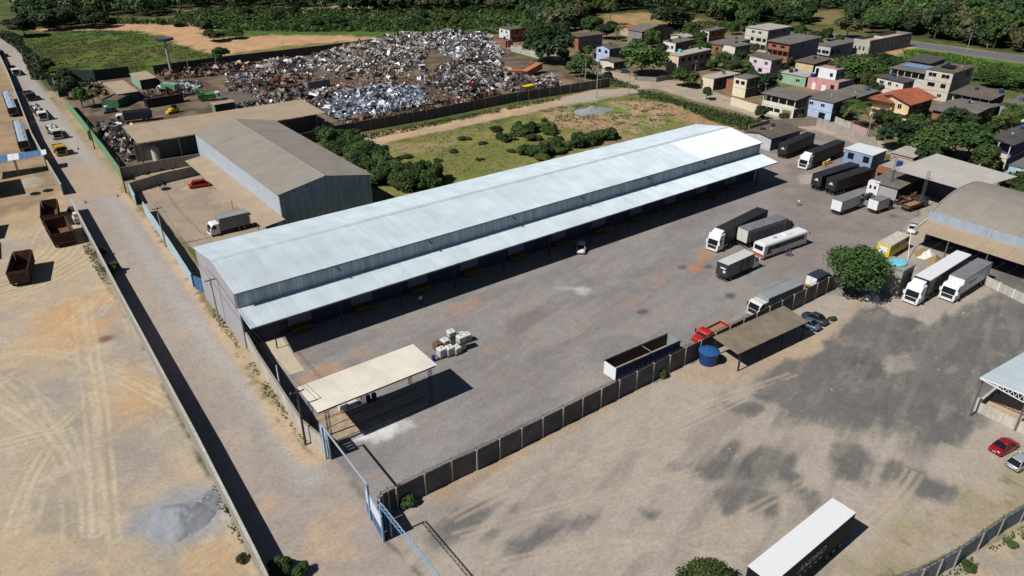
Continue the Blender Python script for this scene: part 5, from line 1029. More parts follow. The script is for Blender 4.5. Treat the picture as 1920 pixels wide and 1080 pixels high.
def place_car(label, px, ang, m, name='car', **k):
    """px = ground photo position of the car's centre; ang = world angle of its tail-ward axis"""
    g = G(*px); L_ = k.get('L', 4.2); W_ = k.get('W', 1.72); a = R_(ang); o = Vector((g.x, g.y))-Vector((math.cos(a), math.sin(a)))*L_/2-Vector((-math.sin(a), math.cos(a)))*W_/2
    t_ = thing(name, label, 'car', (o.x, o.y, 0), a); car(t_, m, **k)
place_car('dark red sedan parked by the platform at the right edge', (1880,843), 171, 'carred', hatch=False)
place_car('silver hatchback at the right edge beside the red sedan', (1912,872), 171, 'carsilver')
place_car('white hatchback half in the shade of the warehouse canopy', (1089,470), 47, 'carwhite', L=4.2)
place_car('charcoal sedan nosing out past the brown car shelter', (1527,602), -88, 'cardark', hatch=False)
place_car('blue grey sedan half under the brown car shelter', (1513,612), -88, 'carblue', hatch=False)
place_car('red pickup car parked beside the lean-to of the grey shed', (376,350), 172, 'redpaint', hatch=False, L=5.3, W=1.95, h=1.7)
place_car('white car parked in the scrapyard, upper of three', (204,194), 8, 'carwhite')
place_car('white car parked in the scrapyard, middle of three', (208,201), 8, 'carwhite')
place_car('dark blue car parked in the scrapyard, lowest of three', (206,211), 8, 'carblue')
place_car('dark hatchback by the garage house in the village', (1143,132), 160, 'cardark')
place_car('bright blue car with white hood beside the big mango tree', (1172,136), 160, 'bluepaint')
place_car('dark car in the shade of the tall tree by the scrap heap', (1062,112), 160, 'cardark')
# --- white box truck in the shed yard
t_, L = vplace('box_truck', 'white cab truck with grey box body in the grey shed yard', 'truck', (410,411), (466,398), 3.5, 2.5, -1); box_truck(t_, L, 2.5, 1.0, 3.5, 'greybox', 'silver', 'white', 2.6, 1.9, axles=2)
# --- rusty tipper bodies in the gravel lot
def tipper_body(label, far, near, z=3.1, name='rusty_tipper', x_out=None):
    fl, fr_, nl, nr_ = [G(*p, z) for p in (*far, *near)]
    o = nl; u = Vector((nr_.x-nl.x, nr_.y-nl.y)); th = math.atan2(u.y, u.x); t_ = thing(name, label, 'tipper body', (o.x, o.y, 0), th, 'rusty tipper bodies in the gravel lot'); W = u.length; L = ((fl+fr_)/2-(nl+nr_)/2).to_2d().length
    zb = .75
    MB().box(0,0,zb,W,L,zb+.1).build('floor', M['rustlight'], t_)
    MB().hexa([(0,0,zb+.1),(.08,0,zb+.1),(.08,L,zb+.1),(0,L,zb+.1),(-.12,0,z),(.0,0,z),(.0,L,z),(-.12,L,z)]).build('side_panel', M['rust'], t_); MB().hexa([(W-.08,0,zb+.1),(W,0,zb+.1),(W,L,zb+.1),(W-.08,L,zb+.1),(W,0,z),(W+.12,0,z),(W+.12,L,z),(W,L,z)]).build('side_panel', M['rust'], t_)
    MB().box(.081,0,zb+.1,W-.081,.1,z-.1).build('tailgate', M['rust'], t_); MB().box(.081,L-.1,zb+.1,W-.081,L,z+.15).build('headboard', M['rustlight'], t_)
    for k in range(1,5): MB().box(.1,-.07,zb+.1+k*.42,W-.1,-.001,zb+.2+k*.42).build('tailgate_rib', M['rust'], t_)
    for k in range(7):
        y = L*k/6.5+.1; MB().hexa([(-.06,y,zb),(0,y,zb),(0,y+.14,zb),(-.06,y+.14,zb),(-.2,y,z),(-.121,y,z),(-.121,y+.14,z),(-.2,y+.14,z)]).hexa([(W,y,zb),(W+.06,y,zb),(W+.06,y+.14,zb),(W,y+.14,zb),(W+.121,y,z),(W+.2,y,z),(W+.2,y+.14,z),(W+.121,y+.14,z)]).build('side_rib', M['rust'], t_)
    MB().box(W/2-.5,.2,.4,W/2-.35,L-.2,zb-.01).box(W/2+.35,.2,.4,W/2+.5,L-.2,zb-.01).build('frame', M['chassis'], t_)
    for yy in (1.0,2.2):
        for xx in (.05,W-.4): o_ = ob('wheel', _wm[(.5,.32)][0], t_, (xx+.02,yy,0), 0); o_.rotation_euler = (0,0,-math.pi/2); o_.location = (xx, yy, 0)
    return t_
tipper_body('rusty open tipper body, farthest of the three in the gravel lot', ((66,379),(92,375)), ((76,405),(107,400)))
tipper_body('rusty open tipper body beside the street wall, middle of three', ((100,408),(134,404)), ((96,440),(137,431)))
tipper_body('rusty open tipper body nearest the camera in the gravel lot', ((30,471),(60,469)), ((12,511),(49,505)))
tipper_body('rusty open tipper body cut off by the left edge of the picture', ((-62,436),(-34,433)), ((-74,470),(-42,464)))
tipper_body('rusty open tipper body casting its shadow in from the left edge', ((-54,404),(-30,401)), ((-62,430),(-34,426)))
# tractor bits beside the middle tipper
g = G(140,420); tag(MB().box(0,0,.4,1.6,2.2,1.5).box(.2,.3,1.5,1.3,1.9,2.3).build('cab_wreck', M['whitedirty'], None, (g.x,g.y-1,0)), 'stripped white cab wreck between tipper body and street wall', 'wreck')
# --- silver trailers in the trailer park
def park_trailer(label, far, near, z=3.0):
    fl, nl, nr_ = G(*far, z), G(*near[0], z), G(*near[1], z); u = Vector((nr_.x-nl.x, nr_.y-nl.y)); th = math.atan2(fl.y-nl.y, fl.x-nl.x)-math.pi/2; W = 2.5; L = (fl-nl).to_2d().length
    t_ = thing('dump_trailer', label, 'trailer', (nl.x, nl.y, 0), th)
    MB().box(0,0,1,W,L,1.1).build('floor', M['silver'], t_); MB().box(0,0,1.1,.08,L,z).build('side_panel', M['silver'], t_); MB().box(W-.08,0,1.1,W,L,z).build('side_panel', M['silver'], t_); MB().box(.08,0,1.1,W-.08,.08,z).build('end_panel', M['darksteel'], t_); MB().box(.08,L-.08,1.1,W-.08,L,z).build('end_panel', M['silver'], t_)
    mb = MB(); n = 10
    mb.loft([[(.1,y,z-.35),(W*.3,y,z-.05+.1*math.sin(y*1.7)),(W*.7,y,z-.02+.1*math.cos(y*1.3)),(W-.1,y,z-.3)] for y in [.1+(L-.2)*k/n for k in range(n+1)]]); mb.build('tarpaulin', mat('pale_blue_tarp', S(166,182,196), .7, .12, 1), t_)
    for k in range(8): MB().box(-.08,L*k/8+.2,1,-.001,L*k/8+.32,z).box(W+.001,L*k/8+.2,1,W+.08,L*k/8+.32,z).build('side_rib', M['silver'], t_)
    MB().box(.8,.3,.55,W-.8,L-.3,.98).build('chassis', M['chassis'], t_)
    for yy in (1.2,2.4,3.6):
        for xx in (.05,W-.37): o_ = ob('wheel', _wm[(.5,.32)][0], t_, (xx, yy, 0)); o_.rotation_euler = (0,0,-math.pi/2)
park_trailer('silver tarpaulin covered trailer, farther of two in the trailer park', (2,171), ((13,203),(29,201)))
park_trailer('silver tarpaulin covered trailer, nearer of two in the trailer park', (22,226), ((32,266),(50,263)))
# --- trucks queued in the street (facing the camera)
def queue_truck(label, front, L, bed, cabm, load=None, ang=-88.5, hood=False, side=1.0):
    g = G(*front); t_ = thing('queued_truck', label, 'truck', (0,0,0), R_(ang)+math.pi, None); a = R_(ang)+math.pi
    # local +x = tail direction
    o = Vector((g.x, g.y))+Vector((math.cos(a), math.sin(a)))*2.1-Vector((-math.sin(a), math.cos(a)))*1.2; t_.location = (o.x, o.y, 0)
    flatbed(t_, L, 2.6, 1.1, bed, 'dust', cabm, 2.8, 2.0, side, hood=hood)
    if load:
        r2 = random.Random(len(label)); cols = ['white','silver','darksteel','whitedirty']
        for k in range(int(L*4)):
            x, y, z = r2.uniform(.4,L-.6), r2.uniform(.3,2.0), r2.uniform(1.1,1.1+side+.4); s_ = r2.uniform(.2,.55)
            o_ = MB().box(-s_,-s_*.7,-s_*.5,s_,s_*.7,s_*.5).build('scrap_piece', M[r2.choice(load)], t_, (x,y,z)); o_.rotation_euler = (r2.uniform(-.6,.6), r2.uniform(-.6,.6), r2.uniform(0,3))
queue_truck('white cab truck with brown bed, farthest in the street queue', (33,143), 11, 'rust', 'white', None)
queue_truck('white cab truck loaded with pale scrap in the street queue', (84,227), 13, 'rust', 'white', ['white','silver','darksteel','whitedirty'])
queue_truck('dark white roofed truck loaded with pale scrap ahead of the yellow one', (111,262), 7.5, 'cardark', 'whitedirty', ['white','silver','whitedirty'])
queue_truck('dull yellow truck at the head of the street queue', (119,293), 3.6, 'ochre', 'ochre', None)
queue_truck('brown bodied truck with dark cab in the middle of the street queue', (62,190), 6.5, 'rust', 'cardark', None)
queue_truck('dark truck at the top left end of the street', (4,108), 8, 'cardark', 'cardark', None)
# --- scrapyard vehicles and containers
def skip(label, n, L, W, h, ang, m, load=False, name='skip_container', inner='rust'):
    g = G(*n); t_ = thing(name, label, 'container', (g.x, g.y, 0), R_(ang))
    MB().box(0,0,.2,L,W,.3).build('floor', M[inner], t_); MB().box(0,0,.3,L,.08,h).build('side_panel', M[m], t_); MB().box(0,W-.08,.3,L,W,h).build('side_panel', M[m], t_); MB().box(0,.08,.3,.08,W-.08,h).build('end_panel', M[m], t_); MB().box(L-.08,.08,.3,L,W-.08,h).build('end_panel', M[m], t_)
    n_ = int(L/.7)
    for k in range(n_): MB().box(L*(k+.4)/n_-.05,-.08,.25,L*(k+.4)/n_+.05,-.001,h).box(L*(k+.4)/n_-.05,W+.001,.25,L*(k+.4)/n_+.05,W+.08,h).build('side_rib', M[m], t_)
    MB().box(-.06,-.09,h,L+.06,.03,h+.1).box(-.06,W-.03,h,L+.06,W+.09,h+.1).build('top_rail', M[m], t_)
    if load: MB().loft([[(x,.1,h-.4),(x,W*.3,h+.25*math.sin(x*2)),(x,W*.7,h+.2*math.cos(x*1.7)),(x,W-.1,h-.3)] for x in [.15+(L-.3)*k/8 for k in range(9)]]).build('load', M[load], t_)
    return t_
t_, L = vplace('box_truck', 'green ribbed box truck with white cab in the scrapyard', 'truck', (303,170), (334,174), 1.0, 2.5, -1, 6.5)
MB().box(0,0,1,L,2.5,3.6).build('cargo_box', mat('teal_green_box', S(130,176,150), .6, .12, 1), t_)
for k in range(12): MB().box(L*k/12+.1,-.06,1.05,L*k/12+.25,-.001,3.55).build('side_rib', M['green'], t_)
chassis(t_, -1.8, L, 2.5); cab(t_, -.2, 2.4, 2.7, 1.9); wheels(t_, [-1.2,L-1.2,L-2.4], 2.4)
t_, L = vplace('tipper_truck', 'bright green tipper truck with raised tail and white cab on the right', 'truck', (372,186), (403,183), 1.0, 2.4, 1, 5.5)
MB().hexa([(0,0,1),(L,0,1),(L,2.4,1),(0,2.4,1),(0,0,2.3),(L,-.1,2.3),(L,2.5,2.3),(0,2.4,2.3)]).build('tipper_box', M['greenb'], t_); MB().hexa([(L-1.4,.2,2.3),(L,.2,2.3),(L,2.2,2.3),(L-1.4,2.2,2.3),(L-.8,.3,4.2),(L+.4,.3,4.4),(L+.4,2.1,4.4),(L-.8,2.1,4.2)]).build('raised_hopper', M['greenb'], t_)
chassis(t_, -1.8, L, 2.4); cab(t_, -.2, 2.4, 2.7, 1.9); wheels(t_, [-1.2,L-1.2,L-2.4], 2.4)
t_, L = vplace('tipper_truck', 'dark ribbed tipper truck in the scrapyard beside the tan roof', 'truck', (233,226), (276,221), 1.0, 2.5, -1, 8)
MB().box(0,0,1,L,2.5,1.1).build('floor', M['chassis'], t_); MB().box(0,0,1.1,L,.1,3.4).box(0,2.4,1.1,L,2.5,3.4).box(0,.1,1.1,.1,2.4,3.4).box(L-.1,.1,1.1,L,2.4,3.4).build('tipper_box', mat('dark_teal', S(84,100,102), .6, .15, 1), t_)
for k in range(11): MB().box(L*k/11+.2,-.09,1.1,L*k/11+.34,-.001,3.4).build('side_rib', M['steel'], t_)
MB().box(.1,.1,2.6,L-.1,2.4,2.9).build('load', M['dust'], t_); chassis(t_, -2, L, 2.5); cab(t_, -.2, 2.4, 2.8, 2.0, 'white'); wheels(t_, [-1.3,L-1.2,L-2.5], 2.5)
skip('large black open container full of rusty scrap', (278,203), 12, 2.6, 2.8, 8, 'blackpaint', 'rust'); skip('green walled open container beside the white cars', (224,203), 9, 5.5, 2.6, 52, 'green', 'dust')
skip('grey ribbed open container in the middle of the scrapyard', (578,170), 9, 3.2, 2.8, 4, 'greybox', 'dust'); skip('pale open container at the wall end of the scrapyard', (186,262), 6, 2.5, 2.2, 70, 'green', 'dust')
t_ = thing('dump_truck', 'white and blue truck parked in the scrap aisle between heaps', 'truck', (*G(796,132).to_2d(), 0), R_(75)); flatbed(t_, 6, 2.5, 1.1, 'carblue', 'dust', 'whitedirty', 2.6, 1.9, 1.4)
def slab_box(label, n, L, W, h, ang, tilt, m, name, cat):
    g = G(*n); t_ = thing(name, label, cat, (g.x, g.y, 0), R_(ang)); t_.rotation_euler = (0, tilt, R_(ang))
    MB().box(0,0,0,L,W,h).build('body', M[m], t_)
    for k in range(int(L/.8)): MB().box(k*.8+.2,-.05,.1,k*.8+.4,-.001,h-.1).box(k*.8+.2,.1,h+.001,k*.8+.4,W-.1,h+.05).build('rib', M[m], t_)
    MB().box(-.05,-.04,-.02,.0,W+.04,h+.06).build('end_frame', M['rust'], t_)
slab_box('tilted orange container wreck lying on the scrap heap, longer of two', (988,146), 12, 2.6, 2.4, 20, -.12, 'orange', 'container_wreck', 'container'); slab_box('shorter orange container wreck beside the long tilted one', (952,143), 8, 2.4, 2.2, -22, .05, 'orange', 'container_wreck', 'container')
slab_box('bright yellow machine hood beside the scrapyard wall', (985,176), 5, 2.4, 2.4, 8, 0, 'yellow', 'machine_hood', 'hood'); slab_box('long white sheet metal panel leaning on the near scrap heap', (850,180), 8, 1.6, .5, -14, .1, 'whitedirty', 'sheet_panel', 'panel')
slab_box('grey cylindrical boiler box by the back wall of the scrapyard', (378,132), 8, 2.2, 2.2, 4, 0, 'darksteel', 'boiler', 'boiler')
# --- yellow and white bus body, forklift, loader
t_, L = vplace('bus_body', 'yellow ended old bus body with dirty white roof by the arched hall', 'bus', (1671,462), (1707,441), 3.0, 2.5, 1)
MB().box(0,0,.6,L,2.5,2.9).build('body', M['yellow'], t_); MB().box(-.02,-.02,2.901,L+.02,2.52,3.05).build('roof', mat('dirty_white_roof', S(214,206,188), .8, .2, 1), t_); MB().box(L+.001,.5,1.2,L+.04,2.0,2.5).build('rear_window', M['white'], t_)
for k in range(6): MB().box(L*k/6+.25,2.5,1.6,L*(k+1)/6-.1,2.53,2.6).build('side_window', M['glass'], t_)
wheels(t_, [1.6,L-1.8], 2.5)
g = G(1716,442); t_ = thing('pickup_truck', 'white pickup partly hidden by the hall canopy', 'pickup', (g.x,g.y,0), R_(20)); car(t_, 'carwhite', L=4.8, pickup=True, hatch=False)
g = G(1554,309); t_ = thing('forklift', 'yellow machine frame on the ground beside the black trailers', 'machine', (g.x-2,g.y,0), R_(5)); MB().box(0,0,.15,4.2,.3,.4).box(0,1.0,.15,4.2,1.3,.4).build('frame', M['ochre'], t_); MB().box(.3,.31,.15,1.4,.99,.9).build('engine', M['ochre'], t_); MB().tube((2.0,.65,.6),(3.8,.65,.9),.25,8).build('boom', M['whitedirty'], t_)
g = G(312,262); t_ = thing('loader', 'small yellow wheel loader in the scrapyard', 'loader', (*G(322,214).to_2d(),0), R_(20)); MB().box(0,0,.6,3,1.6,1.5).build('body', M['yellow'], t_); MB().box(1.2,.2,1.5,2.4,1.4,2.5).build('cab', M['glass'], t_); MB().hexa([(-1.2,0,.2),(-.4,0,.2),(-.4,1.6,.2),(-1.2,1.6,.2),(-.9,0,.9),(-.4,0,1.1),(-.4,1.6,1.1),(-.9,1.6,.9)]).build('bucket', M['ochre'], t_); wheels(t_, [.6,2.4], 1.6, .5, .32)
# ================================================================== small things
def ibc(g, rz, label, m='ibc', z=0):
    t_ = thing('bulk_container', label, 'container', (g[0], g[1], z), rz, 'white bulk containers beside the shelter')
    mb = MB(); mb.loft([[(x*s_,y*s_,zz) for x, y in ((-.5,-.4),(-.4,-.5),(.4,-.5),(.5,-.4),(.5,.4),(.4,.5),(-.4,.5),(-.5,.4))] for s_, zz in ((.9,.17),(1,.25),(1,1.1),(.9,1.2),(.3,1.22))]); mb.build('tank', M[m], t_)
    c = MB()
    for z_ in (.3,.6,.9): c.box(-.54,-.54,z_,.54,-.52,z_+.03).box(-.54,.52,z_,.54,.54,z_+.03).box(-.54,-.52,z_,-.52,.52,z_+.03).box(.52,-.52,z_,.54,.52,z_+.03)
    for a in (-.53,-.18,.18,.53): c.box(a-.012,-.55,.16,a+.012,-.541,1.18).box(-.55,a-.012,.16,-.541,a+.012,1.18).box(.541,a-.012,.16,.55,a+.012,1.18)
    c.build('cage', M['steel'], t_); MB().box(-.55,-.55,0,.55,.55,.05).box(-.55,-.55,.05,-.4,.55,.12).box(.4,-.55,.05,.55,.55,.12).box(-.1,-.55,.05,.1,.55,.12).box(-.55,-.55,.12,.55,.55,.16).build('pallet', M['wood'], t_); MB().tube((0,0,1.22),(0,0,1.27),.09,10).build('cap', M['darksteel'], t_)
cells = [((824,672),0,'nearest tall white bulk container at the left of the cluster','ibc',1.6),((842,668),0,'white bulk container with hanging wrap, second from the left','ibc',1.55),((858,664),0,'weathered white bulk container on the near side of the cluster','ibc',1.2),((868,656),0,'lower bulk container of the two stacked at the right','ibc',1.2),((868,656),1.27,'upper bulk container of the two stacked at the right','ibc',1.2),
 ((816,655),0,'bulk container in a rust stained cage behind the left one','rustlight',1.2),((832,649),0,'white bulk container in the second row, left','ibc',1.3),((846,645),0,'white bulk container in the second row, middle','ibc',1.5),((858,641),0,'white bulk container in the second row, right','ibc',1.2),((868,636),0,'white bulk container in the back row beside the last','ibc',1.3),((880,637),0,'last white bulk container at the right end of the cluster','ibc',1.35),((846,645),1.5,'single white bulk container on top of the middle row','ibc',1.)]
for px, z, lb, m, sc in cells:
    v = G(*px); cc_ = G(848,652); v = cc_+(v-cc_)*.84; ibc((v.x, v.y), rng.uniform(-.15,.15), lb, m, z); o = [o for o in COL.objects if o.get('label') == lb][0]; o.scale = (1.2,1.2,sc/1.2 if sc < 1.4 else sc/1.25)
v = G(813,677); tag(MB().tube((0,0,0),(0,0,.9),.3,12).tube((0,0,.9),(0,0,.95),.26,12).build('plastic_drum', M['tankblue'], None, (v.x,v.y,0)), 'small blue drum at the left foot of the bulk containers', 'drum')
# blue water tank
v = G(1342,688); t_ = thing('water_tank', 'large round blue water tank with ribbed lid beside the wall', 'tank', (v.x, v.y+1.5, 0)); t_.scale = (.9,.9,.95)
mb = MB(); mb.loft([[(r*math.cos(a), r*math.sin(a), z) for a in [2*math.pi*i/28 for i in range(28)]] for r, z in ((1.38,0),(1.42,.1),(1.58,2.0),(1.62,2.05))]); mb.build('tank_body', M['tankblue'], t_)
mb = MB(); mb.loft([[(r*math.cos(a), r*math.sin(a), z) for a in [2*math.pi*i/28 for i in range(28)]] for r, z in ((1.72,2.06),(1.72,2.16),(1.0,2.42),(.2,2.55))]); c = mb.build('lid', M['tanklid'], t_)
for k in range(12): a = 2*math.pi*k/12; MB().tube((.25*math.cos(a),.25*math.sin(a),2.55),(1.66*math.cos(a),1.66*math.sin(a),2.2),.05,5).build('lid_rib', M['tanklid'], c)
# concrete tank tower with aqua lid
v = G(1676,552); t_ = thing('tank_tower', 'square concrete tank tower with aqua blue oval lid beside the mango', 'tower', (v.x+1.2,v.y+1.2,0))
MB().box(-2,-2,0,2,2,5.2).build('tower_body', mat('tower_render', S(176,170,160), .9, .2, .8, streak=.25), t_); mb = MB(); mb.loft([[(r*1.8*math.cos(a), r*1.3*math.sin(a), z) for a in [2*math.pi*i/24 for i in range(24)]] for r, z in ((1,5.2),(1.02,5.45),(.8,5.6))]); mb.build('lid', M['aqua'], t_)
MB().box(-2.15,-2.15,5.0,2.15,-2.001,5.25).box(-2.15,2.001,5.0,2.15,2.15,5.25).box(-2.15,-2,5.0,-2.001,2,5.25).box(2.001,-2,5.0,2.15,2,5.25).build('rim', M['concrete'], t_)
# silo tank in the scrap bay
v = G(295,300); t_ = thing('upright_tank', 'pale upright cylindrical tank with cone top below the tan roof', 'tank', (v.x,v.y,0)); MB().tube((0,0,0),(0,0,3.4),1.0,18).build('tank_body', M['whitedirty'], t_); MB().tube((0,0,3.4),(0,0,4.1),1.0,18,.15).build('cone_top', M['whitedirty'], t_)
# sign pole
v = G(322,139); t_ = thing('pole_sign', 'tall pole with big oval dark sign at the edge of the meadow', 'sign', (v.x,v.y,0)); MB().tube((0,0,0),(0,0,12.8),.55,12,.42).build('pole', M['palesteel'], t_)
mb = MB(); mb.loft([[(3.1*math.cos(a)*_ch, -3.1*math.cos(a)*_sh+0, 13.5+0*math.sin(a))] for a in (0,)]) if False else None
mb = MB(); mb.loft([[(r*3.3*math.cos(a), r*3.3*math.sin(a), z) for a in [2*math.pi*i/28 for i in range(28)]] for r, z in ((.92,12.8),(1,12.9),(1,13.5),(.94,13.6))]); s_ = mb.build('sign_disc', M['signface'], t_); MB().tube((0,0,13.6),(0,0,13.63),2.6,28).build('sign_face', mat('sign_grey', S(84,90,104), .6, .1, 1), s_)
# sand heap, gravel heap
def heap(name, label, c, rx, ry, h, m, seed=1, cat='heap'):
    n = 46; fs = []; X_, Y_ = np.meshgrid(np.linspace(-1,1,n), np.linspace(-1,1,n)); X_ = X_.ravel(); Y_ = Y_.ravel(); r = np.hypot(X_, Y_); nz = fbm(X_*2.4+seed, Y_*2.4+9, seed, 5); a_ = np.arctan2(Y_, X_)
    q_ = r*(1.05+.1*np.sin(a_*3+seed)+.07*np.sin(a_*5+2*seed)+.7*(nz-.5)); z = np.clip(1-q_, 0, 1)**.85*h*(.35+1.25*nz)-.02; vs_ = np.stack([X_*rx, Y_*ry, z], 1).tolist()
    for j in range(n-1):
        for i in range(n-1): fs.append((j*n+i, j*n+i+1, (j+1)*n+i+1, (j+1)*n+i))
    mb = MB().add(vs_, fs); mb.sm = True; return tag(mb.build(name, m, None, (c.x, c.y, 0)), label, cat, kind='thing')
heap('sand_heap', 'heap of grey sand in the gravel lot near the street wall', G(345,972), 3.9, 3.2, 1.25, M['sand'], 4)
v = G(372,955); heap('sand_heap', 'low shoulder of grey sand on the wall side of the heap', v+Vector((.6,.6,0)), 2.6, 1.8, .8, M['sand'], 9)
heap('gravel_heap', 'low heap of crushed stone in the grassy clearing', G(1110,209), 7.5, 4.5, 1.6, M['gravel'], 6)
# poles and wires
def pole(label, base, h, m='pole', r=.17, arms=1, lamp=None, group=None, az=0):
    v = G(*base); t_ = thing('utility_pole', label, 'pole', (v.x,v.y,0), az, group); MB().tube((0,0,0),(0,0,h),r,10,r*.65).build('shaft', M[m], t_)
    for k in range(arms): MB().box(-.9,-.06,h-.5-.9*k,.9,.06,h-.38-.9*k).build('crossarm', M['woodpole'], t_); [MB().tube((x,0,h-.38-.9*k),(x,0,h-.2-.9*k),.05,6).build('insulator', M['whitedirty'], t_) for x in (-.8,0,.8)]
    if lamp: MB().tube((0,0,h-.9),(lamp*1.6,0,h-.3),.05,6).build('lamp_arm', M['steel'], t_); MB().box(lamp*1.6-.35,-.14,h-.38,lamp*1.6+.35,.14,h-.24).build('lamp_head', M['silver'], t_)
    return Vector((v.x,v.y,h))
tops = [pole('timber pole on the green wall side of the street', (178,280), 8, 'woodpole'), pole('dark timber pole at the shed yard corner', (237,362), 8.5, 'woodpole'), pole('concrete pole standing against the pale blue wall', (311,463), 8.5), pole('concrete pole at the warehouse gable corner', (412,609), 8.5), pole('dark pole beside the cream shelter roof', (573,834), 8.5, 'woodpole')]
pole('white topped steel pole behind the whitewashed wall', (528,742), 5, 'white', .12, 0)
farp = [pole('tall pale pole on the clearing beside the dirt track', (1118,184), 12, lamp=1, arms=0), pole('pale pole at the end of the dirt track', (1072,178), 9, arms=0) if False else pole('pale pole where the dirt track meets the street', (1178,179), 9), pole('lamp pole beside the small green tree by the scrapyard wall', (1097,154), 11, lamp=-1, arms=0)]
for i, (b_, h) in enumerate((((1300,160),9),((1429,208),9),((1626,258),9),((1812,98),10),((1850,90),10),((952,104),9),((73,132),9),((7,50),10),((533,106),8),((408,134),7),((358,152),8),((1455,175),8))):
    pole(['grey pole beside the low street tree','grey pole at the foot of the open porch house','grey pole at the pink street wall','pale pole on the near side of the highway','pale pole on the far side of the highway','thin pole at the scrap heap corner','thin leaning pole at the meadow edge','pole at the far left end of the street','thin pole behind the scrapyard back wall','thin white mast in the scrapyard','thin pole in the scrapyard beside the green truck','pole between the round tree and porch house'][i], b_, h, 'pole', .13, 1 if i not in (8,9,10) else 0)
def wire(name, a, b_, sag, label):
    mb = MB(); n = 12; pts = [a.lerp(b_, k/n)-Vector((0,0,sag*4*(k/n)*(1-k/n))) for k in range(n+1)]
    for p, q in zip(pts[:-1], pts[1:]): mb.tube(p, q, .022, 4, cap=False)
    tag(mb.build(name, M['darksteel']), label, 'cable', 'cables along the street', 'thing')
NM = ['green wall pole','shed yard corner pole','pale blue wall pole','warehouse gable pole','shelter pole']
for i, (a, b_) in enumerate(zip(tops[:-1], tops[1:])):
    wire('power_cable', a, b_, .8, 'upper dark cable from the %s to the %s' % (NM[i], NM[i+1])); wire('power_cable', a+Vector((.8,0,-.3)), b_+Vector((.8,0,-.3)), 1.0, 'lower dark cable from the %s to the %s' % (NM[i], NM[i+1]))
# traffic cones, tyres, drums
for i, (px, lb) in enumerate((((221,368),'orange traffic cone beside the shed yard gate'),((160,380),'orange traffic cone at the end of the gravel lot wall'),((147,280),'dark bollard in the street beside the yellow truck'))):
    v = G(*px); t_ = thing('traffic_cone', lb, 'cone', (v.x,v.y,0)); MB().tube((0,0,.05),(0,0,.8),.22,10,.04).build('cone_body', M['cone' if i < 2 else 'darksteel'], t_); MB().box(-.28,-.28,0,.28,.28,.05).build('base', M['blackpaint'], t_); MB().tube((0,0,.38),(0,0,.5),.15,10,.12).build('band', M['white'], t_)
for i, (px, lb) in enumerate((((66,364),'dark lorry tyre lying at the trailer park edge, left'),((90,358),'dark lorry tyre lying at the trailer park edge, right'),((311,355),'dark tyre lying in the shed yard'))):
    v = G(*px); mb = MB(); n = 18; mb.loft([[((r)*math.cos(a),(r)*math.sin(a),z) for a in [2*math.pi*k/n for k in range(n)]] for r, z in ((.35,.02),(.62,.0),(.7,.15),(.62,.3),(.35,.28),(.35,.03))], cap=False); o = tag(mb.build('tyre', M['tyre'], None, (v.x,v.y,0)), lb, 'tyre', kind='thing'); o.scale = (1.6,1.3,1)
# motorcycles
def moto(label, px, ang, m='cardark'):
    v = G(*px); t_ = thing('motorcycle', label, 'motorcycle', (v.x,v.y,0), R_(ang))
    for x in (0,1.3): MB().loft([[(x+r*math.cos(a), y, .3+r*math.sin(a)) for a in [2*math.pi*k/14 for k in range(14)]] for r, y in ((.24,-.05),(.3,-.05),(.3,.05),(.24,.05))]).build('wheel', M['tyre'], t_)
    MB().hexa([(.3,-.13,.35),(1.0,-.13,.35),(1.0,.13,.35),(.3,.13,.35),(.25,-.1,.75),(.75,-.12,.85),(.75,.12,.85),(.25,.1,.75)]).build('engine', M[m], t_); MB().box(.75,-.13,.72,1.5,.13,.84).build('seat', M['blackpaint'], t_); MB().tube((0,0,.3),(.22,0,1.0),.04,6).tube((.22,-.35,1.02),(.22,.35,1.02),.025,6).build('fork', M['steel'], t_)
moto('dark motorcycle parked at the head wall of the shed yard', (300,350), 10); moto('motorcycle parked at the shed yard gate', (272,352), 60, 'bluepaint'); moto('motorcycle behind the tail of the red pickup car', (400,342), 20)
tag(MB().box(0,0,0,1.4,.15,2.1).build('blue_door_leaf', M['navy'], None, (*G(318,338).to_2d(),0)), 'navy blue door leaf leaning on the shed yard wall', 'door', kind='thing')
# white sacks by the mango, rubble
for i, px in enumerate(((1625,560),(1634,556),(1641,561))):
    v = G(*px); o = heap('rubble_sack', ['white sack under the mango tree, left of three','white sack under the mango tree, middle','white sack under the mango tree, right of three'][i], v, .9, .8, 1.0, M['ibc'], 20+i, 'sack')
for i, (px, s_) in enumerate((((1740,480),1.6),((1752,490),1.4),((1728,476),1.3))): heap('rubble_heap', ['pale sand heap left of the white roofed trailer','pale rubble heap beside the white roofed trailer','brown rubble heap near the concrete tower'][i], G(*px), s_*1.5, s_, 1.3, M['dirtbox' if i else 'ibc'], 30+i)
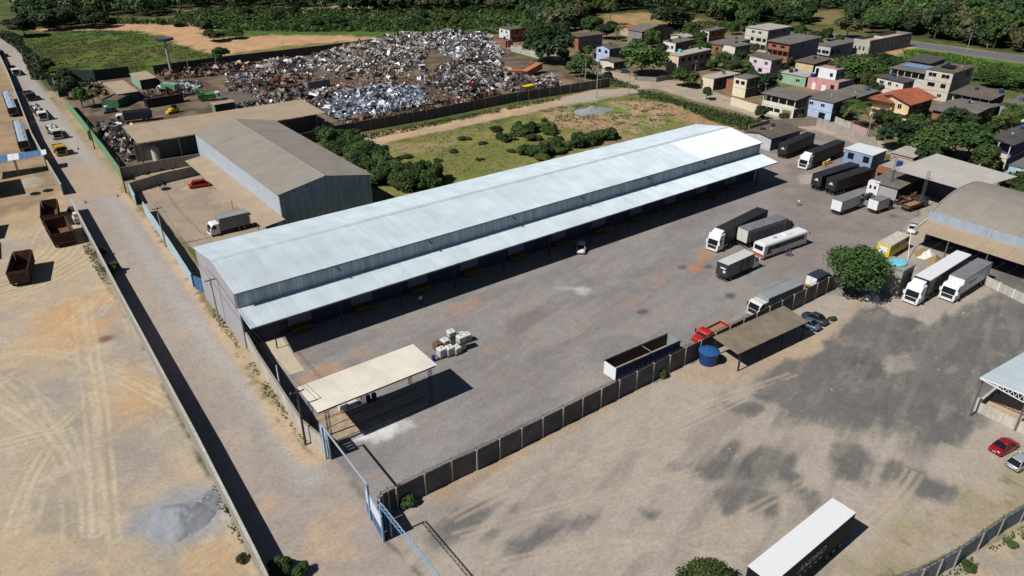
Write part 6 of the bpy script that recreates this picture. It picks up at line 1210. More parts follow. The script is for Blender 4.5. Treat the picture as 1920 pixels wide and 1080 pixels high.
# people
def person(label, px, ang, top, bottom, arm=.25, stride=.12, bend=0.):
    v = G(*px); t_ = thing('person', label, 'person', (v.x,v.y,0), R_(ang)); b = bend
    J = dict(pel=(0,0,.95),ches=(b*.35,0,1.25-b*.1),nk=(b*.6,0,1.5-b*.25),hd=(b*.68,0,1.62-b*.28),ht=(b*.7,0,1.76-b*.3),ls=(b*.5,.2,1.42-b*.2),le=(b*.5+.05,.28+arm*.3,1.14-b*.25),lh=(b*.5+.18,.26+arm*.3,.88-b*.2),rs=(b*.5,-.2,1.42-b*.2),re=(b*.5+.0,-.28-arm*.3,1.14-b*.25),rh=(b*.5+.1,-.26-arm*.3,.88-b*.2),lk=(stride,.1,.5),lf=(stride*.8,.1,.06),lt=(stride*.8+.18,.1,.03),rk=(-stride*.3,-.1,.5),rf=(-stride,-.1,.06),rt=(-stride+.18,-.1,.03),lhp=(0,.1,.9),rhp=(0,-.1,.9))
    ed = [('pel','ches'),('ches','nk'),('nk','hd'),('hd','ht'),('nk','ls'),('ls','le'),('le','lh'),('nk','rs'),('rs','re'),('re','rh'),('pel','lhp'),('lhp','lk'),('lk','lf'),('lf','lt'),('pel','rhp'),('rhp','rk'),('rk','rf'),('rf','rt')]
    rad = dict(pel=.15,ches=.16,nk=.07,hd=.105,ht=.08,ls=.075,le=.05,lh=.04,rs=.075,re=.05,rh=.04,lk=.065,lf=.045,lt=.04,rk=.065,rf=.045,rt=.04,lhp=.09,rhp=.09)
    ks = list(J); me = bpy.data.meshes.new('body'); me.from_pydata([J[k] for k in ks], [(ks.index(a), ks.index(c)) for a, c in ed], []); o = ob('body', me, t_)
    md = o.modifiers.new('skin', 'SKIN'); sv = me.skin_vertices[0].data
    for i, k in enumerate(ks): sv[i].radius = (rad[k], rad[k]); sv[i].use_root = (k == 'pel')
    o.modifiers.new('sub', 'SUBSURF').levels = 1; o.modifiers['sub'].render_levels = 1
    m = bpy.data.materials.get('outfit_'+top+bottom) or bpy.data.materials.new('outfit_'+top+bottom); m.use_nodes = True; t = m.node_tree; N = t.nodes; L_ = t.links
    if not N.get('rampz'):
        tc = N.new('ShaderNodeTexCoord'); sp = N.new('ShaderNodeSeparateXYZ'); L_.new(tc.outputs['Object'], sp.inputs[0]); mr = N.new('ShaderNodeMath'); mr.operation = 'DIVIDE'; mr.inputs[1].default_value = 2; L_.new(sp.outputs['Z'], mr.inputs[0])
        rp = N.new('ShaderNodeValToRGB'); rp.name = 'rampz'; rp.color_ramp.interpolation = 'CONSTANT'; e = rp.color_ramp.elements; C_ = dict(w=S(230,230,228), b=S(44,52,96), d=S(50,48,50), p=S(176,120,180))
        e[0].position = 0; e[0].color = (*S(40,36,34),1); e[1].position = .05; e[1].color = (*C_[bottom],1)
        for p_, c_ in ((.47,C_[top]),(.745-b*.14,S(140,95,70)),(.845-b*.14,S(30,25,22))): q = e.new(p_); q.color = (*c_,1)
        L_.new(mr.outputs[0], rp.inputs[0]); L_.new(rp.outputs[0], N['Principled BSDF'].inputs['Base Color']); N['Principled BSDF'].inputs['Roughness'].default_value = .9
    me.materials.append(m)
person('person in white shirt walking across the open yard', (1496,386), 150, 'w', 'd'); person('person in dark blue bending beside the coach wheel', (1474,480), 80, 'b', 'b', bend=.6); person('person in blue crouching forward behind the coach', (1482,481), 120, 'b', 'b', bend=.5); person('person in pale shirt standing in the canopy shade', (789,570), 90, 'w', 'd')
# posts in front of hall canopy
v = G(1702,488); t_ = thing('hall_stay', 'white slanted pipe stay in front of the hall canopy', 'pipe', (v.x,v.y,0)); MB().tube((0,0,0),(3.67,2.34,4.2),.06,6).tube((3.67,2.34,4.2),(10.6,2.68,5.2),.06,6).build('pipe', M['white'], t_)
# ================================================================== vegetation
nrg = np.random.default_rng(5)
def leaf_mesh(name, pos, nrm, size, tint, m):
    """one quad per leaf cluster, oriented by nrm"""
    n = len(pos); nrm = nrm/np.linalg.norm(nrm, axis=1, keepdims=True)
    a = np.cross(nrm, nrg.normal(size=(n, 3))); a /= np.linalg.norm(a, axis=1, keepdims=True)+1e-9; b = np.cross(nrm, a)
    s = size[:, None]; asp = nrg.uniform(.55, 1, (n, 1))
    v = np.stack([pos-a*s-b*s*asp*.3, pos+a*s*.15-b*s*asp, pos+a*s+b*s*asp*.25, pos-a*s*.1+b*s*asp], 1).reshape(-1, 3)
    me = bpy.data.meshes.new(name); me.vertices.add(4*n); me.loops.add(4*n); me.polygons.add(n)
    me.vertices.foreach_set('co', v.astype(np.float32).ravel()); me.loops.foreach_set('vertex_index', np.arange(4*n, dtype=np.int32)); me.polygons.foreach_set('loop_start', np.arange(0, 4*n, 4, dtype=np.int32)); me.update(calc_edges=True)
    at = me.attributes.new('leaf', 'FLOAT', 'POINT'); at.data.foreach_set('value', np.repeat(tint, 4).astype(np.float32)); me.materials.append(m); return me
def crown(name, n, m, lobes=14, flat=.8, leaf=.075, seed=0, spread=.68):
    r = np.random.default_rng(seed); c = r.normal(size=(lobes, 3)); c /= np.linalg.norm(c, axis=1, keepdims=True); c *= (r.uniform(.25, 1, (lobes, 1))**.6)*spread; c[:, 2] = c[:, 2]*flat
    rad = r.uniform(.17, .45, lobes); tl = r.uniform(0, 1, lobes); k = r.choice(lobes, n, p=rad**2/np.sum(rad**2)); d = r.normal(size=(n, 3)); d /= np.linalg.norm(d, axis=1, keepdims=True); d[:, 2] = np.where(d[:, 2] < -.35, -d[:, 2], d[:, 2])
    p = c[k]+d*rad[k, None]*(r.uniform(.55, 1.08, (n, 1))); nr = d+r.normal(size=(n, 3))*.55+np.array([0, 0, .35])
    return leaf_mesh(name, p, nr, leaf*r.uniform(.6, 1.25, n), np.clip(.55*tl[k]+.45*r.uniform(0, 1, n), 0, 1), m)
CR = {k: [crown('crown', 4200, M[k], 15+3*i, .75, .07, 10*j+i) for i in range(3)] for j, k in enumerate(('leaf','leafdark','leaflight','leafdry'))}
FAR = {k: [crown('crown', 1500, M[k], 12+2*i, .8, .115, 50+10*j+i) for i in range(3)] for j, k in enumerate(('leaf','leafdark','leaflight','leafdry'))}
_trk = MB(); _trk.tube((0,0,0),(.03,.02,.5),.05,7,.038).tube((.03,.02,.45),(.22,.1,1.0),.03,5,.012).tube((.03,.02,.45),(-.2,.14,1.02),.03,5,.012).tube((.03,.02,.48),(.0,-.2,1.05),.028,5,.012); TRK = _trk.mesh('trunk', M['bark'])
def tree(label, x, y, h, r, kind='leaf', i=0, far=False, group=None, name='tree', low=.25, rzz=None):
    """h total height, r crown radius"""
    t_ = thing(name, label, 'tree', (x, y, 0), rng.uniform(0, 6.28) if rzz is None else rzz, group); ch = h*(1-low)/2*1.05
    o = ob('crown', (FAR if far else CR)[kind][i % 3], t_, (0, 0, h-ch*.98)); o.scale = (r*1.05, r*1.05, ch*1.25)
    k = ob('trunk', TRK, t_); k.scale = (max(2.2, h*.55), max(2.2, h*.55), h*.68); return t_
def tpx(label, px, py, rpx, kind='leaf', h=None, i=None, group=None, name='tree', low=.14):
    """px,py = photo position of the crown's centre, rpx = its radius in photo pixels"""
    z = 4.
    for _ in range(4):
        g = G(px, py, z); d = (g-Vector((0,0,CAM_H))).dot(_fw); r = 1.22*rpx*d/FPX; hh = (h*1.15 if h else max(3., r*1.8)); z = hh*(1-(1-low)/2)
    return tree(label, g.x, g.y, hh, r, kind, i if i is not None else rng.randrange(3), group=group, name=name, low=low)
# the big mango in the middle right has its own dense crown
g = G(1600,566); t_ = thing('mango_tree', 'big dense mango tree between the two truck yards', 'tree', (g.x+1.5,g.y+1.5,0)); o = ob('crown', crown('crown', 17000, M['leaf'], 60, .9, .042, 99, .8), t_, (0,0,5.0)); o.scale = (5.0,5.0,4.5); k = ob('trunk', TRK, t_); k.scale = (6,6,5)
g = G(1318,1112); t_ = thing('leafy_tree', 'leafy tree top rising from the bottom edge beside the big trailer', 'tree', (g.x,g.y,0)); o = ob('crown', crown('crown', 9000, M['leaf'], 40, .9, .05, 77, .66), t_, (0,0,1.9)); o.scale = (3.2,3.2,1.8); k = ob('trunk', TRK, t_); k.scale = (3,3,2)
# village and field trees (photo centre, radius)
TL = [('tall dark broad tree beside the scrap heap', 1030,78,44,'leafdark',13),('thin green tree by the scrapyard wall end', 1088,120,22,'leaf',8),('huge mango tree beside the village street', 1206,104,46,'leaf',12),('round low street tree by the cream building', 1284,142,25,'leaf',6),('round dark tree in front of the green house', 1437,152,32,'leafdark',6.5),
 ('tree behind the brown roofed house, left', 1110,44,24,'leaf',8),('dark tree behind the brown roofed house, right', 1138,52,20,'leafdark',8),('wide dark tree beyond the far clearing', 1262,27,42,'leafdark',11),('tree beside the small white tank house', 1312,72,16,'leaf',7),('dense tree behind the pink house', 1604,128,34,'leaf',8),('small tree on the slope above the pink house', 1662,112,22,'leafdark',6),
 ('dark tree in the clump behind the workshop, left', 1690,248,40,'leafdark',8),('dark tree in the clump behind the workshop, middle', 1760,258,42,'leaf',9),('broad tree in the clump behind the workshop, right', 1822,262,44,'leaf',9),('upper tree in the clump below the wide grey roof', 1796,226,34,'leafdark',8),('low tree in the clump next to the hut', 1740,290,24,'leafdark',6),('tree below the cream arched porch house', 1850,292,26,'leaf',7),
 ('bushy tree beside the light blue house', 1582,205,18,'leafdark',5),('small tree in front of the open porch house', 1427,208,12,'leafdark',4),('tiny street tree near the garage wall', 1326,173,10,'leaf',4),('leafy tree below the long cream building', 1372,122,18,'leaf',5),('tree beside the pale pink house', 1398,122,14,'leaflight',4.5),
 ('tree between apartment house and grey house', 1527,72,20,'leaf',7),('olive tree behind the grey house', 1592,48,22,'leafdry',9),('tree behind the unfinished building', 1640,40,20,'leaf',9),('tree behind the apartment house, left', 1400,35,24,'leaf',10),('dark tree behind the apartment house, right', 1478,30,28,'leafdark',11),
 ('small dark tree inside the scrapyard corner', 122,160,20,'leafdark',7),('broad tree over the green wall corner', 150,180,16,'leaf',6),('lone small tree behind the scrapyard back wall', 408,102,18,'leaf',6),('shrubby tree at the meadow corner, left', 86,120,14,'leafdark',5),('shrubby tree at the meadow corner, right', 118,138,14,'leafdark',5),
 ('grey green tree at the far street bend', 40,45,26,'leafdark',9),('dark tree at the meadow edge, left', 85,32,28,'leafdark',10),('dark tree at the meadow edge, middle', 128,28,28,'leafdark',10),('dark tree at the meadow edge, right', 170,30,26,'leafdark',9),('pale bush tree on the bare earth', 400,64,20,'leaf',5),('bush tree on the bare earth, right', 440,62,18,'leaf',4),
 ('dark green tree inside the clump at the hall rear', 1905,345,22,'leaf',6),('small tree at the right edge by the mint house', 1890,215,16,'leaflight',5),('tree on the grass slope right of the tall house', 1870,150,24,'leaf',4),('tree on the slope at the far right', 1912,150,26,'leaf',5),('bush tree behind the tall house', 1840,140,16,'leaf',3.5)]
for a in TL: tpx(a[0], a[1], a[2], a[3], a[4], a[5])
# shrubs behind the warehouse: a hedge of individuals along the shed and the pasture edge
def shrub(label, px, py, w_, h_, kind='leaf', group=None, i=None):
    g = G(px, py); t_ = thing('shrub', label, 'shrub', (g.x,g.y,0), rng.uniform(0,6.28), group); o = ob('foliage', CR[kind][rng.randrange(3)], t_, (0,0,h_*.42)); o.scale = (w_*rng.uniform(.95,1.4),w_*rng.uniform(.8,1.2),h_*.72); return t_
def lerp_line(pts, f):
    f *= len(pts)-1; i = min(int(f), len(pts)-2); f -= i; return pts[i][0]+(pts[i+1][0]-pts[i][0])*f, pts[i][1]+(pts[i+1][1]-pts[i][1])*f
for i in range(46):
    x, y = lerp_line([(622,272),(650,292),(690,316),(720,340),(770,352),(800,356)], i/45); x += rng.uniform(-12,26); y += rng.uniform(-16,8); shrub('dense green shrub in the thicket beside the grey shed', x, y, rng.uniform(2.2,4.2), rng.uniform(2.5,6.2), rng.choice(['leaf','leaf','leafdark','leaf']), 'thicket beside the grey shed')
for i in range(40):
    x, y = lerp_line([(1000,298),(1050,284),(1100,272),(1150,262)], i/25) if i < 26 else lerp_line([(925,262),(970,250),(1010,242),(1040,250)], (i-26)/13); shrub('green shrub in the scrub between pasture and warehouse', x+rng.uniform(-14,14), y+rng.uniform(-9,7), rng.uniform(1.4,3.4), rng.uniform(1.2,4), rng.choice(['leaf','leaf','leaf','leafdark','leaflight']), 'scrub between pasture and warehouse')
for x, y, a, b_, lb in ((216,512,1.7,2.2,'green bush against the gravel lot wall'),(765,946,1.1,1.6,'green bush at the curved end of the dark wall'),(752,938,1.3,2.0,'taller bush at the curved end of the dark wall'),(1241,708,.9,1.4,'round green bush in a planter at the dark wall'),(530,1072,1.4,1.8,'green bush at the foot of the street wall, bottom left'),(565,1078,1.1,1.5,'smaller green bush beside it at the bottom edge'),(988,826,.7,2.2,'tall pale weed against the dark wall'),(1815,1064,.8,.6,'low weed tuft outside the near fence, left'),(1895,1020,.9,.6,'low weed tuft outside the near fence, right'),(190,480,1.4,1.6,'dry yellowish bush on the gravel lot wall'),(134,398,1.0,1.4,'dry bush at the end of the gravel lot wall'),(430,960,.5,.7,'small weed clump by the grey sand heap'),(455,1050,.7,.9,'dark dry shrub at the lot wall near the bottom'),(790,355,1.6,1.2,'small shrub at the warehouse rear eave'),(1430,222,1.2,1.2,'low shrub in front of the porch house'),(1470,222,1.6,1.8,'bush in front of the brown garage door'),(1500,226,1.4,2.2,'slim bush beside the light blue house'),(1648,262,1.6,1.6,'bush at the end of the pink street wall'),(1560,600,.8,.6,'low weeds beside the sheet wall')):
    shrub(lb, x, y, a, b_, 'leafdry' if 'dry' in lb or 'pale' in lb else 'leaf')
# palms
def palm(label, px, py, h, r, kind='leaflight'):
    g = G(px, py, h); t_ = thing('palm_tree', label, 'palm', (g.x,g.y,0), rng.uniform(0,6)); mb = MB(); n = 6
    for k in range(n): mb.tube((.15*(k/n)**2,0,h*k/n),(.15*((k+1)/n)**2,0,h*(k+1)/n),.2-.015*k,7,.185-.015*k)
    mb.build('trunk', M['bark'], t_); fr = MB(); pos = []; nr = []; sz = []; tn = []
    for q in range(18):
        a = 2*math.pi*q/18+rng.uniform(-.15,.15); el = rng.uniform(.1,1.1); fr_ = MB(); prev = None; P_ = []
        for k in range(9):
            f = k/8; rr = r*f*math.cos(el*.6*(1-f)); zz = r*(math.sin(el)*f-.75*f*f); P_.append(Vector((.15+rr*math.cos(a), rr*math.sin(a), h+zz)))
        side = Vector((-math.sin(a), math.cos(a), 0)); vs_ = []; fs = []
        for k in range(8):
            wd = r*.16*(1-abs(k/8-.4)*1.1)
            for s_ in (1,-1):
                for sub in (0,.5):
                    p0 = P_[k].lerp(P_[k+1], sub); p1 = P_[k].lerp(P_[k+1], sub+.35); tip = p0+side*s_*wd*2+(P_[k+1]-P_[k])*.7-Vector((0,0,wd*.7)); o_ = len(vs_); vs_ += [p0,p1,tip]; fs.append((o_,o_+1,o_+2))
        fr_.add(vs_, fs); me = fr_.mesh('frond', M[kind]); at = me.attributes.new('leaf','FLOAT','POINT'); at.data.foreach_set('value', [rng.uniform(.1,.9)]*len(me.vertices)); ob('frond', me, t_)
for a in (('coconut palm with wide fronds beside the light blue house', 1612,196,7,5),('short palm below the long cream building', 1350,100,6,4.2),('palm behind the huge mango tree', 1158,50,7,4),('tall palm beyond the brown roofed house', 1146,8,11,5),('palm at the right edge below the mint house', 1902,200,5,4.5),('small palm at the corner of the hall', 1915,362,5,4.2),('small palm inside the scrapyard green wall', 170,170,5,3.6),('palm by the far scrapyard hut', 985,40,9,4)): palm(*a)
# dense wood along the top: the 290 front trees one by one, the mass behind them as one wood
WOOD = [gp((380,-60),(1130,-60),(1130,20),(1090,40),(1080,62),(1010,66),(990,34),(930,24),(760,22),(690,26),(640,24),(560,14),(480,12),(400,22),(330,18),(300,30),(240,34),(200,8)), gp((1100,-60),(2100,-60),(2100,128),(1920,99),(1800,84),(1700,68),(1610,58),(1590,44),(1560,40),(1500,46),(1470,36),(1400,46),(1350,44),(1330,34),(1300,24),(1200,16),(1130,24)), gp((44,16),(120,4),(210,12),(200,44),(130,52),(60,54),(36,36)), gp((0,-60),(380,-60),(300,-12),(60,-6),(0,-14))]
HOLE = [gp((1500,20),(1580,16),(1596,42),(1520,44)), gp((600,6),(700,2),(694,18),(610,16)), gp((160,4),(206,0),(206,11),(166,13))]
def in_wood(X, Y):
    k = np.zeros(X.shape, bool)
    for p_ in WOOD: k |= _poly_sd(X, Y, p_) > 0
    for p_ in HOLE: k &= _poly_sd(X, Y, p_) < 0
    return k
wr = np.random.default_rng(21); NX = 20000; wx_ = wr.uniform(0, 760, NX); wy_ = wr.uniform(90, 760, NX); k = in_wood(wx_, wy_); wx_, wy_ = wx_[k], wy_[k]
order = np.argsort(np.hypot(wx_, wy_)); cell = {}; trees_ = []
for i in order:
    x, y = wx_[i], wy_[i]; r = wr.uniform(3.6, 6.6); ok = True; cx, cy = int(x//8), int(y//8)
    for a in (-1,0,1):
        for b_ in (-1,0,1):
            for q in cell.get((cx+a, cy+b_), ()):
                if (q[0]-x)**2+(q[1]-y)**2 < (.5*(q[2]+r))**2: ok = False
    if ok: cell.setdefault((cx, cy), []).append((x, y, r)); trees_.append((x, y, r))
pos = []; nrm = []; siz = []; tin = []
for j, (x, y, r) in enumerate(trees_):
    h = r*wr.uniform(1.7, 2.6)
    if j < 290:
        kd = rng.choice(['leaf','leaf','leaf','leafdark','leafdark','leaflight','leafdry']); tree('tree in the front of the dense wood along the top', x, y, h, r, kd, rng.randrange(3), True, 'front trees of the dense wood', low=.1)
    else:
        n = 130; lb = wr.normal(size=(6, 3)); lb /= np.linalg.norm(lb, axis=1, keepdims=True); kk = wr.integers(0, 6, n); d = wr.normal(size=(n, 3)); d /= np.linalg.norm(d, axis=1, keepdims=True); d[:, 2] = np.abs(d[:, 2])
        p_ = (lb[kk]*.5+d*.5)*np.array([r, r, h*.5])*1.05+np.array([x, y, h*.52]); tt = wr.uniform(0, 1); pos.append(p_); nrm.append(d+wr.normal(size=(n, 3))*.4); siz.append(np.full(n, r*.19)*wr.uniform(.7, 1.3, n)); tin.append(np.clip(.6*tt+wr.uniform(0, .45, n), 0, 1))
print('wood trees', len(trees_))
me = leaf_mesh('distant_wood', np.concatenate(pos), np.concatenate(nrm), np.concatenate(siz), np.concatenate(tin), leafmat('wood_leaf', (.014,.032,.012), (.06,.1,.03))); tag(ob('distant_wood', me), 'distant mass of wood behind the front trees', 'wood', kind='stuff')
for i in range(34):
    x = rng.uniform(300, 1000); y = rng.uniform(24, 56) if x > 420 else rng.uniform(44, 54); shrub('bushy clump on the green flat behind the scrapyard', x, y, rng.uniform(2.5,6), rng.uniform(2.5,6), rng.choice(['leaf','leafdark','leafdark']), 'bushes on the green flat')
for x, y, a, b_ in ((870,262,2,1),(905,270,1.6,.8),(850,285,1.5,.8),(930,245,2.4,1.6),(1000,262,2.6,1.6),(1046,262,2,1.2),(1125,252,2,1.4),(1085,258,2.2,1.6),(820,302,1.4,.7),(760,296,1.8,1),(900,300,1.2,.6),(960,285,1.6,.9)): shrub('low ragged bush dotted over the pasture', x, y, a, b_, rng.choice(['leaf','leafdry','leafdark']), 'ragged bushes on the pasture')
for x, y, r, kd in ((1100,95,10,'leaf'),(1140,140,8,'leafdark'),(1225,70,14,'leaf'),(1240,90,10,'leafdark'),(1300,95,10,'leaf'),(1318,88,11,'leaf'),(1336,120,9,'leaflight'),(1358,112,12,'leaf'),(1388,104,10,'leafdark'),(1415,90,8,'leaf'),(1410,140,10,'leaf'),(1470,125,9,'leafdark'),(1482,112,8,'leaf'),(1560,125,10,'leaf'),(1588,150,12,'leaf'),(1630,150,14,'leaf'),(1640,165,12,'leafdark'),(1660,135,12,'leaf'),(1640,120,12,'leaf'),(1690,118,10,'leaf'),(1725,180,8,'leafdark'),(1650,215,12,'leafdark'),(1672,222,14,'leaf'),(1720,228,14,'leaf'),(1745,236,14,'leafdark'),(1860,240,12,'leaf'),(1880,225,12,'leaflight'),(1905,222,12,'leaf'),(1500,60,12,'leaf'),(1555,62,10,'leafdark'),(1575,72,8,'leaf'),(1310,58,10,'leafdark'),(1290,52,10,'leaf'),(1376,50,10,'leaf'),(1350,60,9,'leafdark'),(1070,125,9,'leaf'),(1060,104,12,'leafdark'),(1000,80,14,'leafdark'),(1012,55,16,'leaf'),(1050,52,16,'leafdark'),(975,58,10,'leaf'),(1215,58,8,'leaf')):
    t_ = tpx('garden tree standing among the village houses', x, y, r*1.15, kd, group='garden trees among the village houses', low=.12)
    nh = min((o for o in COL.objects if o.get('category') == 'house'), key=lambda o: (o.location-t_.location).length); lb = '%s garden tree next to the %s' % ({'leaf':'green','leafdark':'dark green','leaflight':'light green'}[kd], ' '.join(nh['label'].split()[:9])); t_['label'] = lb
# undergrowth, reeds, grass: nobody could count it
def veg_patch(name, label, polys, dens, hr, size, m, seed, clump=0.5, thr=.35, up=.8):
    P_ = []; r = np.random.default_rng(seed)
    for pl in polys:
        a = np.array(pl); x0, y0 = a.min(0); x1, y1 = a.max(0); n = int((x1-x0)*(y1-y0)*dens); X = r.uniform(x0, x1, n); Y = r.uniform(y0, y1, n)
        k = (_poly_sd(X, Y, pl)+3*(fbm(X/5, Y/5, seed)-.5)*clump > 0) & (.6*fbm(X/3.3, Y/3.3, seed+3)+.4*fbm(X/13, Y/13, seed+4) > thr); P_.append(np.stack([X[k], Y[k]], 1))
    XY = np.concatenate(P_); n = len(XY); hh = hr[0]+(hr[1]-hr[0])*np.clip(fbm(XY[:, 0]/4, XY[:, 1]/4, seed+7)*1.6-.3, 0, 1); z = hh*r.uniform(.15, 1, n)
    nr = r.normal(size=(n, 3))*(.7 if up < 1 else .3)+np.array([0, 0, up]); me = leaf_mesh(name, np.stack([XY[:, 0], XY[:, 1], z], 1), nr, size*r.uniform(.6, 1.3, n), np.clip(fbm(XY[:, 0]/6, XY[:, 1]/6, seed+9)*.9+r.uniform(-.25, .3, n), 0, 1), m)
    tag(ob(name, me), label, name.replace('_', ' ').split()[-1], kind='stuff')
veg_patch('ditch_reeds', 'lush green reeds along the village ditch', [gp((1195,172),(1240,180),(1300,196),(1360,214),(1430,228),(1432,238),(1400,250),(1330,226),(1260,196),(1200,184)), gp((1128,142),(1160,152),(1200,164),(1190,168),(1150,162),(1120,150))], 5, (.3,1.8), .34, M['leaf'], 1, thr=.3)
veg_patch('marsh_grass', 'green marsh vegetation between scrapyard and wood', [gp((200,40),(330,42),(480,46),(660,44),(820,46),(1000,50),(1000,62),(930,64),(860,60),(700,60),(560,60),(420,56),(300,46),(210,46)), gp((440,14),(640,22),(1000,22),(1000,46),(700,46),(450,46),(330,40),(330,30))], 1.7, (.2,3.6), .8, M['leaf'], 2, thr=.4)
veg_patch('slope_grass', 'bright green grass slope beside the highway', [gp((1690,92),(1790,102),(1920,128),(2100,176),(2000,190),(1900,160),(1830,122),(1700,116))], 2.2, (.1,.9), .42, M['grassgreen'], 3, thr=.42, up=1)
veg_patch('meadow_grass', 'rough meadow grass at the top left', [Z['meadow']], 1.6, (.05,.5), .42, M['grassgreen'], 4, thr=.46, up=1)
veg_patch('meadow_scrub', 'dark weeds along the street edge of the meadow', [gp((48,88),(64,100),(90,140),(120,158),(180,150),(176,160),(104,172),(84,150),(60,116)), gp((4,60),(40,70),(50,96),(70,130),(96,150),(60,150),(40,100),(0,72))], 4, (.2,2.0), .5, M['leafdark'], 5, thr=.3)
veg_patch('wall_weeds', 'weeds along the foot of the scrapyard wall', [gp((640,262),(760,240),(960,200),(1050,182),(1050,187),(960,206),(800,240),(680,264)), gp((244,330),(300,318),(372,303),(372,309),(300,322),(250,334))], 5, (.1,1.2), .32, M['leaf'], 6, thr=.4)
veg_patch('pasture_grass', 'patchy grass of the pasture behind the warehouse', [Z['pasture']], 1.3, (.02,.25), .3, M['grassdry'], 7, thr=.44, up=1)
veg_patch('clearing_grass', 'green grass patches in the clearing', [gp((1050,200),(1200,184),(1290,206),(1310,226),(1180,240),(1040,226))], 2.2, (.02,.3), .36, M['grassgreen'], 8, thr=.5, up=1)
veg_patch('street_weeds', 'weed strip at the foot of the whitewashed street wall', [gp((388,562),(396,566),(432,618),(500,716),(560,806),(596,846),(588,850),(540,800),(470,694),(410,610))], 14, (.03,.4), .15, M['grassgreen'], 9, thr=.45, up=1)
veg_patch('fence_weeds', 'green weeds along the outside of the near fence', [gp((1740,1100),(1800,1062),(1880,1012),(1960,965),(1964,975),(1890,1024),(1815,1072),(1760,1110))], 20, (.03,.5), .14, M['leaf'], 12, thr=.46)
veg_patch('lot_weeds', 'dry weeds along the gravel lot wall', [gp((150,440),(170,450),(205,510),(226,560),(214,560),(186,520),(160,470)), gp((396,905),(410,925),(470,1040),(460,1042),(425,985),(400,930))], 14, (.03,.5), .16, M['leafdry'], 13, thr=.42)
veg_patch('village_scrub', 'garden scrub between the village houses', [gp((1080,100),(1130,120),(1120,150),(1060,130)), gp((1340,100),(1420,110),(1410,135),(1345,120)), gp((1560,110),(1660,100),(1700,130),(1640,170),(1600,150)), gp((1640,180),(1680,215),(1900,230),(1880,300),(1740,290),(1640,240)), gp((1460,118),(1500,112),(1520,128),(1470,132)), gp((1830,130),(1960,150),(1960,185),(1870,165)), gp((1200,58),(1260,50),(1340,60),(1330,75),(1240,80)), gp((1250,44),(1400,40),(1400,62),(1260,60))], 1.8, (.2,2.2), .5, M['leaf'], 14, thr=.42)
# ================================================================== scrap heaps
sm_ = bpy.data.materials.new('scrap_metal'); sm_.use_nodes = True
a_ = sm_.node_tree.nodes.new('ShaderNodeAttribute'); a_.attribute_name = 'Col'; sm_.node_tree.links.new(a_.outputs['Color'], sm_.node_tree.nodes['Principled BSDF'].inputs['Base Color'])
sm_.node_tree.nodes['Principled BSDF'].inputs['Roughness'].default_value = .5; sm_.node_tree.nodes['Principled BSDF'].inputs['Metallic'].default_value = .25
PAL = dict(bright=[(190,194,200),(160,162,168),(226,228,232),(116,112,110),(84,78,76),(146,130,118),(96,74,62)], mixed=[(150,146,142),(118,104,94),(180,178,176),(92,76,66),(72,66,64),(136,110,90),(210,210,212),(100,100,106)], rusty=[(112,80,62),(90,64,52),(136,98,74),(74,60,54),(150,140,132),(60,52,50)], blue=[(150,160,182),(188,196,210),(112,116,132),(222,226,232),(84,82,88),(120,104,94)], dusty=[(172,162,152),(150,140,130),(190,184,178),(126,116,108),(100,92,86),(210,208,204)])
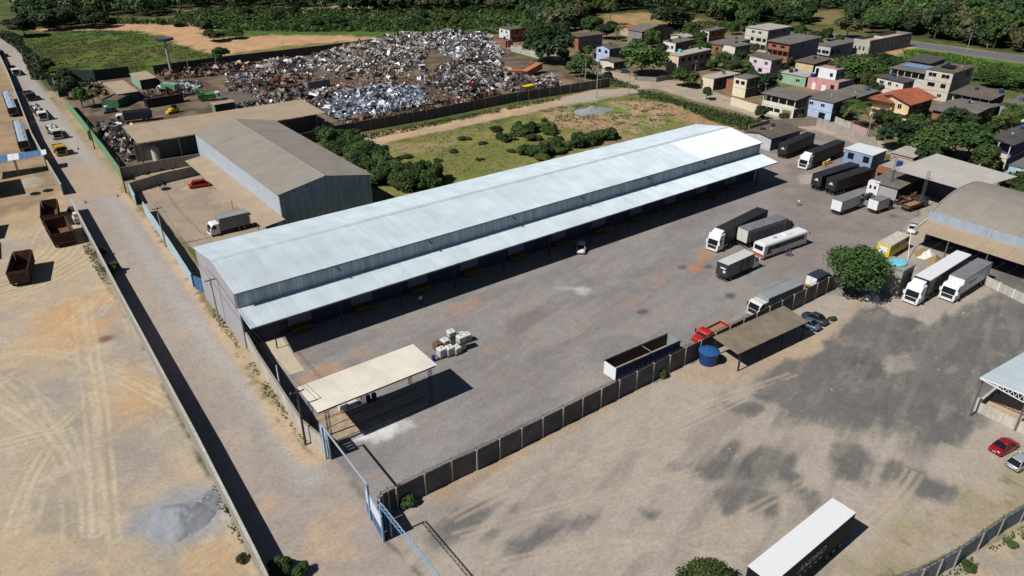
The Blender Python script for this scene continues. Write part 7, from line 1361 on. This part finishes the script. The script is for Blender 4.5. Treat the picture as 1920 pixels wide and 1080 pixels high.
def scrap(label, poly_px, hmax, n, pal, seed, size=(.16,.62), edge=9., cores=True):
    pl = gp(*poly_px); r = np.random.default_rng(seed); a = np.array(pl); x0, y0 = a.min(0); x1, y1 = a.max(0)
    hmax *= .68
    def H(X, Y):
        d = _poly_sd(X, Y, pl); return np.where(d > 0, hmax*np.clip(d/edge, 0, 1)**.6*(.6*fbm(X/14, Y/14, seed)+.95*np.abs(fbm(X/5, Y/5, seed+2)-.5)*2+.45*fbm(X/2, Y/2, seed+3)), -.3)
    # core mound
    st = 1.2; gx = np.arange(x0, x1+st, st); gy = np.arange(y0, y1+st, st); GX, GY = np.meshgrid(gx, gy); Hh = H(GX.ravel(), GY.ravel()).reshape(GX.shape)-.25
    V = np.stack([GX.ravel(), GY.ravel(), Hh.ravel()], 1); nx = len(gx); F = []
    for j in range(len(gy)-1):
        for i in range(nx-1):
            if Hh[j:j+2, i:i+2].max() > -.2: F.append((j*nx+i, j*nx+i+1, (j+1)*nx+i+1, (j+1)*nx+i))
    root = thing('scrap_heap', label, 'scrap heap', (0,0,0))
    core = MB().add(V.tolist(), F); core.build('mound', M['dust'], root)
    # pieces: bent plates and bars
    m = int(n*1.35); X = r.uniform(x0, x1, m*3); Y = r.uniform(y0, y1, m*3); k = _poly_sd(X, Y, pl) > -.6; X = X[k][:m]; Y = Y[k][:m]; m = len(X); Zz = np.maximum(H(X, Y), 0)+r.uniform(-.1,.45,m)
    s = r.uniform(size[0], size[1], (m, 1))*r.choice([.6,1,2.6], (m,1), p=[.55,.38,.07]); asp = np.where(r.uniform(0,1,(m,1)) < .35, .14, r.uniform(.4,1,(m,1)))
    A = r.normal(size=(m,3)); A[:,2] *= .6; A /= np.linalg.norm(A,axis=1,keepdims=True); B = np.cross(A, r.normal(size=(m,3))); B /= np.linalg.norm(B,axis=1,keepdims=True); Nn = np.cross(A,B); c = np.stack([X,Y,Zz],1); bend = r.uniform(-.35,.35,(m,1))*s
    vv = np.stack([c-A*s-B*s*asp, c-A*s+B*s*asp, c-B*s*asp+Nn*bend, c+B*s*asp+Nn*bend, c+A*s-B*s*asp, c+A*s+B*s*asp],1).reshape(-1,3)
    f0 = np.arange(m)[:,None]*6; ff = np.concatenate([f0+np.array([[0,2,3,1]]), f0+np.array([[2,4,5,3]])],1).reshape(-1,4)
    me = bpy.data.meshes.new('scrap_pieces'); me.vertices.add(len(vv)); me.loops.add(ff.size); me.polygons.add(len(ff)); me.vertices.foreach_set('co', vv.astype(np.float32).ravel()); me.loops.foreach_set('vertex_index', ff.astype(np.int32).ravel()); me.polygons.foreach_set('loop_start', np.arange(0, ff.size, 4, dtype=np.int32)); me.update(calc_edges=True)
    P_ = PAL[pal] if isinstance(pal, str) else pal; cols = np.array([S(*q) for q in P_]); zone_ = fbm(X/5, Y/5, seed+5); ci = np.clip((zone_*len(P_)*.9+r.normal(0, len(P_)*.28, m)).astype(int), 0, len(P_)-1); C = np.clip(cols[ci]*r.uniform(.85,1.6,(m,1)), 0, .8)
    ca = me.color_attributes.new('Col','FLOAT_COLOR','POINT'); ca.data.foreach_set('color', np.concatenate([np.repeat(C,6,0), np.ones((m*6,1))],1).astype(np.float32).ravel()); me.materials.append(sm_)
    o = ob('scrap_pieces', me, root); o['kind'] = 'stuff'
scrap('huge pale scrap metal heap along the back of the scrapyard', [(585,108),(640,92),(700,78),(760,66),(800,64),(805,92),(790,116),(770,134),(740,142),(700,146),(640,142),(600,128)], 5.6, 16000, 'dusty', 1, edge=14)
scrap('tall bright scrap heap at the far end of the scrapyard', [(800,64),(860,62),(920,70),(938,92),(936,112),(880,118),(845,112),(826,96),(806,90)], 5.6, 9000, 'bright', 2, edge=12)
scrap('brownish scrap heap on the right of the scrap aisle', [(836,118),(930,114),(952,130),(938,160),(900,180),(850,178),(800,162),(818,140)], 4, 9000, 'mixed', 3, edge=10)
scrap('shiny blue white scrap heap beside the grey block wall', [(608,196),(640,176),(700,168),(740,160),(790,168),(800,190),(770,212),(700,222),(640,226),(612,216)], 3.2, 9000, 'blue', 4, edge=8)
scrap('pale metal heap left of the grey ribbed container', [(428,140),(500,118),(560,112),(600,120),(580,140),(560,150),(500,156),(470,166),(430,172)], 3.6, 8000, [(176,178,182),(128,100,80),(212,214,218),(110,84,68),(84,74,70),(146,130,118),(150,150,154),(100,74,60)], 5, edge=9)
scrap('rusty brown heap beside the grey ribbed container', [(510,150),(576,146),(576,166),(560,176),(500,172)], 3, 3000, 'rusty', 6, edge=5)
scrap('dark tangled scrap between the container and the tan roof', [(470,180),(560,176),(640,168),(650,180),(606,196),(600,208),(520,188)], 2, 4000, 'mixed', 7, edge=5)
scrap('rusty scrap rows along the back of the scrapyard', [(300,140),(420,124),(470,120),(470,132),(430,140),(360,146),(310,150)], 2.4, 4000, 'rusty', 8, edge=5)
scrap('mixed small scrap between the green trucks', [(334,158),(372,156),(372,176),(344,180)], 1.8, 1800, 'bright', 9, edge=3)
scrap('brown scrap pile behind the black container', [(270,178),(330,174),(350,182),(282,186)], 2.6, 1800, 'rusty', 10, edge=4)
scrap('scrap litter inside the corner of the green wall', [(192,236),(236,232),(262,270),(280,296),(240,302),(214,280)], 1.8, 3500, 'mixed', 11, edge=4)
scrap('scrap stacked under the small tan roofed sheds', [(176,158),(200,164),(200,178),(170,172)], 1.6, 1200, 'rusty', 12, edge=3)
scrap('scrap heap around the orange container wrecks', [(938,138),(1000,148),(1042,146),(1050,160),(1000,168),(950,172)], 2.2, 3500, 'mixed', 13, edge=5)
scrap('low debris along the grey block wall of the scrapyard', [(660,226),(800,200),(930,174),(935,182),(800,214),(680,238)], 1.4, 3500, 'rusty', 14, edge=3)
scrap('workshop debris pile in front of the open workshop', [(1672,372),(1700,364),(1716,372),(1690,386)], 1.6, 900, 'rusty', 15, edge=2.5, size=(.15,.6))
scrap('scrap parts beside the far hut of the scrapyard', [(255,152),(292,150),(292,160),(262,164)], 1.6, 1200, 'rusty', 16, edge=3)
scrap('dark car parts piled under the green truck', [(440,202),(470,196),(540,192),(440,212)], 1.4, 1600, 'mixed', 17, edge=3)

scrap('thin spread of mixed debris over the middle of the scrapyard', [(430,172),(500,158),(600,140),(700,148),(790,140),(840,120),(930,116),(945,140),(930,172),(800,205),(640,232),(606,200),(520,186)], 1.0, 3200, 'mixed', 18, edge=10)
r9 = random.Random(4)
for i, (px, py, m) in enumerate(((712,128,'rustlight'),(668,116,'silver'),(760,104,'cardark'),(880,132,'rust'),(900,96,'white'),(842,80,'silver'),(520,134,'silver'),(470,150,'rust'),(700,196,'white'),(748,186,'silver'),(870,160,'redpaint'),(640,200,'carblue'))):
    g = G(px, py, 2.2); t_ = thing('car_shell', ['rust brown','silver','charcoal','dark rusty','white','pale silver','dull silver','rusted','chalk white','grey silver','red','slate blue'][i]+' crushed car shell lying on the '+['pale heap','pale heap edge','pale heap crest','brown heap','far bright heap','far bright heap crest','left pale heap','left heap foot','blue white heap','blue white heap crest','brown heap foot','blue white heap end'][i], 'car wreck', (g.x, g.y, 1.4), 0)
    t_.rotation_euler = (r9.uniform(-.5,.5), r9.uniform(-.4,.4), r9.uniform(0,6)); mb = MB(); mb.loft([[(x,i0,0),(x,i0,z),(x,1.6-i0,z),(x,1.6-i0,0)] for x, i0, z in ((0,.15,.45),(.9,.02,.6),(1.4,.1,1.05),(2.6,.1,1.05),(3.2,.02,.65),(3.7,.1,.5))]); mb.build('shell', M[m], t_); MB().box(1.35,-.02,.65,2.7,.0,.95).box(1.35,1.6,.65,2.7,1.62,.95).build('window_hole', M['darksteel'], t_)
